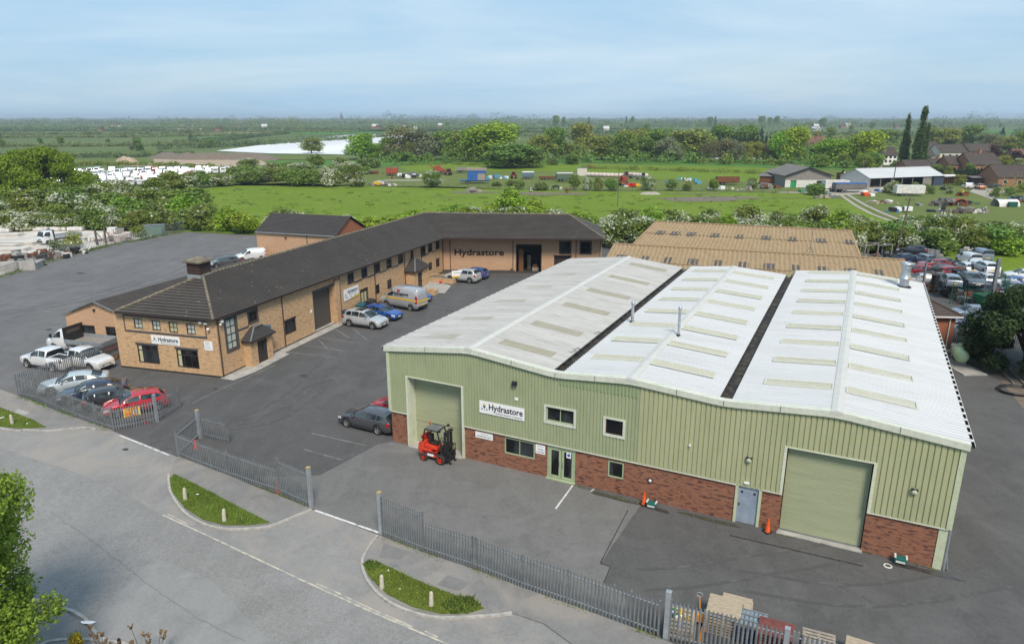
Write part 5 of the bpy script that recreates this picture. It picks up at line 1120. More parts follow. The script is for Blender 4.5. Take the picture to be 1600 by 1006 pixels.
q = MB(); q.box(-S['L']/2-.012, -S['L']/2+.05, -.9, .9, .35, .58); q.build('bumper_step', M['black'], van)
q = MB(); q.box(-S['L']/2-.012, -S['L']/2+.0, -.9, .9, 1.0, 1.2, 0); q.build('rear_stripe', M['yellow'], van)
bpy.data.objects.remove([o for o in van.children if o.name.startswith('livery')][0]); [bpy.data.objects.remove(o) for o in list(van.children) if o.name.startswith('livery')]
d = Vector((math.cos(hv_), math.sin(hv_))); n = Vector((-d.y, d.x)); n = n if n.y > 0 else -n
make_car('hatch', 'dark blue car mostly hidden behind the silver panel van', P_['mid'], p+n*2.9+d*.9, hv_+math.pi+.05, 'cars parked by the office')
p, h = by_wheels('suv', (734,443), (704,434.5)); h5 = R(158); p = by_front('suv', (734,443), h5, False)
make_car('suv', 'silver sport utility car parked nose in beside the brick planter and the long lettered wall', P_['silver'], p, h5, 'cars parked by the office', cladding=True)
d = Vector((math.cos(h5), math.sin(h5))); n = Vector((-d.y, d.x)); n = n if n.y > 0 else -n
make_car('hatch', 'blue hatchback between the silver sport utility car and the lettered wall', P_['mid'], p+n*2.3-d*.35, h5+.03, 'cars parked by the office')
p, h = by_wheels('estate', (591,679), (543,667)); make_car('estate', 'dark grey estate car parked beside the brick corner of the warehouse', P_['grey'], p, h, 'cars beside the warehouse')
d = Vector((math.cos(h), math.sin(h))); n = Vector((-d.y, d.x)); n = n if n.y > 0 else -n
make_car('hatch', 'red car just showing its nose from behind the left corner of the warehouse', P_['red'], p+n*2.6-d*.55, h, 'cars beside the warehouse')
# the fenced row by the gate: centre from nose and tail pixels
def by_ends(kind, nose, zn, tail, zt):
    a = Vector(G2(*nose, zn)); c = Vector(G2(*tail, zt)); return (a+c)/2, math.atan2(a.y-c.y, a.x-c.x)
hr = R(-155)
p, _ = by_ends('saloon', (66,603), .6, (164,586), .9); make_car('saloon', 'pale silver fastback saloon behind the fence, farthest of the row from the gate', P_['ice'], p, hr, 'cars in the fenced row', )
p, _ = by_ends('saloon', (91,618), .6, (197,598), .9); make_car('saloon', 'navy blue saloon behind the fence between the pale silver and the charcoal cars', P_['navy'], p, hr+.02, 'cars in the fenced row')
p, _ = by_ends('hatch', (135,630), .7, (221,607), .75); make_car('hatch', 'charcoal hatchback in the fenced row, parked tail towards the street', P_['black'], p, hr+math.pi+.05, 'cars in the fenced row')
p, _ = by_ends('hatch', (168,640), .6, (253,615), .8); make_car('hatch', 'bright red hatchback behind the yellow sign on the fence', P_['red'], p, hr+.12, 'cars in the fenced row')

# white pickups and a flatbed truck
def make_pickup(label, loc, rz, canopy=False, name='pickup_truck', group=None, pm=None):
    pm = pm or P_['white']
    S = dict(SPEC['suv']); S.update(L=5.2, W=1.86, af=.95, ar=4.0, wr=.38, tum=.2, belt=[(0,.72),(.08,.88),(.45,1.0),(1.2,1.1),(3.3,1.14),(5.15,1.14),(5.2,.6)], roof=[(1.15,1.1),(1.7,1.48),(2.05,1.72),(2.5,1.78),(3.2,1.76),(3.35,1.6),(3.42,1.16)] if not canopy else [(1.15,1.1),(1.7,1.48),(2.05,1.72),(2.5,1.78),(4.9,1.80),(5.05,1.6),(5.12,1.2)], ws=(1.22,2.0), rw=(3.33,3.41) if not canopy else (5.0,5.1), sw=[(1.55,2.42),(2.5,3.2)] + ([(3.55,4.75)] if canopy else []))
    SPEC['_tmp'] = S; t = make_car('_tmp', label, pm, loc, rz, group, name=name, cat='pickup truck', cladding=True)
    if not canopy:
        q = MB(); q.box(-2.5, -.95, -.70, .70, 1.19, 1.20, 0); q.box(-2.55, -.9, .70, .86, 1.18, 1.24, 1); q.box(-2.55, -.9, -.86, -.70, 1.18, 1.24, 1); q.build('load_bed', [M['black'], pm], t)
    return t
def make_flatbed(label, loc, rz, s=1.0, lorry=False, name='flatbed_truck', cat='truck'):
    L = 6.6; t = thing(name, label, cat, (loc[0], loc[1], 0), rz)
    S = dict(L=2.35, W=1.98, af=.95, ar=9, wr=.35, tum=.12, belt=[(0,.75),(.10,1.0),(.35,1.16),(.85,1.28),(2.3,1.32),(2.35,1.3)], roof=[(.75,1.28),(1.3,1.82),(1.65,2.1),(1.9,2.16),(2.35,2.16)], ws=(.85,1.55), rw=None, sw=[(1.1,1.9)], hi=.85)
    if lorry: S.update(L=1.9, af=.8, belt=[(0,.8),(.05,1.1),(.12,1.3),(1.85,1.34),(1.9,1.3)], roof=[(.1,1.3),(.35,1.9),(.55,2.2),(.8,2.26),(1.9,2.26)], ws=(.14,.5), sw=[(.5,1.4)])
    SPEC['_cab'] = S
    xs = sorted(set([round(i*S['L']/24, 3) for i in range(25)]+[round(p[0], 3) for p in S['belt']+S['roof'] if p[0] <= S['L']])); V = []; F = []
    for x in xs:
        r = ring(S, x); full = [(y, z_) for y, z_ in r] + [(-y, z_) for y, z_ in r[1:-1][::-1]]; rn = len(full); V += [(L/2-x, y, z_) for y, z_ in full]
    for i in range(len(xs)-1):
        for j in range(rn): F.append((i*rn+j, i*rn+(j+1) % rn, (i+1)*rn+(j+1) % rn, (i+1)*rn+j))
    F.append(tuple(range(rn))[::-1]); F.append(tuple(range((len(xs)-1)*rn, len(xs)*rn)))
    b = MB(); b.mesh(V, F); b.build('cab', P_['white'], t, True)
    dx = L/2-S['L']/2
    def mv(o): o.location.x += dx; return o
    mv(car_patch(S, *S['ws'], 4.3, 7, 5, .014, mirror=True).build('windscreen', M['car_glass'], t, True))
    for sd in (1, -1):
        mv(car_patch(S, *S['sw'][0], 4.1, 4.85, 4, .012, sd).build('side_window', M['car_glass'], t, True)); mv(car_patch(S, .05, .3, 3.3, 3.9, 3, .012, sd).build('headlight', M['lamp_glass'], t, True))
        q = MB(); q.box(L/2-1.0, L/2-.9, sd*1.0, sd*1.18, 1.35, 1.7); q.build('mirror', M['black'], t)
    q = MB(); q.box(L/2-.02, L/2+.02, -.75, .75, .42, .72); q.box(L/2-.02, L/2+.025, -.4, .4, .85, .98); q.build('grille', M['black'], t)
    q = MB(); q.box(-L/2+.1, L/2-1.2, -.42, -.32, .55, .75); q.box(-L/2+.1, L/2-1.2, .32, .42, .55, .75); q.build('chassis', M['black'], t)
    x1 = L/2-S['L']-.1; x0 = -L/2
    q = MB(); q.box(x0, x1, -1.05, 1.05, .86, .95, 0); q.build('deck', M['ash_wood'], t)
    for nm, bx in (('side_board', (x0, x1, 1.03, 1.07, .95, 1.32)), ('side_board', (x0, x1, -1.07, -1.03, .95, 1.32)), ('tail_board', (x0-.02, x0+.02, -1.0, 1.0, .95, 1.32))):
        q = MB(); q.box(*bx); q.build(nm, M['galv_bright'], t)
    q = MB(); q.box(x1, x1+.06, -1.05, 1.05, .95, 2.35, 0); q.box(x1-.012, x1+.072, -.7, .7, 1.75, 2.05, 1); q.build('headboard', [M['black'], flat('mesh_panel', (.10,.08,.07))], t)
    q = MB(); q.box(x0-.04, x0, -.9, .9, .5, .64); q.build('rear_light_bar', M['red_lens'], t)
    for ax in (L/2-.95, -L/2+1.25):
        for sd in (1, -1): add_wheel(t, ax, sd*.88, .36, .24)
    return t
a = Vector(G2(80,545)); c = Vector(G2(186,560)); 
make_flatbed('white flatbed truck with tall black headboard between the annexe and the fence', (-39.2, 61.25), R(164))
a = Vector(G2(42,574)); c = Vector(G2(90,582)); h = math.atan2(a.y-c.y, a.x-c.x); d = (a-c).normalized(); n = Vector((d.y, -d.x)); n = n if n.y > 0 else -n
make_pickup('white double cab pickup behind the fence with its nose to the left', ((a+c)/2+n*.85)[:2], h, False, group='pickups behind the fence')
make_pickup('white pickup behind the fence with its nose to the right, nearest the office', G2(133,573), R(-20), False, group='pickups behind the fence')
make_flatbed('white dropside lorry parked on the pale concrete of the neighbouring yard', (-77.2, 119.5), R(-118), lorry=True, name='dropside_lorry', cat='lorry')
p = Vector(G2(372,409)); make_car('smallvan', 'white van in the back yard showing above the office roof', P_['white'], G2(392,407), R(-150), name='parked_van', cat='van')
make_car('hatch', 'dark grey car in the back yard just in front of the white van', P_['grey'], G2(352,416), R(-150))

# forklift
def make_forklift(loc, rz):
    t = thing('forklift', 'red forklift truck with black mast parked before the left roller door', 'forklift', (loc[0], loc[1], 0), rz)
    RD_ = noisy('forklift_red', (.62,.055,.02), (.48,.035,.015), 3, .4, coat=.3); BK = M['black']
    b = MB(); b.box(-.95, .45, -.46, .46, .30, .62); b.box(-.95, -.28, -.50, .50, .55, .80); smoothmod(b.build('chassis', RD_, t), .04)
    b = MB(); pr = [(-1.15,.42),(-1.22,.75),(-1.18,1.12),(-1.0,1.25),(-.82,1.2),(-.80,.42)]; V = [(x, -.5, z) for x, z in pr]+[(x, .5, z) for x, z in pr]; n = len(pr); b.mesh(V, [(i, (i+1) % n, n+(i+1) % n, n+i) for i in range(n)]+[tuple(range(n))[::-1], tuple(range(n, 2*n))]); smoothmod(b.build('counterweight', RD_, t), .05)
    b = MB(); pr = [(-.80,.80),(-.78,1.08),(-.05,1.02),(.08,.80)]; V = [(x, -.40, z) for x, z in pr]+[(x, .40, z) for x, z in pr]; n = 4; b.mesh(V, [(i, (i+1) % n, n+(i+1) % n, n+i) for i in range(n)]+[tuple(range(n))[::-1], tuple(range(n, 2*n))]); smoothmod(b.build('engine_cover', RD_, t), .04)
    b = MB(); b.box(-.45, .02, -.24, .24, 1.06, 1.18); b.box(-.60, -.46, -.24, .24, 1.08, 1.62); smoothmod(b.build('seat', BK, t), .04)
    b = MB(); b.box(.38, .52, -.44, .44, .6, 1.15); b.box(.05, .6, -.48, .48, .56, .62); b.box(-.9, .6, -.53, -.46, .62, .67); b.build('dashboard', BK, t)
    b = MB(); b.cyl((.42,0,1.15),(.28,0,1.38),.025,6)
    for i in range(12):
        a0, a1 = 2*math.pi*i/12, 2*math.pi*(i+1)/12; f = lambda a_: (.28-math.sin(a_)*.10, math.cos(a_)*.17, 1.38+math.sin(a_)*.12); b.cyl(f(a0), f(a1), .016, 5)
    b.build('steering_wheel', BK, t)
    b = MB()
    for sd in (1, -1):
        for a, c in (((.50, sd*.44, .9), (.18, sd*.42, 2.08)), ((-.95, sd*.44, .85), (-.72, sd*.42, 2.08)), ((.18, sd*.42, 2.08), (-.72, sd*.42, 2.1))): b.bar(a, c, .07, .06)
    b.bar((.18,-.42,2.08),(.18,.42,2.08),.06,.06); b.bar((-.72,-.42,2.08),(-.72,.42,2.08),.06,.06); b.bar((-.9,-.44,1.5),(-.9,.44,1.5),.05,.05)
    g_ = b.build('overhead_guard', BK, t); b = MB(); b.box(-.70, .16, -.40, .40, 2.11, 2.125)
    for k in range(6): b.box(-.70, .16, -.36+k*.14, -.34+k*.14, 2.126, 2.14)
    b.build('guard_roof', M['galv'], g_)
    b = MB()
    for sd in (1, -1):
        b.box(.62, .74, sd*.28, sd*.38, .12, 2.1); b.box(.76, .84, sd*.20, sd*.27, .12, 2.15)
    for z in (.35, 1.1, 2.02): b.box(.62, .84, -.38, .38, z, z+.09)
    b.cyl((.70,0,.2),(.70,0,1.9),.045,8); b.cyl((.66,.16,.3),(.66,.16,2.2),.015,5); b.build('mast', BK, t)
    b = MB(); b.box(.86, .92, -.52, .52, .30, .38); b.box(.86, .92, -.52, .52, .68, .76); b.box(.86, .90, -.52, -.48, .3, 1.12); b.box(.86, .90, .48, .52, .3, 1.12); b.box(.86, .90, -.5, .5, 1.08, 1.12)
    for y in (-.3, -.1, .1, .3): b.box(.865, .895, y-.012, y+.012, .76, 1.08)
    b.build('load_backrest', BK, t)
    for y in (-.28, .28):
        b = MB(); b.box(.93, .97, y-.055, y+.055, .10, .76); b.box(.93, 1.08, y-.055, y+.055, .07, .11); b.build('fork', BK, t)
    b = MB(); b.cyl((-1.0, -.22, 1.42), (-1.0, .40, 1.42), .15, 12); b.build('gas_bottle', M['red_plastic'], t, True)
    b = MB(); b.lathe((-.78, .25, 2.12), [(.04,0),(.04,.10),(.055,.11),(.055,.22),(.001,.25)], 10); b.build('beacon', M['orange'], t, True)
    b = MB(); b.bar((.2,.4,2.1),(.38,.5,2.2),.04,.04); b.box(.34,.46,.44,.60,2.14,2.26); b.bar((.2,-.4,2.1),(.38,-.5,2.2),.04,.04); b.box(.34,.46,-.60,-.44,2.14,2.26); b.build('work_light', BK, t)
    b = MB(); b.box(-.55, -.10, -.475, -.465, .38, .55); b.build('label_plate', M['white'], t)
    for x, r, w in ((.45, .32, .22), (-.78, .26, .18)):
        for sd in (1, -1):
            o = add_wheel(t, x, sd*.52, r, w)
            for ch in o.children:
                if ch.name.startswith('rim'): ch.data = ch.data.copy(); ch.data.materials.clear(); ch.data.materials.append(RD_)
    return t
a = Vector(G2(661,719)); c = Vector(G2(697,728)); h = math.atan2(c.y-a.y, c.x-a.x); d = (c-a).normalized(); n = Vector((-d.y, d.x))
make_forklift(((a+c)/2+n*.55)[:2], h)
# ================================================================ FENCES, GATES AND YARD OBJECTS
def palisade(label, P, h=1.75, name='palisade_fence', pitch=.155, post_w=.10, bay=None, z=0.0, wire=False, first=True, last=True, group=None, curl=False):
    """P: world ground points; posts at every point"""
    P = [Vector(p[:2]) for p in P]; t = thing(name, label, 'fence' if 'gate' not in name else 'gate', (P[0].x, P[0].y, z), 0, group); o = P[0]
    for i, p in enumerate(P):
        if (i == 0 and not first) or (i == len(P)-1 and not last): continue
        q = P[min(i+1, len(P)-1)]; r = P[max(i-1, 0)]; a = math.atan2((q-r).y, (q-r).x); b = MB(); obox(b, Vector((p.x-o.x, p.y-o.y, 0)), .035, .05, 0, h-.02, 0, a); b.build('post', M['galv'], t)
    for a, c in zip(P[:-1], P[1:]):
        d = c-a; L = d.length; d = d/L; n = Vector((-d.y, d.x)); b = MB()
        N = max(2, int(L/pitch)); 
        for k in range(1, N):
            s = L*k/N; x, y = a.x-o.x+d.x*s-n.x*.035, a.y-o.y+d.y*s-n.y*.035; w = .043; dz = .03*math.sin(k*1.7)*.4
            p1 = (x-d.x*w, y-d.y*w); p2 = (x+d.x*w, y+d.y*w); m1 = (x-n.x*.02, y-n.y*.02)
            for u, v in ((p1, m1), (m1, p2)): b.poly([(u[0],u[1],.04),(v[0],v[1],.04),(v[0],v[1],h-.10+dz),(u[0],u[1],h-.10+dz)])
            b.poly([(p1[0],p1[1],h-.10+dz),(m1[0],m1[1],h-.10+dz),(m1[0],m1[1],h+dz)]); b.poly([(m1[0],m1[1],h-.10+dz),(p2[0],p2[1],h-.10+dz),(m1[0],m1[1],h+dz)])
        b.build('pales', M['galv'], t)
        for z_ in (.28, h-.28): b = MB(); b.bar((a.x-o.x, a.y-o.y, z_), (c.x-o.x, c.y-o.y, z_), .012, .05); b.bar((a.x-o.x, a.y-o.y, z_+.02), (c.x-o.x, c.y-o.y, z_+.02), .05, .008); b.build('rail', M['galv_bright'], t)
    return t
def gate_post(label, p, h, w=.09, yellow=True, name='gate_post'):
    t = thing(name, label, 'gate post', (p[0], p[1], 0), -.45); b = MB(); b.box(-w, w, -w, w, 0, h-.06, 0); b.build('post', M['galv_bright'], t)
    b = MB(); b.box(-w-.01, w+.01, -w-.01, w+.01, h-.06, h, 0); b.build('cap', flat('mossy_cap', (.45,.33,.15)) if yellow else M['galv_bright'], t); return t
g2 = lambda L: [G2(*q) for q in L]
palisade('galvanised palisade fence along the pavement in front of the row of parked cars', g2([(30,619),(60,626),(88,638.5),(118,651),(151,664),(178,673)]), 1.72)
palisade('palisade fence running back from the street corner to the office, before the white pickups', g2([(30,619),(79,601),(117,587.5),(156,573),(189,554)]), 1.85)
pg = palisade('palisade panel carrying the yellow sign, facing the left entrance', g2([(178,673),(214,666),(244,659)]), 1.66, last=False)
palisade('open palisade gate leaf on the thick post beside the red hatchback', g2([(249,658),(282,637)]), 1.62, name='palisade_gate', first=False)
gate_post('thick galvanised gate post between the red hatchback and the left entrance', G2(246,659), 2.05, yellow=False); gate_post('thick gate post with mossy cap where the middle fence turns at the left entrance', G2(313,684), 2.02)
palisade('short palisade return from the mossy gate post down to the street corner', g2([(311,685),(279,713)]), 1.72, first=False)
palisade('open palisade gate leaf standing in the yard at the left entrance', g2([(316,683),(358,693)]), 1.58, name='palisade_gate')
palisade('palisade fence along the pavement between the two entrances', g2([(279,713),(313,727),(358,744),(400,759),(437,771)]), 1.68, first=False)
palisade('tall palisade gate leaf folded back against the middle fence at the second entrance', g2([(438,771.5),(486,793)]), 2.25, name='palisade_gate', pitch=.14)
gate_post('thick gate post with yellowish cap on the left side of the second entrance', G2(487,794), 2.5); gate_post('thick weathered gate post with yellowish cap on the right side of the second entrance', G2(596,836), 2.48)
palisade('tall palisade gate leaf on the right side of the second entrance', g2([(598,837),(662,862.5)]), 2.28, name='palisade_gate', pitch=.14)
palisade('long palisade fence along the pavement in front of the warehouse yard', g2([(664,863),(738,887.5),(744,889.5),(815,918),(886,942.5),(958,969),(984,978),(1028,994.5)]), 1.78, first=False)
gate_post('stout square steel post between the long fence and the pallet stacks', G2(1040,998), 2.3, .10, False)
E1 = Vector(G2(1045,1000)); dE = (Vector(G2(1028,994))-Vector(G2(815,918))).normalized(); dE = Vector((math.cos(-.41), math.sin(-.41)))
palisade('palisade fence in front of the stacked pallets at the bottom edge', [E1, E1+dE*2.3, E1+dE*4.6, E1+dE*4.75, E1+dE*7.2, E1+dE*9.6, E1+dE*12], 2.0)
gate_post('square steel post in front of the grey slatted pallets', tuple(E1+dE*4.35), 2.05, .09, False)
# sign on the fence
Fs_ = Frame(pg, Vector(G2(178,673)), Vector(G2(244,659))); t = thing('warning_sign', 'yellow warning sign with red print on the fence in front of the red hatchback', 'sign', Fs_.W(.72, .10, .82), Fs_.a)
b = MB(); b.box(0, 1.02, 0, .02, 0, .62); b.build('board', flat('sign_yellow', (.72,.55,.12)), t)
RS = flat('sign_red', (.55,.05,.03)); b = MB(); b.box(.05, .6, -.006, -.001, .30, .38); b.box(.05, .55, -.006, -.001, .16, .25); b.box(.05, .8, -.006, -.001, .03, .10); b.build('print_block', RS, t); b = MB(); b.lathe((.78, -.002, .28), [(.001, -.004), (.13, -.004), (.13, 0)], 12, 0, 'Y'); b.build('picture', flat('sign_grey', (.35,.33,.45)), t)
o = text('WARNING', .17, RS, t, width=.85, bold=.004); o.location = (.06, -.003, .46); o = text('24 HOUR SECURITY', .07, YL, t, width=.5); o.location = (.07, -.008, .31)
# bollards on the verges
def bollard(label, p, lean=0, s=1.0, group='concrete bollards on the grass verges'):
    t = thing('bollard', label, 'bollard', (p[0], p[1], .08), 0, group); b = MB(); b.lathe((0,0,0), [(.115,0),(.105,.30),(.085,.62),(.06,.69),(.001,.72)], 10); o = b.build('post', noisy('weathered_bollard', (.52,.48,.38), (.38,.35,.28), 6, .9) if 'bm' not in _mc else _mc['bm'], t, True)
    _mc.setdefault('bm', o.data.materials[0]); t.rotation_euler = (lean, .02, 0); t.scale = (s, s, s); return t
for u, v, l_, le in ((20,664,'concrete bollard on the far left grass verge',.05),(290,782,'left concrete bollard on the verge between the entrances',.0),(351,816,'right concrete bollard on the verge between the entrances',-.04),(597,921,'left concrete bollard on the verge in front of the long fence',.03),(674,948,'right concrete bollard on the verge in front of the long fence',0)): bollard(l_, G2(u, v), le, 1.02)
# traffic cones
def cone(label, p, s=1.0, wonky=0):
    t = thing('traffic_cone', label, 'traffic cone', (p[0], p[1], .02), .4); b = MB(); b.box(-.2,.2,-.2,.2,0,.04); b.build('base', M['black'], t); b = MB(); b.lathe((0,0,.04), [(.14,0),(.12,.05),(.035,.68),(.03,.70),(.001,.70)], 14); b.build('cone', M['orange'], t, True); t.scale = (s, s, s); return t
cone('orange traffic cone against the brick wall near the middle of the warehouse front', G2(1006,788)); cone('orange traffic cone beside the left edge of the wide roller door', G2(1199,831), 1.02)
# red cone bases by the gates
for l_, u, v in (('small red marker cone inside the fence near the tall gate leaf', 434, 768), ('small red marker stand behind the sign fence', 227, 661), ('small red marker behind the middle fence corner', 306, 700)):
    t = thing('marker_cone', l_, 'marker', G2(u, v), 0); b = MB(); b.lathe((0,0,0), [(.16,0),(.13,.04),(.06,.6),(.001,.62)], 8); b.build('cone', M['red_plastic'], t, True)
# bait boxes / green caddies by the wall
def green_box(label, p):
    t = thing('storage_box', label, 'box', (p[0], p[1], .02), WA); b = MB(); b.box(-.26,.26,-.16,.16,.05,.34); smoothmod(b.build('box', flat('dark_green_plastic', (.01,.12,.10)), t), .03)
    for x in (-.24, .24):
        b = MB(); b.box(x-.04, x+.04, -.17, .17, .34, .39); b.build('handle', M['white_dirty'], t)
    b = MB(); b.box(-.2, .2, -.18, -.165, .1, .2); b.build('panel', M['white_dirty'], t); return t
green_box('dark green box with white handles beside the orange cone at the wall', G2(1018,793)); green_box('dark green box with white ends near the right-hand end of the brick wall', G2(1406,880))
t = thing('hose_cover', 'round white drain cover on the asphalt near the right end of the warehouse', 'drain cover', G2(1387,884), 0); b = MB(); b.lathe((0,0,.01), [(.13,.02),(.15,.035),(.19,.03),(.2,.0)], 14); b.build('cover', M['white_dirty'], t, True)
# bins beside the office door
def wheelie(label, p, rz, mat, big=True):
    t = thing('wheelie_bin', label, 'bin', p, rz); w = .62 if big else .28; dp = .45 if big else .35; hh = 1.15 if big else 1.0
    b = MB(); b.mesh([(-w*.88,-dp*.85,.12),(w*.88,-dp*.85,.12),(w*.88,dp*.85,.12),(-w*.88,dp*.85,.12),(-w,-dp,hh),(w,-dp,hh),(w,dp,hh),(-w,dp,hh)], [(3,2,1,0),(0,1,5,4),(1,2,6,5),(2,3,7,6),(3,0,4,7),(4,5,6,7)]); smoothmod(b.build('bin_body', mat, t), .03)
    b = MB(); b.mesh([(-w-.03,-dp-.05,hh+.01),(w+.03,-dp-.05,hh+.01),(w+.03,dp,hh+.05),(-w-.03,dp,hh+.05),(-w-.03,-dp-.02,hh+.07),(w+.03,-dp-.02,hh+.07),(w,dp*.5,hh+.2),(-w,dp*.5,hh+.2)], [(3,2,1,0),(0,1,5,4),(1,2,6,5),(2,3,7,6),(3,0,4,7),(4,5,6,7)]); smoothmod(b.build('lid', mat, t), .03)
    for x in (-w*.8, w*.8):
        b = MB(); b.cyl((x-.03, dp*.6, .1), (x+.03, dp*.6, .1), .1, 10); b.build('wheel', M['rubber'], t)
    return t
TL = flat('teal_plastic', (.02,.10,.13), .5)
w_ = FA.W(20.4, .8); wheelie('teal four-wheeled bin behind the silver car with the sunroof', (w_.x, w_.y), HA+.3, TL); w_ = FA.W(22.2, 1.0); wheelie('black four-wheeled bin by the office side door', (w_.x, w_.y), HA+.2, flat('bin_black', (.03,.03,.035), .5))
w_ = FA.W(17.9, .5); wheelie('small dark blue bin by the brick pier of the workshop shutter', (w_.x, w_.y), HA, flat('dark_blue_plastic', (.02,.04,.08), .5), False)
# brick planters, planter sign, bucket
def planter(label, p, rz, w, d, sz=.55):
    t = thing('planter', label, 'planter', p, rz); b = MB()
    for q in ((0, w, 0, .2), (0, w, d-.2, d), (0, .2, .2, d-.2), (w-.2, w, .2, d-.2)): b.box(q[0], q[1], q[2], q[3], 0, sz)
    b.build('brick_wall', M['buff_brick'], t); b = MB(); b.box(.2, w-.2, .2, d-.2, 0, sz-.08); b.build('soil', M['mud'], t); b = MB(); [b.box(q[0]-.02, q[1]+.02, q[2]-.02, q[3]+.02, sz+.002, sz+.05) for q in ((0,w,0,.2),(0,w,d-.2,d),(0,.2,.24,d-.24),(w-.2,w,.24,d-.24))]; b.build('coping', M['buff_brick'], t); return t
w_ = FA.W(37.2, 4.2); pl = planter('long low brick planter with a small white sign beside the silver sport utility car', (w_.x, w_.y), HA, 2.4, 3.9)
w_ = FA.W(31.0, 4.6); planter('small brick planter behind the silver van at the porch path', (w_.x, w_.y), HA, .9, 3.0, .5)
w_ = FA.W(37.6, 3.9); Fp = Frame(pl, Vector(w_[:2]), Vector(w_[:2])+Vector((math.cos(.25), math.sin(.25)))*1.6)
t = thing('planter_sign', 'small white and yellow board standing in the long brick planter', 'sign', Fp.W(0, 0, .47), Fp.a); b = MB(); b.box(0, 1.5, 0, .04, .25, 1.15); b.build('board', M['white'], t); b = MB(); b.box(.02, 1.48, -.006, -.002, .27, .47); b.build('band', YL, t); b = MB(); b.box(.1, .16, .04, .1, 0, .9); b.box(1.34, 1.4, .04, .1, 0, .9); b.build('leg', M['galv'], t); o = text('Hydrastore', .22, NT_, t, width=1.0); o.location = (.25, -.004, .8)
t = thing('bucket', 'small red bucket on the porch path by the planter', 'bucket', FA.W(36.9, 2.6)[:2], 0); b = MB(); b.lathe((0,0,.03), [(.001,0),(.13,0),(.17,.32),(.15,.32),(.12,.05),(.001,.05)], 12); b.build('pail', M['red_plastic'], t, True)
# pallets
def pallet_stack(label, p, rz, n, mat, w=1.2, d=1.0, slats=7, gap=True, name='pallet_stack', z0=0.0, group='pallet stacks by the fence'):
    t = thing(name, label, 'pallet stack', (p[0], p[1], z0), rz, group); rr = random.Random(len(label))
    for k in range(n):
        b = MB(); z = k*.145; jx, jy = rr.uniform(-.03,.03), rr.uniform(-.03,.03)
        for y in (-d/2+.05, 0, d/2-.05): b.box(-w/2+jx, w/2+jx, y-.05+jy, y+.05+jy, z, z+.02)
        for x in (-w/2+.06, 0, w/2-.06):
            for y in (-d/2+.06, 0, d/2-.06): b.box(x-.06+jx, x+.06+jx, y-.05+jy, y+.05+jy, z+.021, z+.10)
        sw = d/slats*(.66 if gap else .84)
        for s in range(slats):
            yy = -d/2+d*(s+.5)/slats; b.box(-w/2+jx, w/2+jx, yy-sw/2+jy, yy+sw/2+jy, z+.122, z+.142)
        for x in (-w/2+.06, 0, w/2-.06): b.box(x-.05+jx, x+.05+jx, -d/2+jy, d/2+jy, z+.101, z+.121)
        b.build('pallet', mat, t)
    return t
rz = -.41
pallet_stack('tall stack of pale pallets behind the fence, left of the blue crates', G2(1132,950,.9), rz, 7, M['pallet'], 1.35, 1.25, 12, False)
pallet_stack('lower stack of pale boards behind the tall pale pallet stack', G2(1152,940,.9), rz, 6, M['pallet'], 1.2, 1.0, 8, False)
pallet_stack('stack of red-brown boarded pallets behind the fence', G2(1213,985,.9), rz, 7, M['pallet_red'], 1.35, 1.1, 11, False)
pallet_stack('stack of grey weathered slatted pallets at the bottom edge', G2(1278,1002,.9), rz, 7, M['pallet_grey'], 1.2, 1.15, 6, True)
pallet_stack('stack of pale pallets at the bottom edge, rightmost of the pallets', G2(1348,1016,.6), rz-.1, 5, M['pallet'], 1.3, 1.0, 9, False)
# two leaning/low pallets with parts on them, near the square post
pallet_stack('pale crate-like pallet with clutter beside the square post', G2(1064,972,.25), rz+.1, 3, M['pallet'], 1.1, 1.5, 6, True)
t = thing('clutter', 'assorted small white and green fittings lying on the pale crate by the square post', 'fittings', (*G2(1064,972,.25), .44), 0); rr = random.Random(3)
for mt in (M['white'], flat('green_plastic', (.02,.25,.06)), flat('lilac_carton', (.4,.38,.6)), M['yellow']):
    b = MB()
    for _ in range(3):
        x, y = rr.uniform(-.35,.35), rr.uniform(-.5,.5); b.box(x-.08, x+.08, y-.06, y+.06, 0, rr.uniform(.06,.16))
    b.build('fitting', mt, t)
# grey-blue crates
t = thing('crate_stack', 'stack of blue crates under a grey gridded pallet between the pale and red-brown pallets', 'crate stack', (*G2(1174,966,.9), 0), rz)
for k in range(4):
    b = MB(); b.box(-.6,.6,-.5,.5,k*.2,k*.2+.17); 
    for i in range(6): b.box(-.58+i*.2, -.42+i*.2, -.53, -.501, k*.2+.03, k*.2+.13, 1)
    b.build('crate', [flat('crate_blue', (.02,.06,.18)), M['black']], t)
b = MB()
for i in range(7):
    for j in range(3): b.box(-.58+i*.17, -.46+i*.17, -.48+j*.34, -.22+j*.34, .86, .90, 1)
b.box(-.62,.62,-.52,.52,.81,.855, 0)
for y in (-.5,-.17,.17,.5): b.box(-.62,.62,y-.03,y+.03,.901,.93,0)
b.build('grid_pallet', [flat('grey_plastic', (.20,.21,.22)), flat('pale_blue_block', (.20,.28,.33))], t)
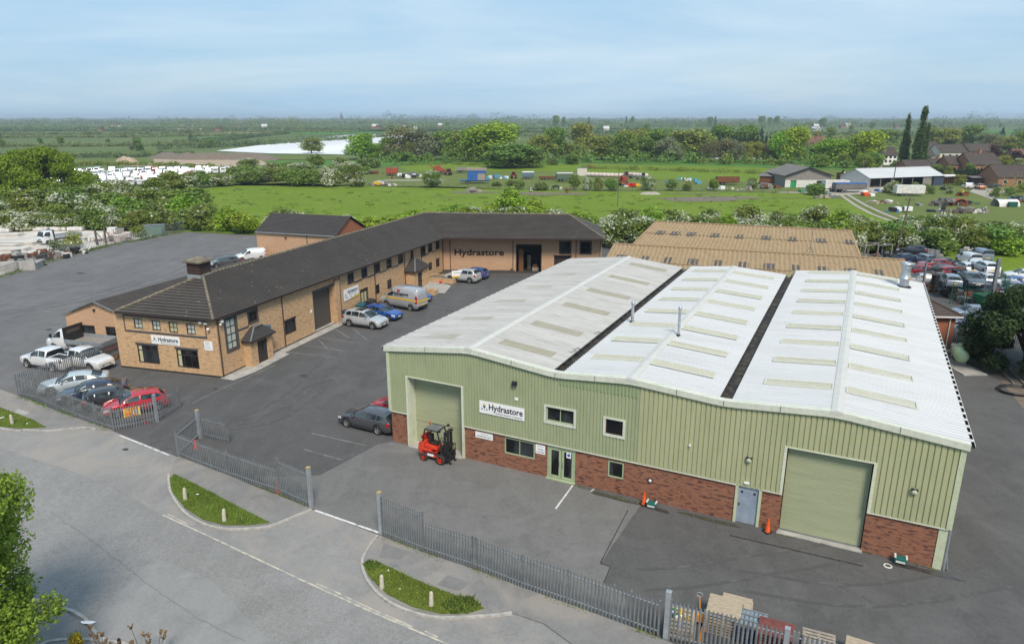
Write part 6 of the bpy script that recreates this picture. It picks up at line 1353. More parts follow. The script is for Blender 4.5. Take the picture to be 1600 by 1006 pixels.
# pallet truck
t = thing('pallet_truck', 'orange hand pallet truck with upright handle behind the fence', 'pallet truck', (*G2(1093,972,.1), 0), rz)
b = MB(); b.box(-.16,.16,-.12,.12,.18,.55); smoothmod(b.build('pump_housing', flat('truck_orange', (.62,.24,.03)), t), .02); b = MB(); b.cyl((0,0,.5),(-.10,.12,1.28),.028,8); b.build('handle_bar', flat('truck_orange', (.62,.24,.03)), t)
b = MB()
for i in range(10):
    a0, a1 = 2*math.pi*i/10, 2*math.pi*(i+1)/10; f = lambda a_: (-.10+math.cos(a_)*.13, .13, 1.36+math.sin(a_)*.10); b.cyl(f(a0), f(a1), .018, 5)
b.build('grip', M['silver'], t)
for x in (-.2, .2):
    b = MB(); b.box(x-.08, x+.08, -1.2, -.1, .06, .10); b.build('fork', flat('truck_orange', (.62,.24,.03)), t)
b = MB(); b.cyl((-.08,.05,.09),(.08,.05,.09),.09,10); b.build('wheel', M['black'], t)
# litter and small things at the road
for k, (u, v, s, l_) in enumerate([(137,975,.26,'flattened white paper on the pavement corner at the bottom left'),(309,775,.16,'small white litter on the middle verge'),(349,815,.14,'black bag at the foot of the right middle bollard'),(3,655,.3,'white litter at the left edge verge'),(43,664,.12,'crumpled litter near the left verge tip'),(607,894,.08,'scrap of paper on the right verge'),(625,923,.07,'scrap of litter in the right verge'),(99,641,.16,'white paper caught at the fence foot')]):
    t = thing('litter', l_, 'litter', (*G2(u, v), .11 if k != 2 else .1), .3*k); b = MB(); rr = random.Random(k); n = 7; c = [(s*rr.uniform(.5,1)*math.cos(6.28*i/n)*(1.6 if k == 0 else 1), s*rr.uniform(.4,.9)*math.sin(6.28*i/n)*.6, rr.uniform(0,.03)) for i in range(n)]
    b.mesh(c+[(0,0,.05)], [(i, (i+1) % n, n) for i in range(n)]); b.build('scrap', M['white'] if k != 2 else M['black'], t)
# LPG tank
t = thing('gas_tank', 'pale green horizontal gas tank on a concrete slab beside the warehouse', 'gas tank', (*G2(1497,568), 0), math.atan2(G(1491,549,.6).y-G(1502,570,.6).y, G(1491,549,.6).x-G(1502,570,.6).x)); L = .95; r = .56
b = MB(); b.lathe((0,0,.95), [(.001,-L-.42),(r*.5,-L-.36),(r*.85,-L-.2),(r,-L),(r,L),(r*.85,L+.2),(r*.5,L+.36),(.001,L+.42)], 24, 0, 'X'); b.build('vessel', noisy('pale_green_tank_paint', (.42,.52,.33), (.36,.46,.28), 2, .45), t, True)
b = MB(); b.lathe((.4,0,1.5), [(.22,0),(.22,.14),(.20,.18),(.001,.20)], 14); b.build('valve_cover', noisy('pale_green_tank_paint2', (.36,.44,.26), (.3,.38,.22), 2, .45), t, True)
for x in (-.8, .8):
    b = MB(); b.box(x-.1, x+.1, -.4, .4, .08, .5); b.build('saddle', M['galv'], t)
b = MB(); b.box(-2.0, 2.0, -1.0, 1.0, 0, .10); o = b.build('concrete_slab', M['concrete']); tag(o, kind='structure'); o.location = (*G2(1500,574), 0); o.rotation_euler = (0,0,R(92)); o.name = 'path'
t = thing('rubble_pile', 'heap of broken pale rubble bags behind the gas tank', 'rubble', (*G2(1487,550), 0), 0); rr = random.Random(9); b = MB()
for _ in range(26):
    x, y = rr.gauss(0,.7), rr.gauss(0,.5); s = rr.uniform(.15,.4); obox(b, Vector((x, y, 0)), s, s*.7, 0, rr.uniform(.15,.7), rr.choice((0,0,1)), rr.uniform(0,3))
b.build('rubble', [M['white_dirty'], M['rust']], t)
palisade('galvanised palisade fence between the gas tank and the parked cars', g2([(1452,538),(1480,540.5),(1520,544),(1560,548),(1620,553)]), 1.9)
t = thing('timber_edging', 'long weathered edging boards lying beside the dark pine', 'edging', (*G2(1560,572), 0), 0); c0 = Vector(G2(1560,572)); b = MB()
for q in ([(1551,568),(1583,600)],[(1575,577),(1602,603)]):
    a, c = Vector(G2(*q[0]))-c0, Vector(G2(*q[1]))-c0; b.bar((a.x,a.y,.08),(c.x,c.y,.08),.1,.14)
b.build('board', M['ash_wood'], t)
t = thing('hose_coil', 'black corrugated pipe coil on the ground under the pine at the right edge', 'pipe coil', (*G2(1590,612), 0), 0)
b = MB(); rr = random.Random(2)
for k in range(2):
    P = [(math.cos(a/14*6.283)*(1.3+.15*k), math.sin(a/14*6.283)*(1.0+.1*k), .08+.1*k) for a in range(15)]; b.tube(P, .07, 6)
b.build('pipe', M['black'], t)
# ================================================================ TREES, HEDGES, GRASS
def leaf_cloud(lobes, n, size, seed, inner=.55, aspect=1.5, mat2=None, p2=0.0, patch=1.0):
    """leaf-sized faces spread through lobes (cx,cy,cz,rx,ry,rz); returns verts, faces, material ids"""
    rg = np.random.default_rng(seed); Lb = np.array(lobes, float); wgt = Lb[:,3]*Lb[:,4]+Lb[:,3]*Lb[:,5]; wgt /= wgt.sum()
    k = rg.choice(len(Lb), n, p=wgt); D = rg.normal(size=(n,3)); D /= np.linalg.norm(D, axis=1)[:,None]
    rad = inner+(1.06-inner)*rg.random(n)**.55
    # broken outline: small clumps
    ph = rg.random(3)*6; bump = .09*np.sin(D[:,0]*7+ph[0]+k)+.09*np.sin(D[:,1]*8+ph[1]+2*k)+.08*np.sin(D[:,2]*9+ph[2])
    C = Lb[k,:3]+D*Lb[k,3:6]*(rad*(1+bump))[:,None]
    keep = C[:,2] > .05; C = C[keep]; D = D[keep]; k = k[keep]; rad = rad[keep]; n = len(C)
    N = D*.8+rg.normal(size=(n,3))*.75; N[:,2] += .25; N /= np.linalg.norm(N, axis=1)[:,None]
    T = np.cross(N, rg.normal(size=(n,3))); T /= np.linalg.norm(T, axis=1)[:,None]; B = np.cross(N, T)
    s = size*(.6+.8*rg.random(n)); a = T*(s*aspect/2)[:,None]; c = B*(s/2)[:,None]
    V = np.stack([C-a, C-c*.9+a*.1, C+a, C+c*.9+a*.1], 1).reshape(-1,3)
    F = np.arange(4*n).reshape(-1,4)
    m = np.zeros(n, int)
    if p2 > 0:
        q = np.sin(C[:,0]*patch*1.3+ph[0]*3)+np.sin(C[:,1]*patch*1.7+ph[1]*3)+np.sin(C[:,2]*patch*2.1+ph[2]*3)
        m = ((rg.random(n) < np.clip(p2*(1+.9*q), 0, .95)) & (rad > .72) & (D[:,2] > -.45)).astype(int)
    return V, F, m
def np_mesh(name, V, F, mats, m=None, parent=None):
    me = bpy.data.meshes.new(name); nv, nf = len(V), len(F); me.vertices.add(nv); me.vertices.foreach_set('co', np.asarray(V, np.float32).ravel())
    me.loops.add(nf*4); me.loops.foreach_set('vertex_index', np.asarray(F, np.int32).ravel()); me.polygons.add(nf)
    me.polygons.foreach_set('loop_start', np.arange(0, nf*4, 4, dtype=np.int32)); me.polygons.foreach_set('loop_total', np.full(nf, 4, np.int32))
    for q in mats: me.materials.append(q)
    if m is not None and len(mats) > 1: me.polygons.foreach_set('material_index', np.asarray(m, np.int32))
    me.update(calc_edges=True); o = bpy.data.objects.new(name, me); COL.objects.link(o)
    if parent: o.parent = parent
    return o
def crown_lobes(seed, w, h, z0, n=14, shape='round'):
    rg = random.Random(seed); L = []
    for i in range(n):
        t = rg.random(); a = rg.uniform(0, 6.283)
        if shape == 'round': zc = z0+h*(.12+.72*t); rr = w/2*math.sqrt(max(.05, 1-((t-.42)/.72)**2))*.62*rg.uniform(.5,1.05); s = w*.5*rg.uniform(.30,.48)
        elif shape == 'poplar': zc = z0+h*(.04+.92*t); rr = w/2*(.55*(1-t)**.6)*rg.random(); s = w*.5*(.35+.5*(1-t))*rg.uniform(.7,1)
        elif shape == 'cone': zc = z0+h*(.05+.9*t); rr = w/2*(1-t)*.45*rg.random(); s = w*.5*(.9*(1-t)+.12)*rg.uniform(.7,1)
        elif shape == 'bush': zc = z0+h*(.15+.6*t); rr = w/2*.68*rg.random()**.5*math.sqrt(max(.1,1-t*t*.8)); s = w*.5*rg.uniform(.28,.48)
        sz = s*rg.uniform(.62,.95) if shape != 'poplar' else s*2.0
        L.append((rr*math.cos(a), rr*math.sin(a), zc, s, s*rg.uniform(.85,1.1), sz))
    if shape in ('round', 'bush'): L.append((0,0,z0+h*.45,w*.33,w*.33,h*.36))
    return L
def trunk_mesh(b, h, r, z1, seed, limbs=6, spread=2.0):
    rg = random.Random(seed); top = Vector((rg.uniform(-.3,.3), rg.uniform(-.3,.3), z1)); b.cyl((0,0,-.2), (0,0,.5), r*1.25, 8, 0, r*1.0); b.cyl((0,0,.5), top, r, 8, 0, r*.6)
    for i in range(limbs):
        a = 6.283*i/limbs+rg.uniform(-.4,.4); st = lerp((0,0,.5), top, rg.uniform(.55,1)); e = Vector((math.cos(a)*spread*rg.uniform(.5,1), math.sin(a)*spread*rg.uniform(.5,1), z1+(h-z1)*rg.uniform(.25,.75)))
        md = (st+e)/2+Vector((0,0,.4)); b.cyl(st, md, r*.45, 6, 0, r*.3); b.cyl(md, e, r*.3, 5, 0, r*.08)
PROTO = {}
def proto(key, name, w, h, z0, leaf, n, size, shape='round', lobes=14, tr=.25, seed=1, mat2=None, p2=0, inner=.55, tm=None, patch=1.0):
    t = bpy.data.objects.new(name, None); COL.objects.link(t); t.empty_display_size = .5
    V, F, m = leaf_cloud(crown_lobes(seed, w, h, z0, lobes, shape), n, size, seed, inner, mat2=mat2, p2=p2, patch=patch)
    np_mesh('crown', V, F, [leaf]+([mat2] if mat2 else []), m, t)
    b = MB(); trunk_mesh(b, z0+h, tr, max(z0*1.05, .6)+h*.22, seed, 6 if shape != 'poplar' else 3, w*.33); b.build('trunk', M['bark'], t)
    PROTO.setdefault(key, []).append([t, w, z0+h, False]); return t
for i in range(4): proto('hedge', 'hedge_bush', 4.6, 4.0, .1, L_['hedge'], 2600, .23, 'bush', 12, .10, 10+i, L_['blossom'], .05, .45)
for i in range(4): proto('may', 'hawthorn_bush', 5.0, 4.4, .1, L_['hedge'], 4200, .21, 'bush', 15, .10, 20+i, L_['blossom'], .40, .45, patch=1.1)
for i in range(2): proto('green', 'green_bush', 5.0, 4.5, .1, L_['bright'], 3000, .23, 'bush', 13, .10, 30+i)
for i in range(2): proto('midbush', 'green_bush', 5.0, 4.5, .1, L_['mid'], 2800, .24, 'bush', 13, .10, 34+i)
for i in range(3): proto('bright', 'broadleaf_tree', 11, 12, .9, L_['bright'], 5200, .42, 'round', 22, .28, 40+i, inner=.4)
for i in range(3): proto('mid', 'broadleaf_tree', 10, 11, .6, L_['mid'], 5200, .42, 'round', 22, .26, 50+i, inner=.4)
for i in range(3): proto('olive', 'broadleaf_tree', 10, 11.5, .8, L_['olive'], 5000, .40, 'round', 22, .26, 60+i, inner=.35)
for i in range(2): proto('brown', 'bare_budding_tree', 9, 11, .9, L_['brown'], 3000, .34, 'round', 15, .25, 70+i, inner=.3)
for i in range(2): proto('silver', 'willow_tree', 9, 10.4, .6, L_['silver'], 3800, .36, 'round', 16, .22, 75+i, inner=.35)
for i in range(2): proto('conifer', 'conifer_tree', 5.5, 12, .3, L_['conifer'], 3400, .36, 'cone', 22, .2, 80+i, inner=.3)
for i in range(2): proto('poplar', 'poplar_tree', 6.0, 22, 1.2, L_['poplar'], 6500, .42, 'poplar', 30, .35, 84+i, inner=.2)
proto('purple', 'copper_leaved_tree', 6, 6, .8, L_['purple'], 1800, .34, 'round', 12, .15, 88)
_used = random.Random(99)
def tree(key, x, y, h, w=None, label=None, cat='tree', group=None, rz=None):
    P = PROTO[key]; e = P[_used.randrange(len(P))]; t, pw, ph, used = e
    sz = h/ph; sx = (w/pw) if w else sz*_used.uniform(.9, 1.15); rz = _used.uniform(0, 6.28) if rz is None else rz
    if not used: e[3] = True; o = t; o.location = (x, y, 0); o.rotation_euler = (0,0,rz); o.scale = (sx, sx, sz)
    else: o = copy_tree(t, None, (x, y, 0), rz, (sx, sx, sz))
    o['label'] = label; o['category'] = cat
    if group: o['group'] = group
    elif 'group' in o: del o['group']
    return o
def tree_px(key, u, vb, vt, wpx=None, label=None, cat='tree', group=None):
    g_ = G(u, vb); d = ray(u, vt); h = CH+d.z/d.y*g_.y; w = None
    if wpx: w = wpx/CF*(g_.y*math.cos(CP)+CH*math.sin(CP))
    return tree(key, g_.x, g_.y, max(.8, h), w, label, cat, group)
def hedge_row(pts, step, h, mix, label, group, jit=.8, seed=1, wide=1.38, cat='hedge bush'):
    """bushes standing along a pixel polyline"""
    rg = random.Random(seed); P = [Vector(G2(*p)) for p in pts]
    for a, c in zip(P[:-1], P[1:]):
        L = (c-a).length; n = max(1, int(L/step))
        for k in range(n):
            q = a.lerp(c, (k+rg.random()*.8)/n); key = rg.choices([m_[0] for m_ in mix], [m_[1] for m_ in mix])[0]
            hh = h*rg.uniform(.72, 1.2); tree(key, q.x+rg.uniform(-jit,jit), q.y+rg.uniform(-jit,jit), hh, step*rg.uniform(1.15,1.75)*wide, label[key] if isinstance(label, dict) else label, cat, group)
MAY = [('may', 5), ('hedge', 3), ('green', 1)]
lb = lambda where: dict(may='white-flowering hawthorn in the hedge '+where, hedge='dull green bush in the hedge '+where, green='bright green bush in the hedge '+where, midbush='mid green bush in the hedge '+where)
# hedge behind the yard, left part in three ranks
hedge_row([(-40,357),(130,359),(285,358),(400,364),(480,366)], 3.6, 4.4, [('may',5),('hedge',4),('green',1)], lb('directly behind the back yard'), 'hedge bushes behind the back yard', 1.0, 1)
hedge_row([(-60,346),(120,347),(280,343),(340,345)], 4.2, 4.8, [('may',3),('hedge',4),('green',1),('midbush',1)], lb('second rank, left of the meadow'), 'second rank of bushes left of the meadow', 1.5, 2)
hedge_row([(-60,332),(140,331),(300,326)], 5.0, 5.6, [('may',3),('hedge',5),('midbush',2)], lb('third rank, below the storage compound'), 'third rank of bushes below the compound', 2, 3)
hedge_row([(-40,318),(160,316),(250,308)], 5.2, 5.0, [('may',3),('hedge',5)], lb('nearest the storage compound'), 'bushes nearest the compound', 1.5, 4)
hedge_row([(240,302),(330,292),(400,286),(460,281)], 5.0, 5.6, [('may',3),('hedge',5),('midbush',1)], lb('between the storage compound and the meadow'), 'bushes between compound and meadow', 1.5, 5)
hedge_row([(445,290),(500,291),(560,291)], 5, 7.0, [('may',4),('hedge',2),('midbush',3)], lb('left of the farm scrap at the meadow edge'), 'bushes left of the farm scrap', 1.0, 6, 1.2)
hedge_row([(400,268),(470,266),(545,262),(590,262)], 6, 5.2, [('may',3),('hedge',3),('midbush',3)], lb('in front of the plastic covered field'), 'bushes in front of the plastic field', 6, 7, 1.3)
hedge_row([(380,280),(440,276),(500,272),(560,270)], 7, 4.6, [('may',3),('hedge',3),('midbush',3)], lb('beyond the soil heaps'), 'bushes beyond the soil heaps', 5, 17, 1.3)
hedge_row([(480,366),(580,366),(690,352),(750,350)], 3.6, 3.6, [('may',2),('hedge',3),('green',4)], lb('behind the office roofs'), 'hedge bushes behind the office', .8, 8)
hedge_row([(740,352),(830,362),(960,372)], 4.0, 4.6, [('may',4),('hedge',2),('green',3)], lb('behind the rear wing'), 'hedge bushes behind the rear wing', 1.2, 9)
hedge_row([(700,338),(800,345),(940,360)], 4.5, 3.0, [('may',4),('hedge',2),('green',3)], lb('along the meadow above the rear wing'), 'low bushes above the rear wing', 1.2, 19)
hedge_row([(945,386),(1100,382),(1250,388),(1350,398),(1430,398)], 4.2, 5.4, [('may',6),('hedge',2),('green',2)], lb('behind the tan roofed unit'), 'hedge bushes behind the tan roofed unit', 1.0, 10, 1.2)
hedge_row([(960,372),(1100,368),(1260,372),(1400,378),(1500,382),(1700,386)], 4.4, 4.8, MAY, lb('second rank behind the tan roofed unit'), 'second rank of bushes on the right', 1.6, 11, 1.2)
hedge_row([(1340,388),(1430,392),(1520,395),(1700,396)], 4.2, 5.2, [('may',3),('hedge',4),('midbush',3)], lb('behind the scrapyard'), 'bushes behind the scrapyard', 1.2, 12, 1.3)
hedge_row([(1300,364),(1400,368),(1500,370),(1750,374)], 5, 3.6, [('may',7),('hedge',3),('green',1)], lb('far rank on the right, at the farm boundary'), 'far rank of bushes on the right', 2, 13, 1.3)
tree_px('green', 1565, 398, 362, 70, 'large bright green bush at the right edge behind the scrapyard', 'bush'); tree_px('green', 1020, 378, 322, 80, 'large bright green bush between white hawthorns behind the tan roofed unit', 'bush')
tree_px('green', 800, 345, 290, 66, 'big bright green willow bush above the rear wing roof', 'bush'); tree_px('green', 838, 350, 308, 56, 'bright green willow bush right of the biggest one above the rear wing', 'bush'); tree_px('green', 765, 348, 318, 40, 'small bright green bush left of the big willow bush', 'bush')
for u, vb, vt, w, k in ((1165,365,318,66,'may'),(1105,362,322,44,'may'),(1270,350,318,60,'may'),(1215,352,328,40,'may')): tree_px(k, u, vb, vt, w, 'large round hawthorn in full white flower at the meadow edge beyond the tan roofs', 'hawthorn', 'flowering hawthorns at the meadow edge')
tree_px('may', 675, 293, 265, 42, 'lone hawthorn bush in white flower in the farm field left of the blue trailer', 'hawthorn'); tree_px('may', 562, 292, 270, 34, 'round white hawthorn bush at the right end of the row by the farm scrap', 'hawthorn')
for u, vb, vt, w, k in ((897,297,270,24,'hedge'),(918,297,272,20,'may'),(935,298,273,22,'hedge'),(955,298,274,24,'midbush'),(1050,298,278,22,'hedge'),(1074,298,281,20,'hedge'),(1114,298,275,20,'midbush'),(1175,296,276,22,'may')): tree_px(k, u, vb, vt, w, 'small field tree in the row along the meadow fence', 'tree', 'small trees along the meadow fence')
tree_px('may', 1012, 297, 273, 32, 'white flowering hawthorn tree in the middle of the row along the meadow fence', 'hawthorn'); tree_px('midbush', 1275, 305, 281, 36, 'round green bush in front of the grey barn', 'bush'); tree_px('may', 1392, 302, 281, 30, 'white hawthorn in front of the pale roofed barn', 'hawthorn')
for u, vb, vt, w in ((800,290,280,24),(845,297,283,34),(775,291,282,22),(812,296,280,24)): tree_px('hedge', u, vb, vt, w, 'low dark bush along the meadow fence right of the blue trailer', 'bush', 'low bushes right of the blue trailer')
for u, vb, vt, w, k in ((635,252,234,34,'midbush'),(665,252,238,22,'midbush'),(567,262,247,30,'hedge'),(730,252,240,16,'may'),(893,257,240,28,'mid'),(862,258,246,22,'hedge'),(1024,254,246,10,'midbush'),(1350,275,240,34,'mid'),(1210,256,240,20,'conifer'),(1293,255,240,22,'midbush'),(1500,290,272,24,'olive'),(1430,296,284,20,'hedge'),(1478,297,286,22,'may'),(1445,298,286,18,'hedge'),(1250,290,283,12,'green')): tree_px(k, u, vb, vt, w, 'scattered bush between the pasture and the tree belt', 'bush', 'scattered field bushes')
# the big oak at the left and the birch in the foreground
def big_crown(name, label, cat, loc, lobes, leaf, n, size, tr, z1, h, seed, inner=.55, spread=3, mats2=None, p2=0):
    t = thing(name, label, cat, loc); V, F, m = leaf_cloud(lobes, n, size, seed, inner); np_mesh('crown', V, F, [leaf], None, t); b = MB(); trunk_mesh(b, h, tr, z1, seed, 9, spread); b.build('trunk', M['bark'], t); return t
g_ = G(66, 312); rg = random.Random(5); lob = []
for i in range(110):
    a = rg.uniform(0, 6.283); t_ = rg.random(); R_ = 13.0*math.sqrt(max(.05, 1-(t_)**2.4))*rg.random()**.45; s = rg.uniform(1.6, 2.9); lob.append((R_*math.cos(a), R_*math.sin(a), 1.6+10.2*t_, s, s, s*.66))
big_crown('oak_tree', 'big spreading oak in fresh leaf at the left edge in front of the white vehicles', 'tree', (g_.x, g_.y, 0), lob, L_['oak'], 46000, .36, .55, 3.6, 11, 7, .6, 8)
lob = []; rg = random.Random(8)
for i in range(90):
    a = rg.uniform(0, 6.283); t_ = rg.random(); R_ = 2.6*math.sqrt(max(.06, 1-((t_-.35)/.68)**2))*rg.random()**.45; s = rg.uniform(.4, .85); lob.append((R_*math.cos(a), R_*math.sin(a), 1.0+10.0*t_, s, s, s*1.1))
big_crown('birch_tree', 'leafy young birch in the bottom left corner beside the road', 'tree', (-18.9, 20.3, 0), lob, L_['birch'], 85000, .088, .13, 3.5, 10.5, 8, .35, 2.0)
# dark pine at the right edge: short needle tufts massed into rounded clumps
lob = []; rg = random.Random(12)
for i in range(70):
    a = rg.uniform(0, 6.283); t_ = rg.random(); R_ = 4.5*math.sqrt(max(.06, 1-((t_-.3)/.75)**2))*rg.random()**.4; s = rg.uniform(.6, 1.1); lob.append((R_*math.cos(a), R_*math.sin(a), .9+5.7*t_, s, s, s*.75))
c0 = G(1590, 600); big_crown('pine_tree', 'dark rounded pine at the right edge beside the gas tank', 'tree', (c0.x+2.3, c0.y+2.6, 0), lob, L_['pine'], 42000, .17, .3, 2.0, 7, 12, .7, 2.5)
# the belt of trees beyond the pasture
belt = [('bright',565,250,208,40),('olive',487,240,216,30),('brown',626,250,193,44),('silver',652,250,196,40),('silver',672,250,202,40),('mid',700,250,204,44),('mid',735,250,206,36),('bright',770,252,192,74),('mid',745,250,200,46),('olive',718,250,209,30),
 ('mid',800,262,226,70),('mid',783,262,232,52),('mid',826,262,236,40),('olive',845,250,211,36),('mid',869,248,200,30),('brown',888,248,222,26),('olive',912,240,192,38),('olive',940,250,212,36),('mid',976,252,207,34),('olive',986,245,197,40),('mid',1006,250,213,30),('mid',1020,250,201,34),('silver',1042,252,212,34),('olive',1078,248,197,54),('olive',1102,248,208,36),('mid',1056,250,222,24),
 ('brown',1108,252,218,26),('brown',1126,254,214,28),('silver',1148,254,217,22),('olive',1166,254,218,18),('olive',1183,254,221,16),('brown',1140,254,220,24),('brown',1196,254,221,18),('bright',1218,256,200,30),('bright',1236,256,198,38),('bright',1300,258,211,44),('bright',1350,258,197,48),('mid',1332,258,222,30),('mid',1276,254,228,26),('olive',900,250,222,24),('mid',960,252,224,22),('conifer',1090,254,240,18),
 ('olive',1455,232,200,34),('olive',1480,232,200,30),('mid',1515,228,196,30),('mid',1385,226,204,36),('conifer',1478,232,206,16),('silver',1540,236,208,30),('olive',1575,240,214,30),('mid',1598,240,206,30),('brown',1545,240,206,26),('purple',1553,252,227,16),('purple',1588,256,236,18),('mid',1160,236,196,40),('mid',1125,236,196,36),('bright',590,248,222,26),('mid',610,250,216,26),('olive',640,250,216,26)]
for k, u, vb, vt, w in belt:
    tree_px(k, u, vb, vt-2, w*1.5, dict(bright='bright spring-green tree in the belt beyond the pasture', mid='mid green tree in the belt beyond the pasture', olive='olive-yellow tree in the belt beyond the pasture', brown='bronze half-bare tree in the belt beyond the pasture', silver='silvery willow in the belt beyond the pasture', conifer='dark conifer standing in the belt beyond the pasture', purple='copper-leaved tree among the houses', poplar='')[k], 'tree', 'trees of the belt beyond the pasture')
for i in range(14): tree_px('conifer', 1122+i*6.6, 246, 203+(i*37 % 5), 13, 'dark conifer in the dense dark row behind the belt', 'conifer', 'dark conifer row')
for i in range(26): tree_px('conifer', 1462+i*2.9, 277+(i % 2), 259+(i*13 % 4), 9, 'clipped dark conifer in the tall hedge between farm and houses', 'conifer', 'conifer hedge by the houses')
tree_px('poplar', 1409, 262, 179, 19, 'shorter left poplar of the pair by the houses', 'tree'); tree_px('poplar', 1431, 264, 166, 26, 'tallest poplar, standing above the skyline by the houses', 'tree'); tree_px('poplar', 1441, 264, 192, 14, 'slim lower poplar against the right side of the tallest poplar', 'tree')
tree_px('mid', 1360, 262, 238, 40, 'round mid green tree left of the poplars', 'tree')
for u, vb, vt, w, k in ((1505,262,250,18,'silver'),(1435,280,262,26,'mid'),(1400,264,250,24,'mid'),(1590,262,246,26,'may'),(1532,262,246,16,'mid'),(1320,262,246,24,'midbush'),(1270,250,234,24,'mid'),(1250,250,226,24,'mid'),(1505,246,238,14,'midbush'),(1470,262,252,16,'midbush'),(1463,276,256,20,'mid'),(1480,280,258,16,'olive'),(1515,276,254,20,'mid'),(1548,280,256,24,'mid'),(1568,262,242,26,'olive'),(1590,278,256,26,'mid'),(1440,258,238,24,'mid'),(1368,262,242,26,'bright'),(1470,246,228,24,'mid'),(1520,244,228,20,'olive'),(1282,262,240,26,'mid'),(1318,262,238,26,'olive'),(1600,300,280,26,'midbush'),(1555,308,292,18,'hedge'),(1576,306,290,18,'midbush'),(1455,303,289,16,'hedge'),(1485,303,290,14,'may')): tree_px(k, u, vb, vt, w, 'garden tree among the houses on the right', 'tree', 'garden trees among the houses')
# scattered trees farther out
rg = random.Random(21); N = 0
for i in range(95):
    v = rg.choice((236,231,226,221,216,212,208,205,202,200,198)); u = rg.uniform(-60, 1660)
    if 330 < u < 660 and v > 208: continue
    if u > 1370 and v > 222: continue
    if u > 700 and v > 228: continue
    k = rg.choices(('mid','olive','brown','silver','bright','conifer'), (5,5,2,1,2,.6))[0]; g_ = G(u, v); tree(k, g_.x, g_.y, rg.uniform(8, 13) if u > 620 else rg.uniform(4, 9), None, 'distant field tree in the farmland below the skyline', 'tree', 'distant field trees')
# far hedges and woods: single long masses
def far_mass(name, label, pts, h, w, leaf, dens, size, seed, px=True, cat='hedge', kind=None, mat2=None, p2=0, group=None, hv=.35):
    rg = np.random.default_rng(seed); P = np.array([G2(*p) if px else p for p in pts]); seg = np.linalg.norm(P[1:]-P[:-1], axis=1); L = seg.sum(); n = int(L/(w*.5)); lob = []
    cum = np.concatenate([[0], np.cumsum(seg)]); o = P[0]
    for i in range(n):
        s = L*(i+rg.random())/n; j = min(np.searchsorted(cum, s, 'right')-1, len(seg)-1); t = (s-cum[j])/seg[j]; q = P[j]*(1-t)+P[j+1]*t; hh = h*(1-hv+2*hv*rg.random()*rg.random())
        if rg.random() < .10: hh *= 1.5
        lob.append((q[0]-o[0]+rg.normal()*w*.3, q[1]-o[1]+rg.normal()*w*.3, hh*.42, w*.6*rg.uniform(.6,1.15), w*.6, hh*.60))
    V, F, m = leaf_cloud(lob, int(n*dens), size, seed, .45, mat2=mat2, p2=p2, patch=.25)
    ob = np_mesh(name, V, F, [leaf]+([mat2] if mat2 else []), m); ob.location = (o[0], o[1], 0); tag(ob, label, cat, group, kind); return ob
HL = [([(-80,262),(60,260),(160,258),(250,259),(330,262)],3.0,5,.5),([(-80,246),(60,246),(200,246),(300,242)],5,7,.6),([(-80,240),(100,238),(250,238),(340,236)],7,9,.7),([(-60,229),(120,229),(260,228),(330,226)],5,8,.9),([(250,234),(330,231),(420,226),(500,221),(600,214)],8,11,.8),
      ([(-60,222),(150,221),(280,220),(330,218)],5,8,1.0),([(-60,216),(160,215),(330,213),(430,212)],6,10,1.1),([(280,226),(350,220),(400,214),(450,209)],7,9,.9),([(-60,211),(200,210),(420,207),(560,207)],7,12,1.3),([(430,214),(520,211),(620,209),(700,208)],6,10,1.1),
      ([(-60,206),(300,205),(620,204),(800,206)],8,16,1.6),([(-80,202),(300,201),(700,201),(1000,203)],9,18,1.9),([(740,212),(900,214),(1100,214),(1250,216)],8,12,1.1),([(700,208),(900,208),(1150,209),(1400,212),(1700,216)],9,14,1.4),([(900,222),(1000,224),(1100,226)],6,10,.8),
      ([(600,240),(680,242),(760,244)],5,8,.55),([(1000,243),(1100,244),(1200,246)],5,8,.55),([(905,263),(1000,266),(1120,269),(1240,274)],1.6,4,.35),([(560,251),(640,250),(740,252),(800,256)],1.4,4,.35),([(620,258),(700,257),(760,259)],1.0,3,.3),([(1240,250),(1290,252),(1340,254)],5,6,.45),([(1480,258),(1530,262),(1640,268)],2.5,5,.4),([(1555,304),(1580,300),(1620,300),(1680,302)],3.6,6,.35),([(1365,216),(1450,218),(1560,218),(1700,218)],7,10,.9),
      ([(190,266),(260,266),(330,266),(385,267)],2.2,5,.35),([(1180,240),(1260,238),(1350,236)],7,9,.7)]
for i, (P, h, w, s) in enumerate(HL):
    if i in (2, 5, 9): continue
    if i < 14: h *= .55; w *= .7
    far_mass('hedgerow', 'long dark green hedgerow line across the farmland beyond the site', P, h, w, L_[('far','far2','far')[i % 3] if i not in (0,15,16,17,18,19,20,21,22) else 'hedge'], 120, s*.85, 300+i, mat2=L_['blossom'] if i in (0, 19) else None, p2=.08 if i in (0, 19) else 0, group='hedgerow lines in the farmland')
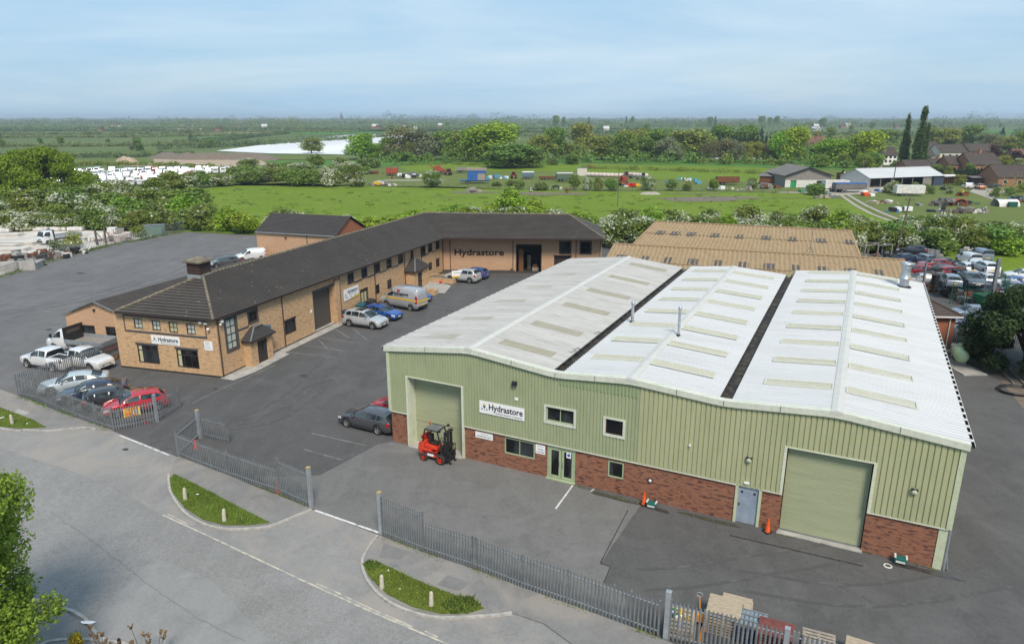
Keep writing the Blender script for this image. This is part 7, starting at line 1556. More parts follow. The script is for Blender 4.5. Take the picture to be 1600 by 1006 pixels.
for i, (P, h, w, s) in enumerate([([(-200,198.5),(400,198),(900,198.5),(1300,199),(1800,200)],11,24,2.6),([(-200,195.5),(300,195),(800,195),(1300,196),(1800,196)],12,34,3.4),([(-200,192.8),(400,192.4),(900,192.6),(1400,193),(1800,193)],14,50,4.6),([(-200,190),(500,189.6),(1000,190),(1800,190)],17,80,6.5),([(250,201),(330,199),(420,200),(480,202)],22,26,2.2),([(560,190.6),(680,190.2),(830,191)],36,80,6.5),([(1480,199),(1560,199),(1700,200)],29,30,2.4),([(1370,199),(1420,199.5),(1500,201)],21,26,2.2),([(1090,203),(1180,204),(1230,205)],12,20,1.6),([(1000,199),(1060,199),(1120,199.5)],20,24,2.2),([(1180,196),(1230,196)],22,30,2.8)]):
    far_mass('distant_woodland', 'far-off woodland forming the wooded skyline', P, h, w, L_['far2'] if i % 2 else L_['far'], 120, s*.62, 400+i, cat='woodland', kind='stuff', hv=.3)
for u, vb, vt, w in ((868,199,180,14),(880,199,182,9),(920,198,183,6),(978,198,182,6),(987,198,181,8),(1108,199,182,14),(1117,199,182,6),(1190,198,181,14),(1202,198,183,10),(1213,198,181,12),(1285,199,184,14)): tree_px('mid' if w > 7 else 'poplar', u, vb, vt, w, 'lone tall tree breaking the skyline in the far distance', 'tree', 'tall trees on the skyline')
for P, h, w, lf in (([(590,254),(680,253),(760,254)],6,6,'mid'),([(830,253),(920,253),(1010,254),(1100,256)],5.5,6,'mid'),([(1080,256),(1150,257),(1240,259)],5,5,'hedge'),([(600,246),(700,245),(820,244)],11,8,'mid'),([(830,243),(950,242),(1080,243)],10,9,'olive'),([(1230,260),(1290,262),(1340,264)],5,5,'mid'),([(1220,238),(1300,236),(1400,232),(1480,230)],9,9,'mid')):
    far_mass('undergrowth', 'dark undergrowth filling the foot of the tree belt', P, h, w, L_[lf], 70, .7, int(P[0][0]), cat='undergrowth', kind='stuff', hv=.4)
rg = np.random.default_rng(5); C = []
for k in range(340):
    u, v = rg.uniform(250, 1330), rg.uniform(292, 352); c = G2(u, v); C.append((c[0], c[1], .05, rg.uniform(.3,1.5), rg.uniform(.2,.6), rg.uniform(.1,.32)))
V, F, m = leaf_cloud(C, 26000, .20, 9, .2); tag(np_mesh('grass_tufts', V, F, [L_['mid']]), 'scattered darker nettle and grass tufts over the meadow', 'grass tufts', None, 'stuff')
# grass blades and weeds
def blades(name, label, polys, n, hgt, leaf, seed, z=.09, cat='grass', kind='stuff', clump=.6, wd=.012):
    rg = np.random.default_rng(seed); C = []
    for P in polys:
        P = np.array([G2(*p) for p in P]); lo, hi = P.min(0), P.max(0); cand = lo+(hi-lo)*rg.random((n*4,2)); x, y = cand[:,0], cand[:,1]; ins = np.zeros(len(cand), bool); j = len(P)-1
        for i in range(len(P)):
            xi, yi, xj, yj = P[i,0], P[i,1], P[j,0], P[j,1]; c = ((yi > y) != (yj > y)) & (x < (xj-xi)*(y-yi)/(yj-yi+1e-12)+xi); ins ^= c; j = i
        C.append(cand[ins][:n])
    C = np.concatenate(C); n = len(C); q = .5+.5*np.sin(C[:,0]*2.1)*np.sin(C[:,1]*2.7+1); h = hgt*(.4+.9*rg.random(n))*(.6+clump*q); a = rg.random(n)*6.283; w = wd*(.7+rg.random(n)); o = C.mean(0)
    dx, dy = np.cos(a)*w, np.sin(a)*w; ln = rg.normal(size=(n,2))*h[:,None]*.45; z0 = np.full(n, z-.02); X = C-o
    V = np.stack([np.c_[X[:,0]-dx, X[:,1]-dy, z0], np.c_[X[:,0]+dx, X[:,1]+dy, z0], np.c_[X[:,0]+dx*.5+ln[:,0], X[:,1]+dy*.5+ln[:,1], z0+h], np.c_[X[:,0]-dx*.5+ln[:,0], X[:,1]-dy*.5+ln[:,1], z0+h]], 1).reshape(-1,3)
    ob = np_mesh(name, V, np.arange(4*n).reshape(-1,4), [leaf]); ob.location = (o[0], o[1], 0); return tag(ob, label, cat, None, kind)
for i, (V, l_) in enumerate(((VG1, 'short mown grass on the verge at the far left'), (VG2, 'short mown grass on the verge between the two entrances'), (VG3, 'short mown grass on the verge in front of the long fence'))): blades('verge_grass', l_, [V], 9000, .085, L_['grass'], 60+i, .10)
t3 = blades('weeds', 'taller lush weeds at the right tip of the right verge', [[(690,948),(710,935),(735,934),(752,948),(735,960),(705,962)]], 1100, .18, L_['weed'], 70, .10, 'weeds', wd=.02)
t4 = blades('weeds', 'bright taller weeds at the left tip of the right verge', [[(567,884),(577,878),(597,882),(590,892),(572,893)]], 500, .11, L_['weed'], 72, .10, 'weeds', wd=.02)
def edge_weeds(label, pts, n, h, seed, w=.16, leaf='weed'):
    rg = np.random.default_rng(seed); P = np.array([G2(*p) for p in pts]); k = rg.integers(0, len(P)-1, n); t = rg.random(n)[:,None]; C = P[k]*(1-t)+P[k+1]*t+rg.normal(size=(n,2))*w; dens = np.sin(C[:,0]*1.9+seed)+np.sin(C[:,1]*2.7) > -.3; C = C[dens]; n = len(C); o = C.mean(0); X = C-o
    a = rg.random(n)*6.283; hh = h*(.3+rg.random(n)); ww = .02*(.6+rg.random(n)); dx, dy = np.cos(a)*ww, np.sin(a)*ww; ln = rg.normal(size=(n,2))*hh[:,None]*.7; z0 = np.full(n, .015)
    V = np.stack([np.c_[X[:,0]-dx, X[:,1]-dy, z0], np.c_[X[:,0]+dx, X[:,1]+dy, z0], np.c_[X[:,0]+dx+ln[:,0], X[:,1]+dy+ln[:,1], z0+hh], np.c_[X[:,0]-dx+ln[:,0], X[:,1]-dy+ln[:,1], z0+hh]], 1).reshape(-1,3)
    ob = np_mesh('weeds', V, np.arange(4*n).reshape(-1,4), [L_[leaf]]); ob.location = (o[0], o[1], 0); return tag(ob, label, 'weeds', None, 'stuff')
edge_weeds('weeds and moss along the foot of the long fence', [(600,842),(664,866),(742,892),(815,921),(886,946),(984,982),(1030,998)], 2200, .07, 3, .08)
edge_weeds('weeds along the foot of the fence between the entrances', [(279,715),(358,746),(437,773),(487,796)], 700, .06, 4, .08)
edge_weeds('weeds along the foot of the street fence', [(30,621),(118,653),(178,675)], 900, .10, 5, .10); edge_weeds('weeds at the foot of the fence behind the white pickups', [(120,590),(189,556)], 900, .22, 6, .25, 'dry')
edge_weeds('moss and weeds at the foot of the warehouse wall', [(900,760),(1000,786),(1140,820),(1350,862),(1460,890)], 600, .04, 7, .05)
edge_weeds('grass along the kerb of the middle verge', [(266,752),(285,797),(315,817),(390,826),(425,820)], 900, .06, 8, .05); edge_weeds('grass along the kerb of the right verge', [(567,885),(600,936),(640,955),(690,964),(764,961)], 1100, .06, 9, .05)
edge_weeds('rough grass along the left yard fence', [(0,434),(110,398),(200,379),(285,363)], 2200, .35, 10, .4)
# foreground shrubs at the bottom edge
def small_plant(name, label, p, leaf, n, size, h, w, seed, stems=5, z=0, cat='shrub'):
    t = thing(name, label, cat, (p[0], p[1], z)); V, F, m = leaf_cloud(crown_lobes(seed, w, h, .05, 8, 'bush'), n, size, seed, .3); np_mesh('foliage', V, F, [leaf], None, t); b = MB(); rg = random.Random(seed)
    for k in range(stems): b.cyl((rg.uniform(-.1,.1), rg.uniform(-.1,.1), 0), (rg.uniform(-w/3,w/3), rg.uniform(-w/3,w/3), h*rg.uniform(.6,1)), .012, 5, 0, .005)
    b.build('stem', M['bark'], t); return t
q = G(125, 1006, .6); small_plant('golden_conifer', 'small golden yellow conifer tip at the bottom edge', (q.x, q.y-.25), L_['gold'], 1300, .07, 1.5, .8, 5)
def stalks(label, u, seed):
    q = G(u, 1012, .5); t = thing('dried_shrub', label, 'shrub', (q.x, q.y, 0)); rg = random.Random(seed); b = MB(); c = MB()
    for k in range(9):
        e = Vector((rg.uniform(-.8,.8), rg.uniform(-.3,.3), rg.uniform(.7,1.25))); b.cyl((e.x*.5, e.y*.5, 0), e, .014, 5, 0, .008)
        for _ in range(5): c.bar(e+Vector((rg.uniform(-.05,.05), rg.uniform(-.05,.05), -.04)), e+Vector((rg.uniform(-.1,.1), rg.uniform(-.1,.1), .12)), .05, .02)
    b.build('stem', M['bark'], t); c.build('seed_head', L_['dry'], t)
stalks('brown dried seed heads at the bottom edge, left of the dark post', 170, 3); stalks('brown dried seed heads at the bottom edge, right of the dark post', 230, 4); 
q = G(190, 1010, .6); t = thing('marker_post', 'short black post leaning among dried stalks at the bottom edge', 'post', (q.x, q.y, 0)); b = MB(); b.bar((0,0,0), (-.08,0,.98), .12, .05); b.build('post', M['black'], t)
small_plant('shrub', 'spiky yellow-green shrub growing through the left yard fence', G2(92,398), L_['silver'], 900, .22, 3.0, 4.0, 7); small_plant('shrub', 'loose brownish shrub beside the spiky one at the left yard fence', G2(118,388), L_['olive'], 700, .2, 2.6, 4.6, 8)
small_plant('shrub', 'dark green shrub at the bend of the left yard fence', G2(215,371), L_['hedge'], 900, .2, 2.4, 4.2, 9)
# ================================================================ SCRAPYARD, FARM, COMPOUND, HOUSES
# scrapyard and parked cars on the right
def far_car(kind, label, pm, u, v, rz, z=0, grp=None, **k): return make_car(kind, label, P_[pm], G2(u, v, z), R(rz), grp, z=z, **k)
far_car('hatch', 'steel blue hatchback parked just behind the lodge roof, left of the pine', 'steel', 1514, 497, 178)
far_car('saloon', 'dark blue car beneath the steel blue hatchback, beside the lodge wall', 'dkblue', 1512, 512, 172)
far_car('estate', 'dark car behind the palisade fence in front of the lodge', 'grey', 1483, 531, 175); far_car('hatch', 'pale grey car behind the palisade fence by the pine', 'steel', 1520, 532, 160)
far_car('hatch', 'dark red hatchback with missing window at the left of the scrapyard', 'dred', 1432, 430, 160); far_car('hatch', 'dark red scrap car behind the black crate stack', 'dred', 1458, 420, 175); far_car('estate', 'dark red scrap estate with open boot beyond the crates', 'dred', 1485, 432, 10)
far_car('hatch', 'black scrap car between the two dark red ones', 'black', 1466, 429, 150); far_car('saloon', 'pale silver scrap car showing a red tail light behind the factory roof', 'silver', 1438, 444, 165)
far_car('hatch', 'silver scrap car at the bottom of the car stack', 'silver', 1537, 445, 262); far_car('hatch', 'white hatchback perched on top of the scrap car stack, tail to the viewer', 'white', 1538, 425, 262+180, z=2.0)
bpy.context.view_layer.update()
far_car('suv', 'silver scrap estate with boot raised below the white hatchback', 'silver', 1536, 446, 82, z=.62); far_car('hatch', 'white scrap car at the left end of the stack', 'white', 1508, 425, 80, z=.5); far_car('smallvan', 'white scrap van behind the car stack', 'white', 1511, 412, 86); far_car('smallvan', 'grey van with silver roof behind the white perched hatchback', 'steel', 1530, 406, 84, z=.4)
far_car('hatch', 'blue hatchback in the row at the right edge', 'mid', 1577, 449, 165); far_car('saloon', 'grey saloon in the row at the right edge', 'grey', 1580, 459, 172); far_car('saloon', 'white sports coupe in the row at the right edge, nearest the pine', 'white', 1585, 470, 172); far_car('hatch', 'white hatchback at the right edge behind the blue one', 'white', 1596, 437, 160); far_car('saloon', 'dark saloon cut by the right edge', 'black', 1612, 462, 172)
far_car('suv', 'black scrapped four wheel drive beside the green skip', 'black', 1523, 465, 190); far_car('hatch', 'dark blue car parked beside the end of the tan roofed unit', 'steel', 1342, 388, 110); far_car('hatch', 'black scrap hatchback with raised bonnet beyond the flue', 'black', 1412, 400, 200); far_car('hatch', 'second black scrap car beyond the flue, partly stacked', 'black', 1424, 397, 150, z=.6)
far_car('estate', 'dark grey scrap estate just right of the tall crate stack', 'grey', 1484, 448, 100); far_car('hatch', 'steel coloured scrap car lying over the dark grey estate', 'steel', 1484, 446, 70, z=1.35); far_car('hatch', 'black scrap hatchback left of the silver pair in the stack', 'black', 1516, 445, 250)
far_car('saloon', 'charcoal scrap saloon laid on the black hatchback in the stack', 'grey', 1516, 444, 255, z=1.4); far_car('suv', 'black scrap four wheel drive in front of the car stack', 'black', 1530, 457, 100); far_car('hatch', 'dark blue scrap hatchback right of the leaning pole', 'dkblue', 1414, 410, 30); far_car('hatch', 'pale steel scrap car beside the upright grey blocks', 'steel', 1441, 411, 100)
far_car('estate', 'silver car in the front row at the right edge under the grey column', 'silver', 1560, 453, 170); far_car('hatch', 'black scrap shell behind the dark red cars', 'black', 1476, 418, 20); far_car('hatch', 'white scrap car between the stack and the grass', 'white', 1521, 421, 60, z=.3)
# black crate stacks
def crates(label, u, v, n, m, mat, s=1.0):
    t = thing('crate_stack', label, 'crate stack', G2(u, v), .3)
    for k in range(n):
        b = MB()
        for j in range(m): b.box(j*1.25*s, (j*1.25+1.12)*s, 0, 1.0*s, k*.42*s, (k*.42+.36)*s); 
        b.build('crate', mat, t)
    return t
crates('tall stack of black crates in the scrapyard behind the lodge roof', 1459, 452, 7, 2, M['black'], .62); crates('stack of black car parts trays right of the tall crate stack', 1491, 445, 6, 2, flat('worn_black', (.03,.03,.035)), .75); crates('low heap of dark green trays beside the scrapyard fence', 1497, 462, 4, 2, flat('dark_green_tray', (.015,.05,.035)), .9)
t = thing('skip', 'green metal skip in the scrapyard', 'skip', G2(1540,482), .1); b = MB(); b.mesh([(-1.0,-.7,0),(1.0,-.7,0),(1.0,.7,0),(-1.0,.7,0),(-1.1,-.9,1.6),(1.1,-.9,1.6),(1.1,.9,1.6),(-1.1,.9,1.6)], [(3,2,1,0),(0,1,5,4),(1,2,6,5),(2,3,7,6),(3,0,4,7)]); b.build('skip_body', flat('skip_green', (.01,.16,.06)), t); b = MB(); b.box(-1.15,1.15,-.97,-.9,1.5,1.6); b.box(-1.15,1.15,.9,.97,1.5,1.6); b.box(-1.0,1.0,-.8,.8,1.3,1.45); b.build('rim', flat('skip_dark', (.03,.05,.05)), t)
t = thing('steel_column', 'tall grey steel column at the corner of the scrapyard', 'post', G2(1547,478), 0); b = MB(); b.box(-.16,.16,-.16,.16,0,5.4); b.box(-.25,.25,-.25,.25,0,.05); b.build('post', M['galv'], t); t = thing('steel_column', 'short grey steel post in front of the silver scrap car', 'post', G2(1441,452), 0); b = MB(); b.box(-.1,.1,-.1,.1,0,3.4); b.box(-.2,.2,-.2,.2,0,.05); b.build('post', M['galv'], t)
def mesh_fence(label, pts, h, mat, step=2.4, name='mesh_fence', rails=9, vs=18):
    P = [Vector(G2(*p)) for p in pts]; t = thing(name, label, 'fence', (P[0].x, P[0].y, 0)); o = P[0]; b = MB(); q = MB()
    for a, c in zip(P[:-1], P[1:]):
        L = (c-a).length; n = max(1, int(L/step))
        for k in range(n+1): p = a.lerp(c, k/n)-o; b.cyl((p.x,p.y,0),(p.x,p.y,h+.1),.05,6)
        for k in range(rails): z = .1+(h-.1)*k/(rails-1); q.bar((a.x-o.x,a.y-o.y,z),(c.x-o.x,c.y-o.y,z),.02,.02)
        m = int(L/.22)
        for k in range(m): p = a.lerp(c, k/m)-o; q.bar((p.x,p.y,.05),(p.x,p.y,h),.014,.014)
    b.build('posts', mat, t); q.build('mesh_panel', mat, t); return t
DG = flat('dark_green_fence', (.01,.09,.06)); mesh_fence('dark green mesh fence around the scrapyard corner', [(1484,475),(1508,478),(1545,487)], 2.4, DG); mesh_fence('dark green mesh fence turning back beside the white coupe', [(1545,487),(1563,492),(1572,468),(1560,452)], 2.4, DG)
def wooden_stand(label, u, v, rz):
    t = thing('wooden_stand', label, 'wooden stand', G2(u, v), rz); b = MB()
    for x in (0, 2.4):
        for y in (0, 2.0): b.box(x-.07,x+.07,y-.07,y+.07,0,1.9)
    b.bar((0,0,1.85),(2.4,0,1.85),.1,.12); b.bar((0,2,1.85),(2.4,2,1.85),.1,.12); b.bar((0,0,1.85),(0,2,1.85),.1,.12); b.bar((2.4,0,1.85),(2.4,2,1.85),.1,.12); b.box(0,2.4,0,2,.0,.12); b.build('frame', M['ash_wood'], t); return t
wooden_stand('pale timber frame stand left of the leaning pole, beyond the tan roof', 1370, 402, .2); wooden_stand('small timber frame beside the dark blue car beyond the tan roof', 1350, 402, .3)
def scrap_heap(label, u, v, w, d, h, mats, n, seed, name='scrap_heap', cat='scrap heap', grp=None, smin=.2, smax=.8):
    t = thing(name, label, cat, G2(u, v), 0, grp); rr = random.Random(seed); b = MB()
    for _ in range(n):
        x, y = rr.gauss(0, w/4), rr.gauss(0, d/4); s = rr.uniform(smin, smax); z = rr.random()*max(0, h*(1-abs(x)/(w*.6))); 
        if rr.random() < .35: b.bar((x, y, z), (x+rr.uniform(-1.2,1.2), y+rr.uniform(-.8,.8), z+rr.uniform(0,.5)), .1, .12, rr.randrange(len(mats)))
        else: obox(b, Vector((x, y, 0)), s*.7, s*.5, max(0, z-.3), z+s*.5, rr.randrange(len(mats)), rr.uniform(0,3))
    b.build('pieces', mats, t); return t
scrap_heap('heap of timber offcuts and metal beyond the big flue', 1437, 402, 7, 3, 1.0, [M['pallet_grey'], M['ash_wood'], M['galv'], M['black']], 40, 2); scrap_heap('dark heap of car parts beside the tall crate stack', 1478, 458, 4, 3, .9, [M['black'], M['galv'], M['rust']], 34, 3)
scrap_heap('black engine parts heaped against the green skip', 1518, 474, 4, 3, 1.2, [M['black'], M['galv'], M['rust']], 34, 4); scrap_heap('pile of pale boards and steel sections behind the scrap van', 1517, 399, 6, 3, 1.6, [M['galv'], M['white_dirty']], 18, 5)
for k, u in enumerate((1445,1453,1461)):
    t = thing('concrete_post', 'short upright grey block in the line before the grass strip', 'block', G2(u, 405), .1*k, 'upright grey blocks'); b = MB(); b.box(-.4,.4,-.3,.3,0,1.6-.1*k); b.box(-.45,.45,-.35,.35,0,.12); b.build('block', M['galv'], t)
for l_, u, v, w, h, n in (('dark jumble of doors and engines before the dark red scrap cars', 1462, 441, 6, 1.6, 46), ('black bumpers and panels piled beside the silver scrap cars', 1505, 452, 6, 1.8, 50), ('dark parts heaped under the tipped cars by the grass', 1500, 430, 7, 1.6, 46), ('wheels and black scrap by the pole behind the tan roof', 1395, 404, 6, 1.0, 36), ('dark scrap behind the green mesh fence', 1530, 472, 6, 1.3, 40)): scrap_heap(l_, u, v, w, 3, h, [M['black'], M['galv'], M['rubber'], M['rust']], n, n+u, smin=.3, smax=.9)
# poles
def pole(label, u, vb, vt, lean=0, name='utility_pole', r=.14, arm=True):
    g_ = G(u, vb); d = ray(u, vt); h = CH+d.z/d.y*g_.y; t = thing(name, label, 'utility pole', (g_.x, g_.y, 0)); b = MB(); b.cyl((0,0,-.1),(lean,0,h),r*1.15,8,0,r*.75); b.build('pole', M['pole_wood'], t)
    if arm: b = MB(); b.bar((lean-.7,0,h-.35),(lean+.7,0,h-.35),.1,.12); [b.cyl((lean+x,0,h-.3),(lean+x,0,h-.08),.05,6) for x in (-.6,0,.6)]; b.build('cross_arm', M['pole_wood'], t)
    return t
pole('leaning wooden pole with a cross arm between the tan roof and the scrapyard', 1399, 400, 309, .9, arm=True); pole('thin wooden pole standing in the meadow right of the field trees', 965, 322, 266, 0, r=.09, arm=False)
pole('wooden pole between the grey barn and the pale barn', 1345, 290, 250, .1); pole('wooden pole rising in front of the pale roofed barn', 1393, 300, 252, .2); pole('slim pole at the hedge left of the round green trees', 1288, 258, 236, 0, r=.12, arm=False)
t = pole('slim pale lamp pole behind the white vehicles in the compound', 169, 270, 243, 0, 'lamp_pole', .12, False)
# barns
def gable_building(name, label, cat, pts, h, hr, wallm, roofm, openside=False, label2=None, tiles=False, wins=(), over=.4, ends=None, chimney=None, group=None, sheet_rib=None):
    """pts: left-front, right-front ground corners (world), depth; ridge runs along the front"""
    a, c, dep = Vector(pts[0]), Vector(pts[1]), pts[2]; d = (c-a); L = d.length; t = thing(name, label, cat, (a.x, a.y, 0), math.atan2(d.y, d.x), group)
    b = MB(); 
    if not openside: wall_mesh(b, L, 0, h, [w_[:4] for w_ in wins], reveal=.1)
    else:
        b.box(0, .2, 0, .2, 0, h); b.box(L*.72, L, 0, .15, 0, h)
        for k in range(1, 5): b.box(L*.72*k/5-.1, L*.72*k/5+.1, 0, .2, 0, h)
    b.poly([(L,dep,0),(0,dep,0),(0,dep,h),(L,dep,h)]); b.poly([(0,dep,0),(0,0,0),(0,0,h),(0,dep/2,hr),(0,dep,h)], 1); b.poly([(L,0,0),(L,dep,0),(L,dep,h),(L,dep/2,hr),(L,0,h)], 1)
    b.build('wall', [wallm, ends or wallm], t)
    b = MB(); k = over*(hr-h)/(dep/2); L0, R0, L1, R1 = (-over,-over,h-k), (L+over,-over,h-k), (-over,dep/2,hr), (L+over,dep/2,hr)
    if tiles: tiled_slope(b, L0, R0, L1, R1, .5, .06); tiled_slope(b, (L+over,dep+over,h-k), (-over,dep+over,h-k), R1, L1, .5, .06)
    else: corr_slope(b, Vector(L1), Vector(R1), Vector(L0), Vector(R0), sheet_rib or .5, .05); corr_slope(b, Vector(R1), Vector(L1), Vector((L+over,dep+over,h-k)), Vector((-over,dep+over,h-k)), sheet_rib or .5, .05)
    r = b.build('roof', roofm, t); b = MB(); b.bar((-over,dep/2,hr+.06),(L+over,dep/2,hr+.06),.35,.12); b.build('ridge', roofm, r)
    for w_ in wins:
        q = MB(); x0, x1, z0, z1 = w_[:4]; q.box(x0, x1, .02, .08, z0, z1, 0); q.box(x0+.08, x1-.08, .0, .018, z0+.08, z1-.08, 1); q.build('window', [M['white'], M['glass']], t)
    if chimney:
        q = MB(); q.box(chimney-.4, chimney+.4, dep/2-.4, dep/2+.4, hr-.6, hr+1.2); q.box(chimney-.2, chimney+.2, dep/2-.2, dep/2+.2, hr+1.2, hr+1.5); q.build('chimney', wallm, r)
    return t
a = G2(1218, 292); c = G2(1297, 294)
# grey barn with its gable to the viewer: build ridge running away
gb = thing('barn', 'grey timber and sheet barn with its wide gable facing the meadow', 'barn', (*G2(1226, 293), 0), .02); Wb = (Vector(G2(1297,293))-Vector(G2(1226,293))).length; Db = 17; hb, hrb = 3.7, 6.0
b = MB(); wall_mesh(b, Wb, 2.2, lambda x: hb+(hrb-hb)*(1-abs(x-Wb/2)/(Wb/2)), brk=[Wb/2], prof=ribs(0, Wb, .5, .05)); b.poly([(0,Db,0),(0,0,0),(0,0,hb),(0,Db,hb)]); b.poly([(Wb,0,0),(Wb,Db,0),(Wb,Db,hb),(Wb,0,hb)]); b.poly([(Wb,Db,0),(0,Db,0),(0,Db,hb),(Wb/2,Db,hrb),(Wb,Db,hb)]); b.build('wall', M['ash_wood'], gb)
b = MB(); wall_mesh(b, Wb, 0, 2.2, [(Wb*.12, Wb*.25, 0, 2.1), (Wb*.7, Wb*.9, 0, 2.0)], reveal=.3); b.build('block_wall', M['white_dirty'], gb); b = MB(); b.box(Wb*.12, Wb*.25, .3, .4, 0, 2.1, 0); b.box(Wb*.7, Wb*.9, .31, .4, 0, 2.0, 1); b.build('door', [flat('barn_green', (.02,.30,.10)), M['black']], gb)
b = MB(); corr_slope(b, Vector((Wb/2,-.6,hrb)), Vector((Wb/2,Db,hrb)), Vector((-.6,-.6,hb-.25)), Vector((-.6,Db,hb-.25)), .8, .08); corr_slope(b, Vector((Wb/2,Db,hrb)), Vector((Wb/2,-.6,hrb)), Vector((Wb+.6,Db,hb-.25)), Vector((Wb+.6,-.6,hb-.25)), .8, .08); rf = b.build('roof', M['fibre_grey'], gb); b = MB(); b.bar((-.6,-.65,hb-.3),(Wb/2,-.65,hrb-.05),.08,.35); b.bar((Wb+.6,-.65,hb-.3),(Wb/2,-.65,hrb-.05),.08,.35); b.build('barge_board', M['black'], rf)
gable_building('barn', 'long open-fronted barn with a pale corrugated roof right of the grey barn', 'barn', (G2(1358,294), G2(1472,289.5), 12), 3.0, 5.3, M['ash_wood'], M['roof_white'], openside=True, ends=M['white_dirty'])
b = MB(); 
gable_building('lean_to', 'low dark blue end shed attached to the right of the pale barn', 'shed', (G2(1458,290.5), G2(1473,289.8), 10), 2.9, 3.0, flat('dark_blue_sheet', (.05,.07,.11)), M['fibre_grey'])
gable_building('shed', 'low sheeted farm shed with reddish front left of the grey barn', 'shed', (G2(1186,288), G2(1214,289), 8), 2.6, 3.2, M['rust'], M['fibre_grey']); gable_building('shed', 'low pale roofed shed between the two barns', 'shed', (G2(1330,286), G2(1356,285.5), 8), 2.6, 3.0, M['rust'], M['white_dirty']); gable_building('carport', 'low shelter with a pale roof in front of the conifer hedge', 'shed', (G2(1518,290), G2(1532,290), 4), 2.4, 2.7, M['black'], M['fibre_grey'], openside=True)
gable_building('shed', 'long low lean-to with orange posts beside the pale barn', 'shed', (G2(1476,288), G2(1500,287), 6), 2.4, 2.6, M['rust'], M['white_dirty'], openside=True)
# houses
HB = M['house_brick']; BT = M['brown_tile']; CR = flat('cream_render', (.62,.58,.5))
def house(label, uL, uR, v, dep, h, hr_, wm=HB, rm=BT, nw=3, chim=None, ends=None, grp='houses on the right', floors=2):
    h *= .8; hr = h+(hr_-h)*.55; a, c = Vector(G2(uL, v)), Vector(G2(uR, v)); L = (c-a).length; ws = []
    for k in range(nw):
        x = L*(k+.5)/nw; ws.append((x-.6, x+.6, 1.0, 2.2)); 
        if floors == 2: ws.append((x-.6, x+.6, h-1.6, h-.4))
    ws = sorted(ws); return gable_building('house', label, 'house', (tuple(a), tuple(c), dep), h, hr, wm, rm, tiles=True, wins=ws, ends=ends, chimney=chim, group=grp)
house('long brown roofed bungalow with two white rooflights behind the pale barn', 1417, 1455, 272, 9, 3.0, 7.0, nw=3, floors=1)
house('brick house with steep brown roof right of the gabled pair', 1516, 1562, 272, 12, 4.5, 10.5, nw=2, chim=6, floors=1); house('brick barn conversion with a brown tiled roof at the right edge', 1558, 1625, 293, 10, 4.0, 9.0, nw=3, floors=1)
house('low brick house with brown roof left of the gabled wing', 1457, 1490, 268, 9, 3.2, 6.6, nw=2, chim=4, floors=1); house('brick house with white framed windows and twin gables', 1482, 1512, 270, 9, 4.0, 8.4, nw=2, chim=9, floors=1)
house('white rendered house right beside the poplars', 1444, 1459, 258, 9, 5.0, 8.6, CR, BT, 1, None, M['white']); house('white timbered house with brown roof left of the poplars', 1380, 1400, 258, 9, 5.5, 10.0, M['white'], BT, 3); house('wide brown roofed house with cream gable behind the gabled pair', 1468, 1510, 248, 12, 4.0, 10.0, CR, M['brown_tile'], 4, floors=1)
house('dark brown roofed row house behind the steep roofed house', 1513, 1560, 248, 11, 5.0, 10.0, HB, BT, 4); house('orange roofed brick house among trees at the left of the village', 1262, 1292, 236, 12, 6.0, 12.0, HB, flat('orange_roof', (.20,.10,.07)), 2, 8); house('brick house low among trees below the orange roofed one', 1250, 1290, 246, 10, 3.0, 6.0, HB, BT, 3, floors=1)
house('brick house with orange roof showing between the round green trees', 1304, 1330, 238, 12, 6, 11, HB, BT, 2, 6); house('brown roofed house at the right edge beyond the copper tree', 1588, 1625, 256, 10, 4.5, 8.5, HB, flat('orange_roof', (.20,.10,.07)), 2); house('pale low building left of the poplars behind the barn', 1352, 1378, 262, 8, 3, 4.6, CR, M['fibre_grey'], 2, floors=1)
house('white gabled house tip left of the wide brown roof', 1450, 1464, 242, 8, 5, 10, M['white'], BT, 1); house('small white low building far off right of the tall skyline trees', 1270, 1282, 205, 14, 5, 8, CR, M['roof_white'], 2, floors=1)
rr = random.Random(31)
for k in range(26):
    u = rr.choice((rr.uniform(880,1240), rr.uniform(1240,1480), rr.uniform(560,700), rr.uniform(150,420))); v = rr.choice((197,199,201,203,206)); a, c = Vector(G2(u, v)), Vector(G2(u+rr.uniform(4,9), v))
    gable_building('house', 'tiny far-off house or shed among trees near the skyline', 'house', (tuple(a), tuple(c), 9), 4.5, 8, CR if k % 2 else HB, BT if k % 3 else M['roof_white'], group='tiny far-off houses')
# church spire / mast on the skyline
g_ = G(534, 192.5); t = thing('church_spire', 'thin church spire on the far skyline left of centre', 'church', (g_.x, g_.y, 0)); b = MB(); b.box(-5,5,-5,5,0,22); b.build('tower', M['fibre_grey'], t); b = MB(); b.mesh([(-4,-4,22.01),(4,-4,22.01),(4,4,22.01),(-4,4,22.01),(0,0,40)], [(0,1,4),(1,2,4),(2,3,4),(3,0,4)]); b.build('spire', M['fibre_grey'], t)
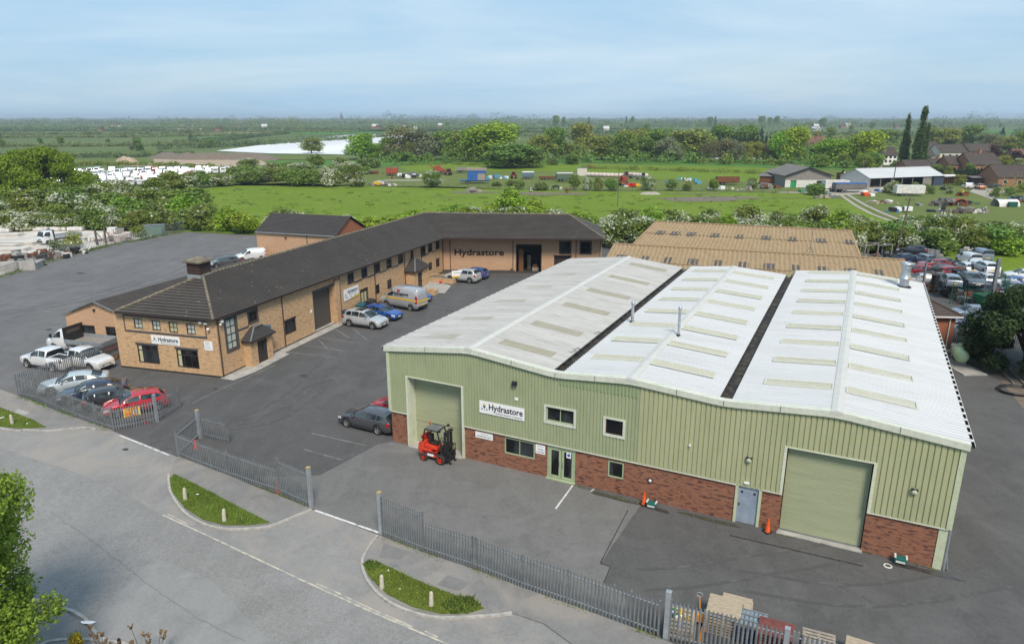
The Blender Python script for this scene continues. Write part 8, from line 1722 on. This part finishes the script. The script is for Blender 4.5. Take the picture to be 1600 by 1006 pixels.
# farm clutter
def trailer(label, u, v, rz, L, W, h, zb, bodym, name='farm_trailer', rails=True, load=None):
    t = thing(name, label, 'trailer', G2(u, v), rz); b = MB(); b.box(-L/2, L/2, -W/2, W/2, zb, zb+.15); 
    if h > .2:
        for q in ((-L/2, L/2, -W/2, -W/2+.06), (-L/2, L/2, W/2-.06, W/2), (-L/2, -L/2+.06, -W/2+.07, W/2-.07), (L/2-.06, L/2, -W/2+.07, W/2-.07)): b.box(q[0], q[1], q[2], q[3], zb+.151, zb+h)
    b.build('trailer_body', bodym, t); b = MB(); b.bar((L/2,0,zb),(L/2+1.2,0,zb-.3),.1,.1); b.box(-L/2+.2, L/2-.2, -.3,.3,zb-.25,zb-.01); b.build('drawbar', M['black'], t)
    for x in (-L*.28, -L*.28+.95):
        for sd in (1,-1): add_wheel(t, x, sd*(W/2-.1), .42, .25)
    if load: b = MB(); b.box(-L/2+.1, L/2-.1, -W/2+.1, W/2-.1, zb+h*.8, zb+h+.25); b.build('load', load, t)
    return t
t = trailer('blue flat trailer loaded with blue-wrapped and bare wooden crates in the far field', 742, 287, .06, 9.6, 2.5, .1, 1.0, M['blue_tarp'])
b = MB(); b.box(-2.4,3.6,-1.2,1.2,1.16,4.2); b.build('wrapped_crates', M['blue_tarp'], t); b = MB(); b.box(.9,3.3,-1.26,-1.21,1.2,3.2); b.box(-2.6,3.8,-1.25,1.25,4.21,4.9); b.build('bare_crates', M['pallet_grey'], t)
trailer('grey trailer behind the blue wrapped load', 724, 270, 0, 6, 2.3, 1.1, .9, M['ash_wood']); trailer('rust red tipping trailer in the far field right of the pond', 1136, 289, .03, 7, 2.4, 1.6, .9, M['rust']); trailer('tipper trailer with a blue sheet over its load by the grey barn', 1326, 301, .05, 9.0, 2.5, 1.4, 1.1, M['fibre_grey'], load=M['blue_tarp'])
trailer('white walled trailer beside the blue sheeted tipper', 1304, 299, .05, 7.0, 2.5, 2.3, .9, M['white_dirty']); trailer('dark green trailer beside the orchard trees', 882, 284, .1, 5.5, 2.3, 1.8, .9, flat('dull_green', (.09,.14,.10)), load=M['white_dirty']); trailer('small grey-blue trailer with white bags in the far field', 825, 280, .0, 4.2, 2.0, 1.5, .8, flat('dull_blue', (.10,.16,.20)), load=M['white'])
trailer('low rusty harrow trailer left of the orchard trees', 856, 281, .1, 6, 2.2, .5, .6, M['rust']); trailer('small red trailer by the farm scrap', 613, 275, .1, 4.4, 2.2, 1.9, .9, M['oxide_red']); trailer('rusty orange trailer among the scrap near the bushes', 1048, 289, .0, 3, 2, .7, .6, M['blue_pale'])
t = trailer('white box trailer standing alone in the farm paddock', 1419, 306, -.06, 7.5, 2.3, 1.9, .7, M['white_dirty'], name='box_trailer', load=M['white_dirty'])
# long pale tubes and wrapped bales
for k, (ua, ub) in enumerate(((917,978),(982,1012))):
    a, c = Vector(G2(ua, 276)), Vector(G2(ub, 278)); d = c-a; t = thing('bale_row', ('long','shorter')[k]+' row of pink-white wrapped bales across the far field', 'bale row', (a.x, a.y, 0), math.atan2(d.y, d.x)); L = d.length; n = int(L/1.4)
    for i in range(n): b = MB(); b.lathe((0,0,.75), [(.001,L*i/n+.02),(.70,L*i/n+.05),(.78,L*i/n+.2),(.78,L*(i+1)/n-.2),(.70,L*(i+1)/n-.05),(.001,L*(i+1)/n-.02)], 10, 0, 'X'); b.build('bale', M['pink_wrap'], t, True)
gable_building('container', 'cream and dark blue container at the left end of the bale row', 'container', (G2(902,275), G2(917,275), 2.4), 2.7, 2.75, CR, flat('dull_blue', (.10,.16,.20)), over=.05)
def tractor(label, u, v, rz, mat, s=1.0):
    t = thing('tractor', label, 'tractor', G2(u, v), rz); b = MB(); b.box(.1,1.9,-.38,.38,.75,1.45); smoothmod(b.build('bonnet', mat, t), .06); b = MB(); b.box(-1.1,.2,-.62,.62,.8,1.3); b.box(-1.0,.15,-.6,.6,2.3,2.42); [b.bar((x,y,1.3),(x,y*.95,2.3),.07,.07) for x in (-.95,.1) for y in (-.56,.56)]; b.build('cab', mat, t); b = MB(); b.box(-.98,.12,-.57,.57,1.35,2.28); b.build('cab_glass', M['car_glass'], t)
    for x, r, w in ((-.6,.78,.4),(1.5,.45,.28)):
        for sd in (1,-1): add_wheel(t, x, sd*.78, r, w)
    b = MB(); b.cyl((1.0,.2,1.45),(1.0,.2,2.2),.04,6); b.build('exhaust', M['black'], t); return t
tractor('dark tractor with white roof in front of the bale row', 980, 279, .2, M['fibre_grey']); tractor('orange-red tractor right of the blue wrapped load', 803, 279, 1.4, M['oxide_red']); tractor('old tractor at the right end of the bale row', 1003, 281, 2.9, M['galv']); tractor('red tractor with raised loader left of the blue wrapped load', 700, 274, 2.6, M['oxide_red'])
def harvester(label, u, v, rz, mat):
    t = thing('farm_machine', label, 'farm machine', G2(u, v), rz); b = MB(); b.box(-2.2,1.2,-1.0,1.0,.9,2.3); b.box(-1.8,.4,-.8,.8,2.31,3.0); b.bar((1.2,0,1.6),(3.6,.2,.8),.8,.5); b.bar((-2.2,0,2.2),(-3.6,0,3.2),.6,.4); smoothmod(b.build('body', mat, t), .08); b = MB(); b.bar((-1,0,3),(1.8,0,4.0),.2,.2); b.bar((1.2,-.8,1),(2.8,-1,2.6),.12,.12); b.build('boom', M['rust'], t)
    for x in (-1.2,.9):
        for sd in (1,-1): add_wheel(t, x, sd*1.15, .6, .35)
    return t
harvester('large faded red potato harvester left of the blue wrapped load', 687, 272, .3, M['oxide_red']); harvester('red farm implement behind the orchard trees', 974, 290, 1.2, M['oxide_red'])
sh = [('scrap pile of machinery and white sheets near the red trailer', 632, 278, 9, 4, 1.4, [M['white'], M['rust'], M['galv'], M['black']], 30), ('white drums and stones with yellow pieces at the meadow edge', 595, 290, 10, 3, 1.0, [M['white_dirty'], M['yellow'], M['ash_wood']], 36), ('pale stones heap beside the hawthorn row', 645, 277, 5, 3, 1.6, [M['galv'], M['white_dirty']], 16),
      ('white and green sheeting heap right of the blue wrapped load', 776, 279, 8, 3, .9, [M['white'], M['mud'], M['blue_pale']], 22), ('round feeder and timber on the mud patch', 738, 300, 4, 2, 1.0, [M['ash_wood'], M['gravel']], 14), ('tangle of rusty machinery left of the small grey trailer', 585, 272, 6, 3, 1.2, [M['rust'], M['mud']], 20),
      ('blue and white broken boat-like hull in the far field', 1068, 283, 6, 2, 2.0, [flat('hull_blue', (.03,.07,.22)), M['white'], M['blue_pale']], 12), ('bright blue sheet draped on a frame in the far field', 1089, 287, 3, 2, 2.2, [M['blue_pale'], flat('cyan_sheet', (.05,.40,.58))], 10), ('white tanks lying by the meadow fence', 1130, 296, 12, 1.5, .6, [M['white'], M['white_dirty']], 9), ('red and white oddments under the hawthorn', 990, 292, 6, 2, .7, [M['red_plastic'], M['white'], M['yellow']], 12),
      ('heap of machinery left of the grey barn', 1195, 295, 10, 3, 1.2, [M['rust'], M['galv'], M['white_dirty'], M['ash_wood']], 26), ('round stone-coloured bales by the meadow fence', 1170, 298, 5, 2, 1.6, [M['pink_wrap'], M['ash_wood']], 10), ('scrap beside the grey barn door', 1270, 300, 9, 2, 1.2, [M['black'], M['white'], flat('barn_green', (.02,.30,.10)), M['galv']], 24), ('orange tank and black scrap in front of the tipper', 1352, 306, 5, 2, .9, [M['orange'], M['black'], M['white']], 12),
      ('long pale timber and white blocks in the paddock', 1372, 318, 9, 1.5, .7, [M['pallet'], M['white'], M['rust']], 14), ('blue car body and scrap under the leaning pole', 1407, 331, 5, 2, 1.2, [flat('dull_car_blue', (.03,.13,.42)), M['white'], M['black']], 14), ('rusty sheds and machinery heap in the right paddock', 1477, 321, 11, 4, 1.9, [M['rust'], M['black'], M['fibre_grey'], M['ash_wood']], 60), ('red arched hoop shelter frame and scrap', 1500, 319, 6, 3, 1.2, [M['black'], M['rust'], flat('dull_green', (.09,.14,.10))], 24),
      ('grey timber crates row at the paddock edge', 1504, 333, 9, 2, 1.8, [M['ash_wood'], M['pole_wood']], 18), ('white and pale crates right of the timber row', 1535, 333, 4, 2, 1.6, [M['ash_wood'], M['white_dirty']], 10), ('white lump of sheeting and scrap in the paddock', 1466, 331, 4, 2, 1.6, [M['white'], M['galv'], M['black']], 12), ('scatter of scrap at the right edge of the paddock', 1590, 316, 12, 3, 1.2, [M['black'], M['galv'], M['white'], M['blue_pale'], M['rust']], 44),
      ('yellow digger parts behind the rusty sheds', 1502, 306, 4, 2, 1.8, [M['yellow'], M['rust'], M['orange']], 12), ('dark scrap in front of the pale barn opening', 1400, 300, 12, 3, 1.4, [M['black'], M['white'], M['galv'], M['blue_tarp']], 34), ('small heap of stones and cans left of the barn track', 1292, 310, 4, 2, 1.0, [M['white_dirty'], M['pallet'], M['galv']], 14), ('heap of white stones in the gap of the left hedge', 262, 309, 7, 2, 1.2, [M['white_dirty'], M['pink_wrap']], 24), ('brush and pallets by the scrap heaps', 540, 276, 8, 3, 1.0, [M['mud'], M['rust']], 22)]
for k, (l_, u, v, w, d, h, ms, n) in enumerate(sh): scrap_heap(l_, u, v, w, d, h, ms, n, 50+k, smin=.3, smax=1.3)
t = thing('polytunnel', 'torn white arched tunnel with a dark green tank at the right of the paddock', 'polytunnel', G2(1570, 322), .1); t.scale = (.7,.7,.7); b = MB()
for k in range(10):
    a0, a1 = math.pi*k/10, math.pi*(k+1)/10; b.poly([(-3.8,-2.2*math.cos(a0),2.3*math.sin(a0)),(3.8,-2.2*math.cos(a0),2.3*math.sin(a0)),(3.8,-2.2*math.cos(a1),2.3*math.sin(a1)),(-3.8,-2.2*math.cos(a1),2.3*math.sin(a1))])
b.build('cover', M['white_dirty'], t); b = MB(); b.box(-1.2,1.8,-3.4,-2.4,0,1.7); b.build('tank', DG, t)
t = thing('hoop_shelter', 'rust red arched shelter in the right paddock', 'shelter', G2(1500, 322), .15); t.scale = (.7,.7,.7); b = MB()
for k in range(8):
    a0, a1 = math.pi*k/8, math.pi*(k+1)/8; b.poly([(-2.8*math.cos(a0),0,2.4*math.sin(a0)),(-2.8*math.cos(a1),0,2.4*math.sin(a1)),(-2.8*math.cos(a1),3,2.4*math.sin(a1)),(-2.8*math.cos(a0),3,2.4*math.sin(a0))]); b.bar((-2.8*math.cos(a0),-.1,2.4*math.sin(a0)),(-2.8*math.cos(a1),-.1,2.4*math.sin(a1)),.2,.25)
b.build('cover', M['oxide_red'], t); far_car('smallvan', 'white van parked on the gravel before the conifer hedge', 'white', 1515, 295, 10); P_['copper'] = paint('copper_paint', (.35,.10,.04)); far_car('suv', 'copper orange car parked beside the white van at the conifer hedge', 'copper', 1530, 296, 80)
far_car('hatch', 'dark car parked at the right of the gravel by the brick barn', 'black', 1553, 295, 100)
mesh_fence('low wire fence on posts between the meadow and the farm', [(560,291),(700,292),(880,299),(1060,299),(1290,304)], 1.1, M['pole_wood'], 4.0, 'field_fence', 2, 1) if False else None
t = thing('field_fence', 'low post and wire fence between the meadow and the farm', 'fence', (*G2(700,293), 0)); o = Vector(G2(700,293)); b = MB(); q = MB(); PP_ = [Vector(G2(*p)) for p in ((560,291.5),(700,293),(880,299.5),(1060,299.5),(1290,304))]
for a, c in zip(PP_[:-1], PP_[1:]):
    n = int((c-a).length/3.2)
    for k in range(n): p = a.lerp(c, k/n)-o; b.cyl((p.x,p.y,0),(p.x,p.y,1.15),.06,5)
    for z in (.5,.8,1.05): q.bar((a.x-o.x,a.y-o.y,z),(c.x-o.x,c.y-o.y,z),.015,.015)
b.build('posts', M['pole_wood'], t); q.build('wire', M['galv'], t)
# cattle: one continuous body grown over a small skeleton
def cow(label, u, v, rz, mat, graze=True):
    t = thing('cow', label, 'cow', G2(u, v), rz, None)
    J_ = [(-.75,0,1.18,.27),(-.3,0,1.15,.34),(.25,0,1.12,.35),(.65,0,1.15,.27)]; hd = [(.95,0,.85 if graze else 1.35,.15),(1.1,0,.42 if graze else 1.55,.13),(1.28,0,.18 if graze else 1.45,.08)]
    vs_ = J_+hd; ed = [(0,1),(1,2),(2,3),(3,4),(4,5),(5,6)]
    for sx, i in ((-.78,0),(.55,3)):
        for y in (-.2,.2):
            n = len(vs_); vs_ += [(sx,y,.85,.15),(sx+(-.06 if i == 0 else 0),y,.48,.085),(sx,y,.02,.06)]; ed += [(i,n),(n,n+1),(n+1,n+2)]
    n = len(vs_); vs_ += [(-1.0,0,1.2,.05),(-1.08,0,.6,.03)]; ed += [(0,n),(n,n+1)]
    me = bpy.data.meshes.new('body'); me.from_pydata([q[:3] for q in vs_], ed, []); o = bpy.data.objects.new('body', me); COL.objects.link(o); o.parent = t; m_ = o.modifiers.new('skin', 'SKIN'); o.modifiers.new('sub', 'SUBSURF').levels = 1; o.modifiers['sub'].render_levels = 1
    if not me.skin_vertices: 
        bpy.context.view_layer.objects.active = o; 
    sv = me.skin_vertices[0].data if me.skin_vertices else None
    if sv:
        for k, q in enumerate(vs_): sv[k].radius = (q[3], q[3])
        sv[1].use_root = True
    me.materials.append(mat); return t
HOL = noisy('black_and_white_hide', (.7,.7,.68), (.02,.02,.02), 1.3, .8, lo=.49, hi=.51, detail=1); BLK = flat('black_hide', (.02,.018,.016)); BRN = flat('red_brown_hide', (.22,.08,.035)); CRM = flat('cream_hide', (.5,.46,.38))
cow('black and white cow grazing by the low bush at the mud patch', 840, 297, .3, HOL); cow('black cow right of the black and white one on the mud patch', 868, 297, 2.9, BLK); cow('cream coloured cow in the middle of the mud patch group', 877, 300, 1.2, CRM); cow('red-brown cow at the right of the group on the mud patch', 886, 302, 1.9, BRN); cow('small black and white calf at the left of the mud patch', 831, 300, 1.4, HOL); cow('brown cow far back in the pasture', 923, 264, .2, BRN)
# compound of white vehicles behind the oak
van0 = thing('stored_van', 'white van in the packed rows of the storage compound', 'van', (0,0,0), 0, 'white vehicles stored in the compound')
b = MB(); b.mesh([(x, y, z) for y in (-.95,.95) for x, z in ((-2.6,.35),(2.5,.35),(2.6,.9),(1.75,1.25),(1.2,2.15),(-2.5,2.2),(-2.6,2.0))], [(0,1,2,3,4,5,6)]+[tuple(range(13,6,-1))]+[(i, 7+i, 7+(i+1) % 7, (i+1) % 7) for i in range(7)]); bo = b.build('body', P_['white'], van0); smoothmod(bo, .06)
b = MB(); b.poly([(1.70,-.8,1.34),(1.70,.8,1.34),(1.29,.75,2.05),(1.29,-.75,2.05)]); [b.poly([(1.1,y,1.35),(1.62,y,1.35),(1.22,y,2.0),(.5,y,2.0),(.4,y,1.35)]) for y in (-.965,.965)]; b.poly([(-2.625,-.7,1.3),(-2.625,.7,1.3),(-2.58,.65,1.9),(-2.58,-.65,1.9)]); b.build('window', M['car_glass'], van0)
b = MB(); [b.cyl((x, y-.1, .35), (x, y+.1, .35), .35, 12) for x in (-1.7,1.7) for y in (-.86,.86)]; b.build('wheel', M['rubber'], van0)
cab0 = thing('stored_pickup', 'white pickup in the packed rows of the storage compound', 'pickup truck', (0,0,0), 0, 'white vehicles stored in the compound')
b = MB(); b.mesh([(x, y, z) for y in (-.92,.92) for x, z in ((-2.6,.4),(2.5,.4),(2.6,.95),(1.3,1.1),(.7,1.75),(-.6,1.75),(-.8,1.1),(-2.6,1.1))], [(0,1,2,3,4,5,6,7)]+[tuple(range(15,7,-1))]+[(i, 8+i, 8+(i+1) % 8, (i+1) % 8) for i in range(8)]); smoothmod(b.build('body', P_['white'], cab0), .05)
b = MB(); b.poly([(1.24,-.8,1.17),(1.24,.8,1.17),(.76,.75,1.68),(.76,-.75,1.68)]); [b.poly([(-.6,y,1.15),(1.1,y,1.15),(.65,y,1.65),(-.55,y,1.65)]) for y in (-.935,.935)]; b.build('window', M['car_glass'], cab0)
b = MB(); [b.cyl((x, y-.1, .38), (x, y+.1, .38), .38, 12) for x in (-1.7,1.7) for y in (-.86,.86)]; b.build('wheel', M['rubber'], cab0)
rr = random.Random(77); first = [True, True]; cnt = 0; colv = {}
for row, (v, u0, u1) in enumerate(((297,40,205),(292,20,235),(287.5,10,270),(283.5,5,300),(280,60,320),(276.8,90,345),(274,100,372),(271.6,130,388))):
    a, c = Vector(G2(u0, v)), Vector(G2(u1, v-(u1-u0)*.012)); n = int((c-a).length/2.55)
    for k in range(n):
        if rr.random() < .06: continue
        p = a.lerp(c, k/n); i = 0 if rr.random() < .62 else 1; src = (van0, cab0)[i]; rz = R(-70)+(math.pi if rr.random() < .5 else 0)+rr.uniform(-.04,.04)
        sp = rr.random(); hz = rr.uniform(.9, 1.12)
        if first[i]: first[i] = False; o = src; o.location = (p.x, p.y, 0); o.rotation_euler = (0,0,rz)
        else: o = copy_tree(src, None, (p.x, p.y, 0), rz, (1, 1, hz))
        if sp < .05 and o not in (van0, cab0):
            cl, pm = rr.choice((('blue', P_['mid']), ('red', P_['red']), ('blue', P_['blue']), ('dark blue', P_['navy'])))
            for ch in o.children:
                if ch.name.startswith('body'): ch.data = ch.data.copy(); ch.data.materials.clear(); ch.data.materials.append(pm)
            o['label'] = cl+(' van' if i == 0 else ' pickup')+' standing out among the white vehicles of the storage compound'; o['group'] = 'coloured '+cl+(' vans' if i == 0 else ' pickups')+' in the compound'
# neighbouring yard on the left: white wrapped blocks, fence, debris
blk = thing('wrapped_block_stack', 'white wrapped block stack in the rows behind the dropside lorry', 'block stack', (0,0,0), 0, 'white wrapped block stacks'); b = MB(); b.box(-1.4,1.4,-.6,.6,.1,.72); smoothmod(b.build('wrapping', M['white_dirty'], blk), .06); b = MB(); [b.box(x-.1,x+.1,-.55,.55,0,.099) for x in (-1,0,1)]; b.build('bearer', M['ash_wood'], blk)
fb = True
for v, u0, u1 in ((362.5,-60,40),(360,-40,146),(357.5,-60,120)):
    a, c = Vector(G2(u0, v)), Vector(G2(u1, v+.5)); n = int((c-a).length/3.1)
    for k in range(n):
        p = a.lerp(c, k/n)
        if fb: fb = False; blk.location = (p.x, p.y, 0)
        else: copy_tree(blk, None, (p.x, p.y+rr.uniform(-.2,.2), 0), rr.uniform(-.05,.05))
for k, (u, v, w) in enumerate(((5,385,6),(30,382,6),(10,392,7),(14,369,4.5))):
    t = thing('slab_pile', 'low flat pile of pale concrete slabs left of the dropside lorry', 'slab pile', G2(u, v), .05*k, 'slab piles in the left yard'); b = MB(); [b.box(-w/2+.2*j, w/2-.15*j, -1.1, 1.1, .15*j, .15*j+.13) for j in range(3)]; b.build('slabs', M['concrete_yard'], t)
scrap_heap('broken timber and pallets against the fence below the concrete yard', 20, 412, 8, 4, 1.6, [M['ash_wood'], M['rust'], M['black'], M['concrete']], 50, 90, smin=.3, smax=1.0); scrap_heap('rubbish and dark timber at the fence beside the spiky shrub', 72, 404, 7, 3, 1.4, [M['black'], M['ash_wood'], M['white_dirty'], M['rust']], 44, 91, smin=.3, smax=.9)
scrap_heap('white bags and scrap behind the left yard fence', 112, 396, 5, 2, 1.2, [M['white_dirty'], M['black'], M['galv']], 24, 92); scrap_heap('pale crates and sheets near the bend of the fence', 176, 376, 7, 3, 1.8, [M['pink_wrap'], M['white_dirty'], M['ash_wood']], 26, 93, smin=.4, smax=1.2)
t = thing('concrete_block_wall', 'low grey block wall with sheeting at the left edge behind the fence', 'wall', G2(-8,425), .25); b = MB(); b.box(-5,5,0,.4,0,1.3); b.box(-5,5,.45,3.0,0,.9); b.build('wall', M['concrete'], t)
for k, (u, v) in enumerate(((152,383),(166,380))):
    t = thing('braced_post', 'leaning timber post with brace behind the left yard fence', 'post', G2(u, v), 0, 'braced posts'); b = MB(); b.box(-.12,.12,-.12,.12,0,2.6); b.bar((0,0,2.3),(1.6,.1,0),.12,.12); b.build('post', M['pole_wood'], t)
palisade('pale green-grey mesh-like palisade along the left side of the back yard', g2([(-80,462),(0,433),(55,415),(110,397),(155,387),(200,378),(225,375)]), 1.5, pitch=.3)
palisade('taller palisade panel where the left yard fence meets the hedge', g2([(225,375),(255,368),(288,361)]), 2.0, pitch=.3)
t = thing('container', 'green and grey metal bin by the corner of the left yard fence', 'container', G2(240,367), .4); b = MB(); b.box(-2,2,-.8,.8,0,1.7); smoothmod(b.build('box', flat('pale_green_metal', (.16,.26,.22)), t), .04); b = MB(); b.box(-2.05,2.05,-.85,.85,1.71,1.82); b.build('lid', M['galv'], t)
# warm light things behind the rear wing
scrap_heap('white oddments and a lamp behind the end of the rear wing', 975, 385, 3, 2, 1.5, [M['white'], M['galv']], 8, 95); palisade('dark timber fence run behind the rear wing', g2([(946,386),(965,385),(992,383)]), 1.9, pitch=.12)
# ---------------------------------------------------------------- the air
hz = MB(); hz.box(-7000, 7000, -60, 7500, -1.2, 42); o = hz.build('haze', []); tag(o, 'thin pale haze filling the air over the whole site', 'haze', None, 'stuff')
hm = bpy.data.materials.new('haze_air'); hm.use_nodes = True; n_ = hm.node_tree.nodes; n_.clear(); ho = n_.new('ShaderNodeOutputMaterial'); hv = n_.new('ShaderNodeVolumePrincipled'); hv.inputs['Color'].default_value = (.78, .89, 1.0, 1); hv.inputs['Density'].default_value = .00018; hv.inputs['Anisotropy'].default_value = .2
hm.node_tree.links.new(hv.outputs[0], ho.inputs['Volume']); o.data.materials.clear(); o.data.materials.append(hm)
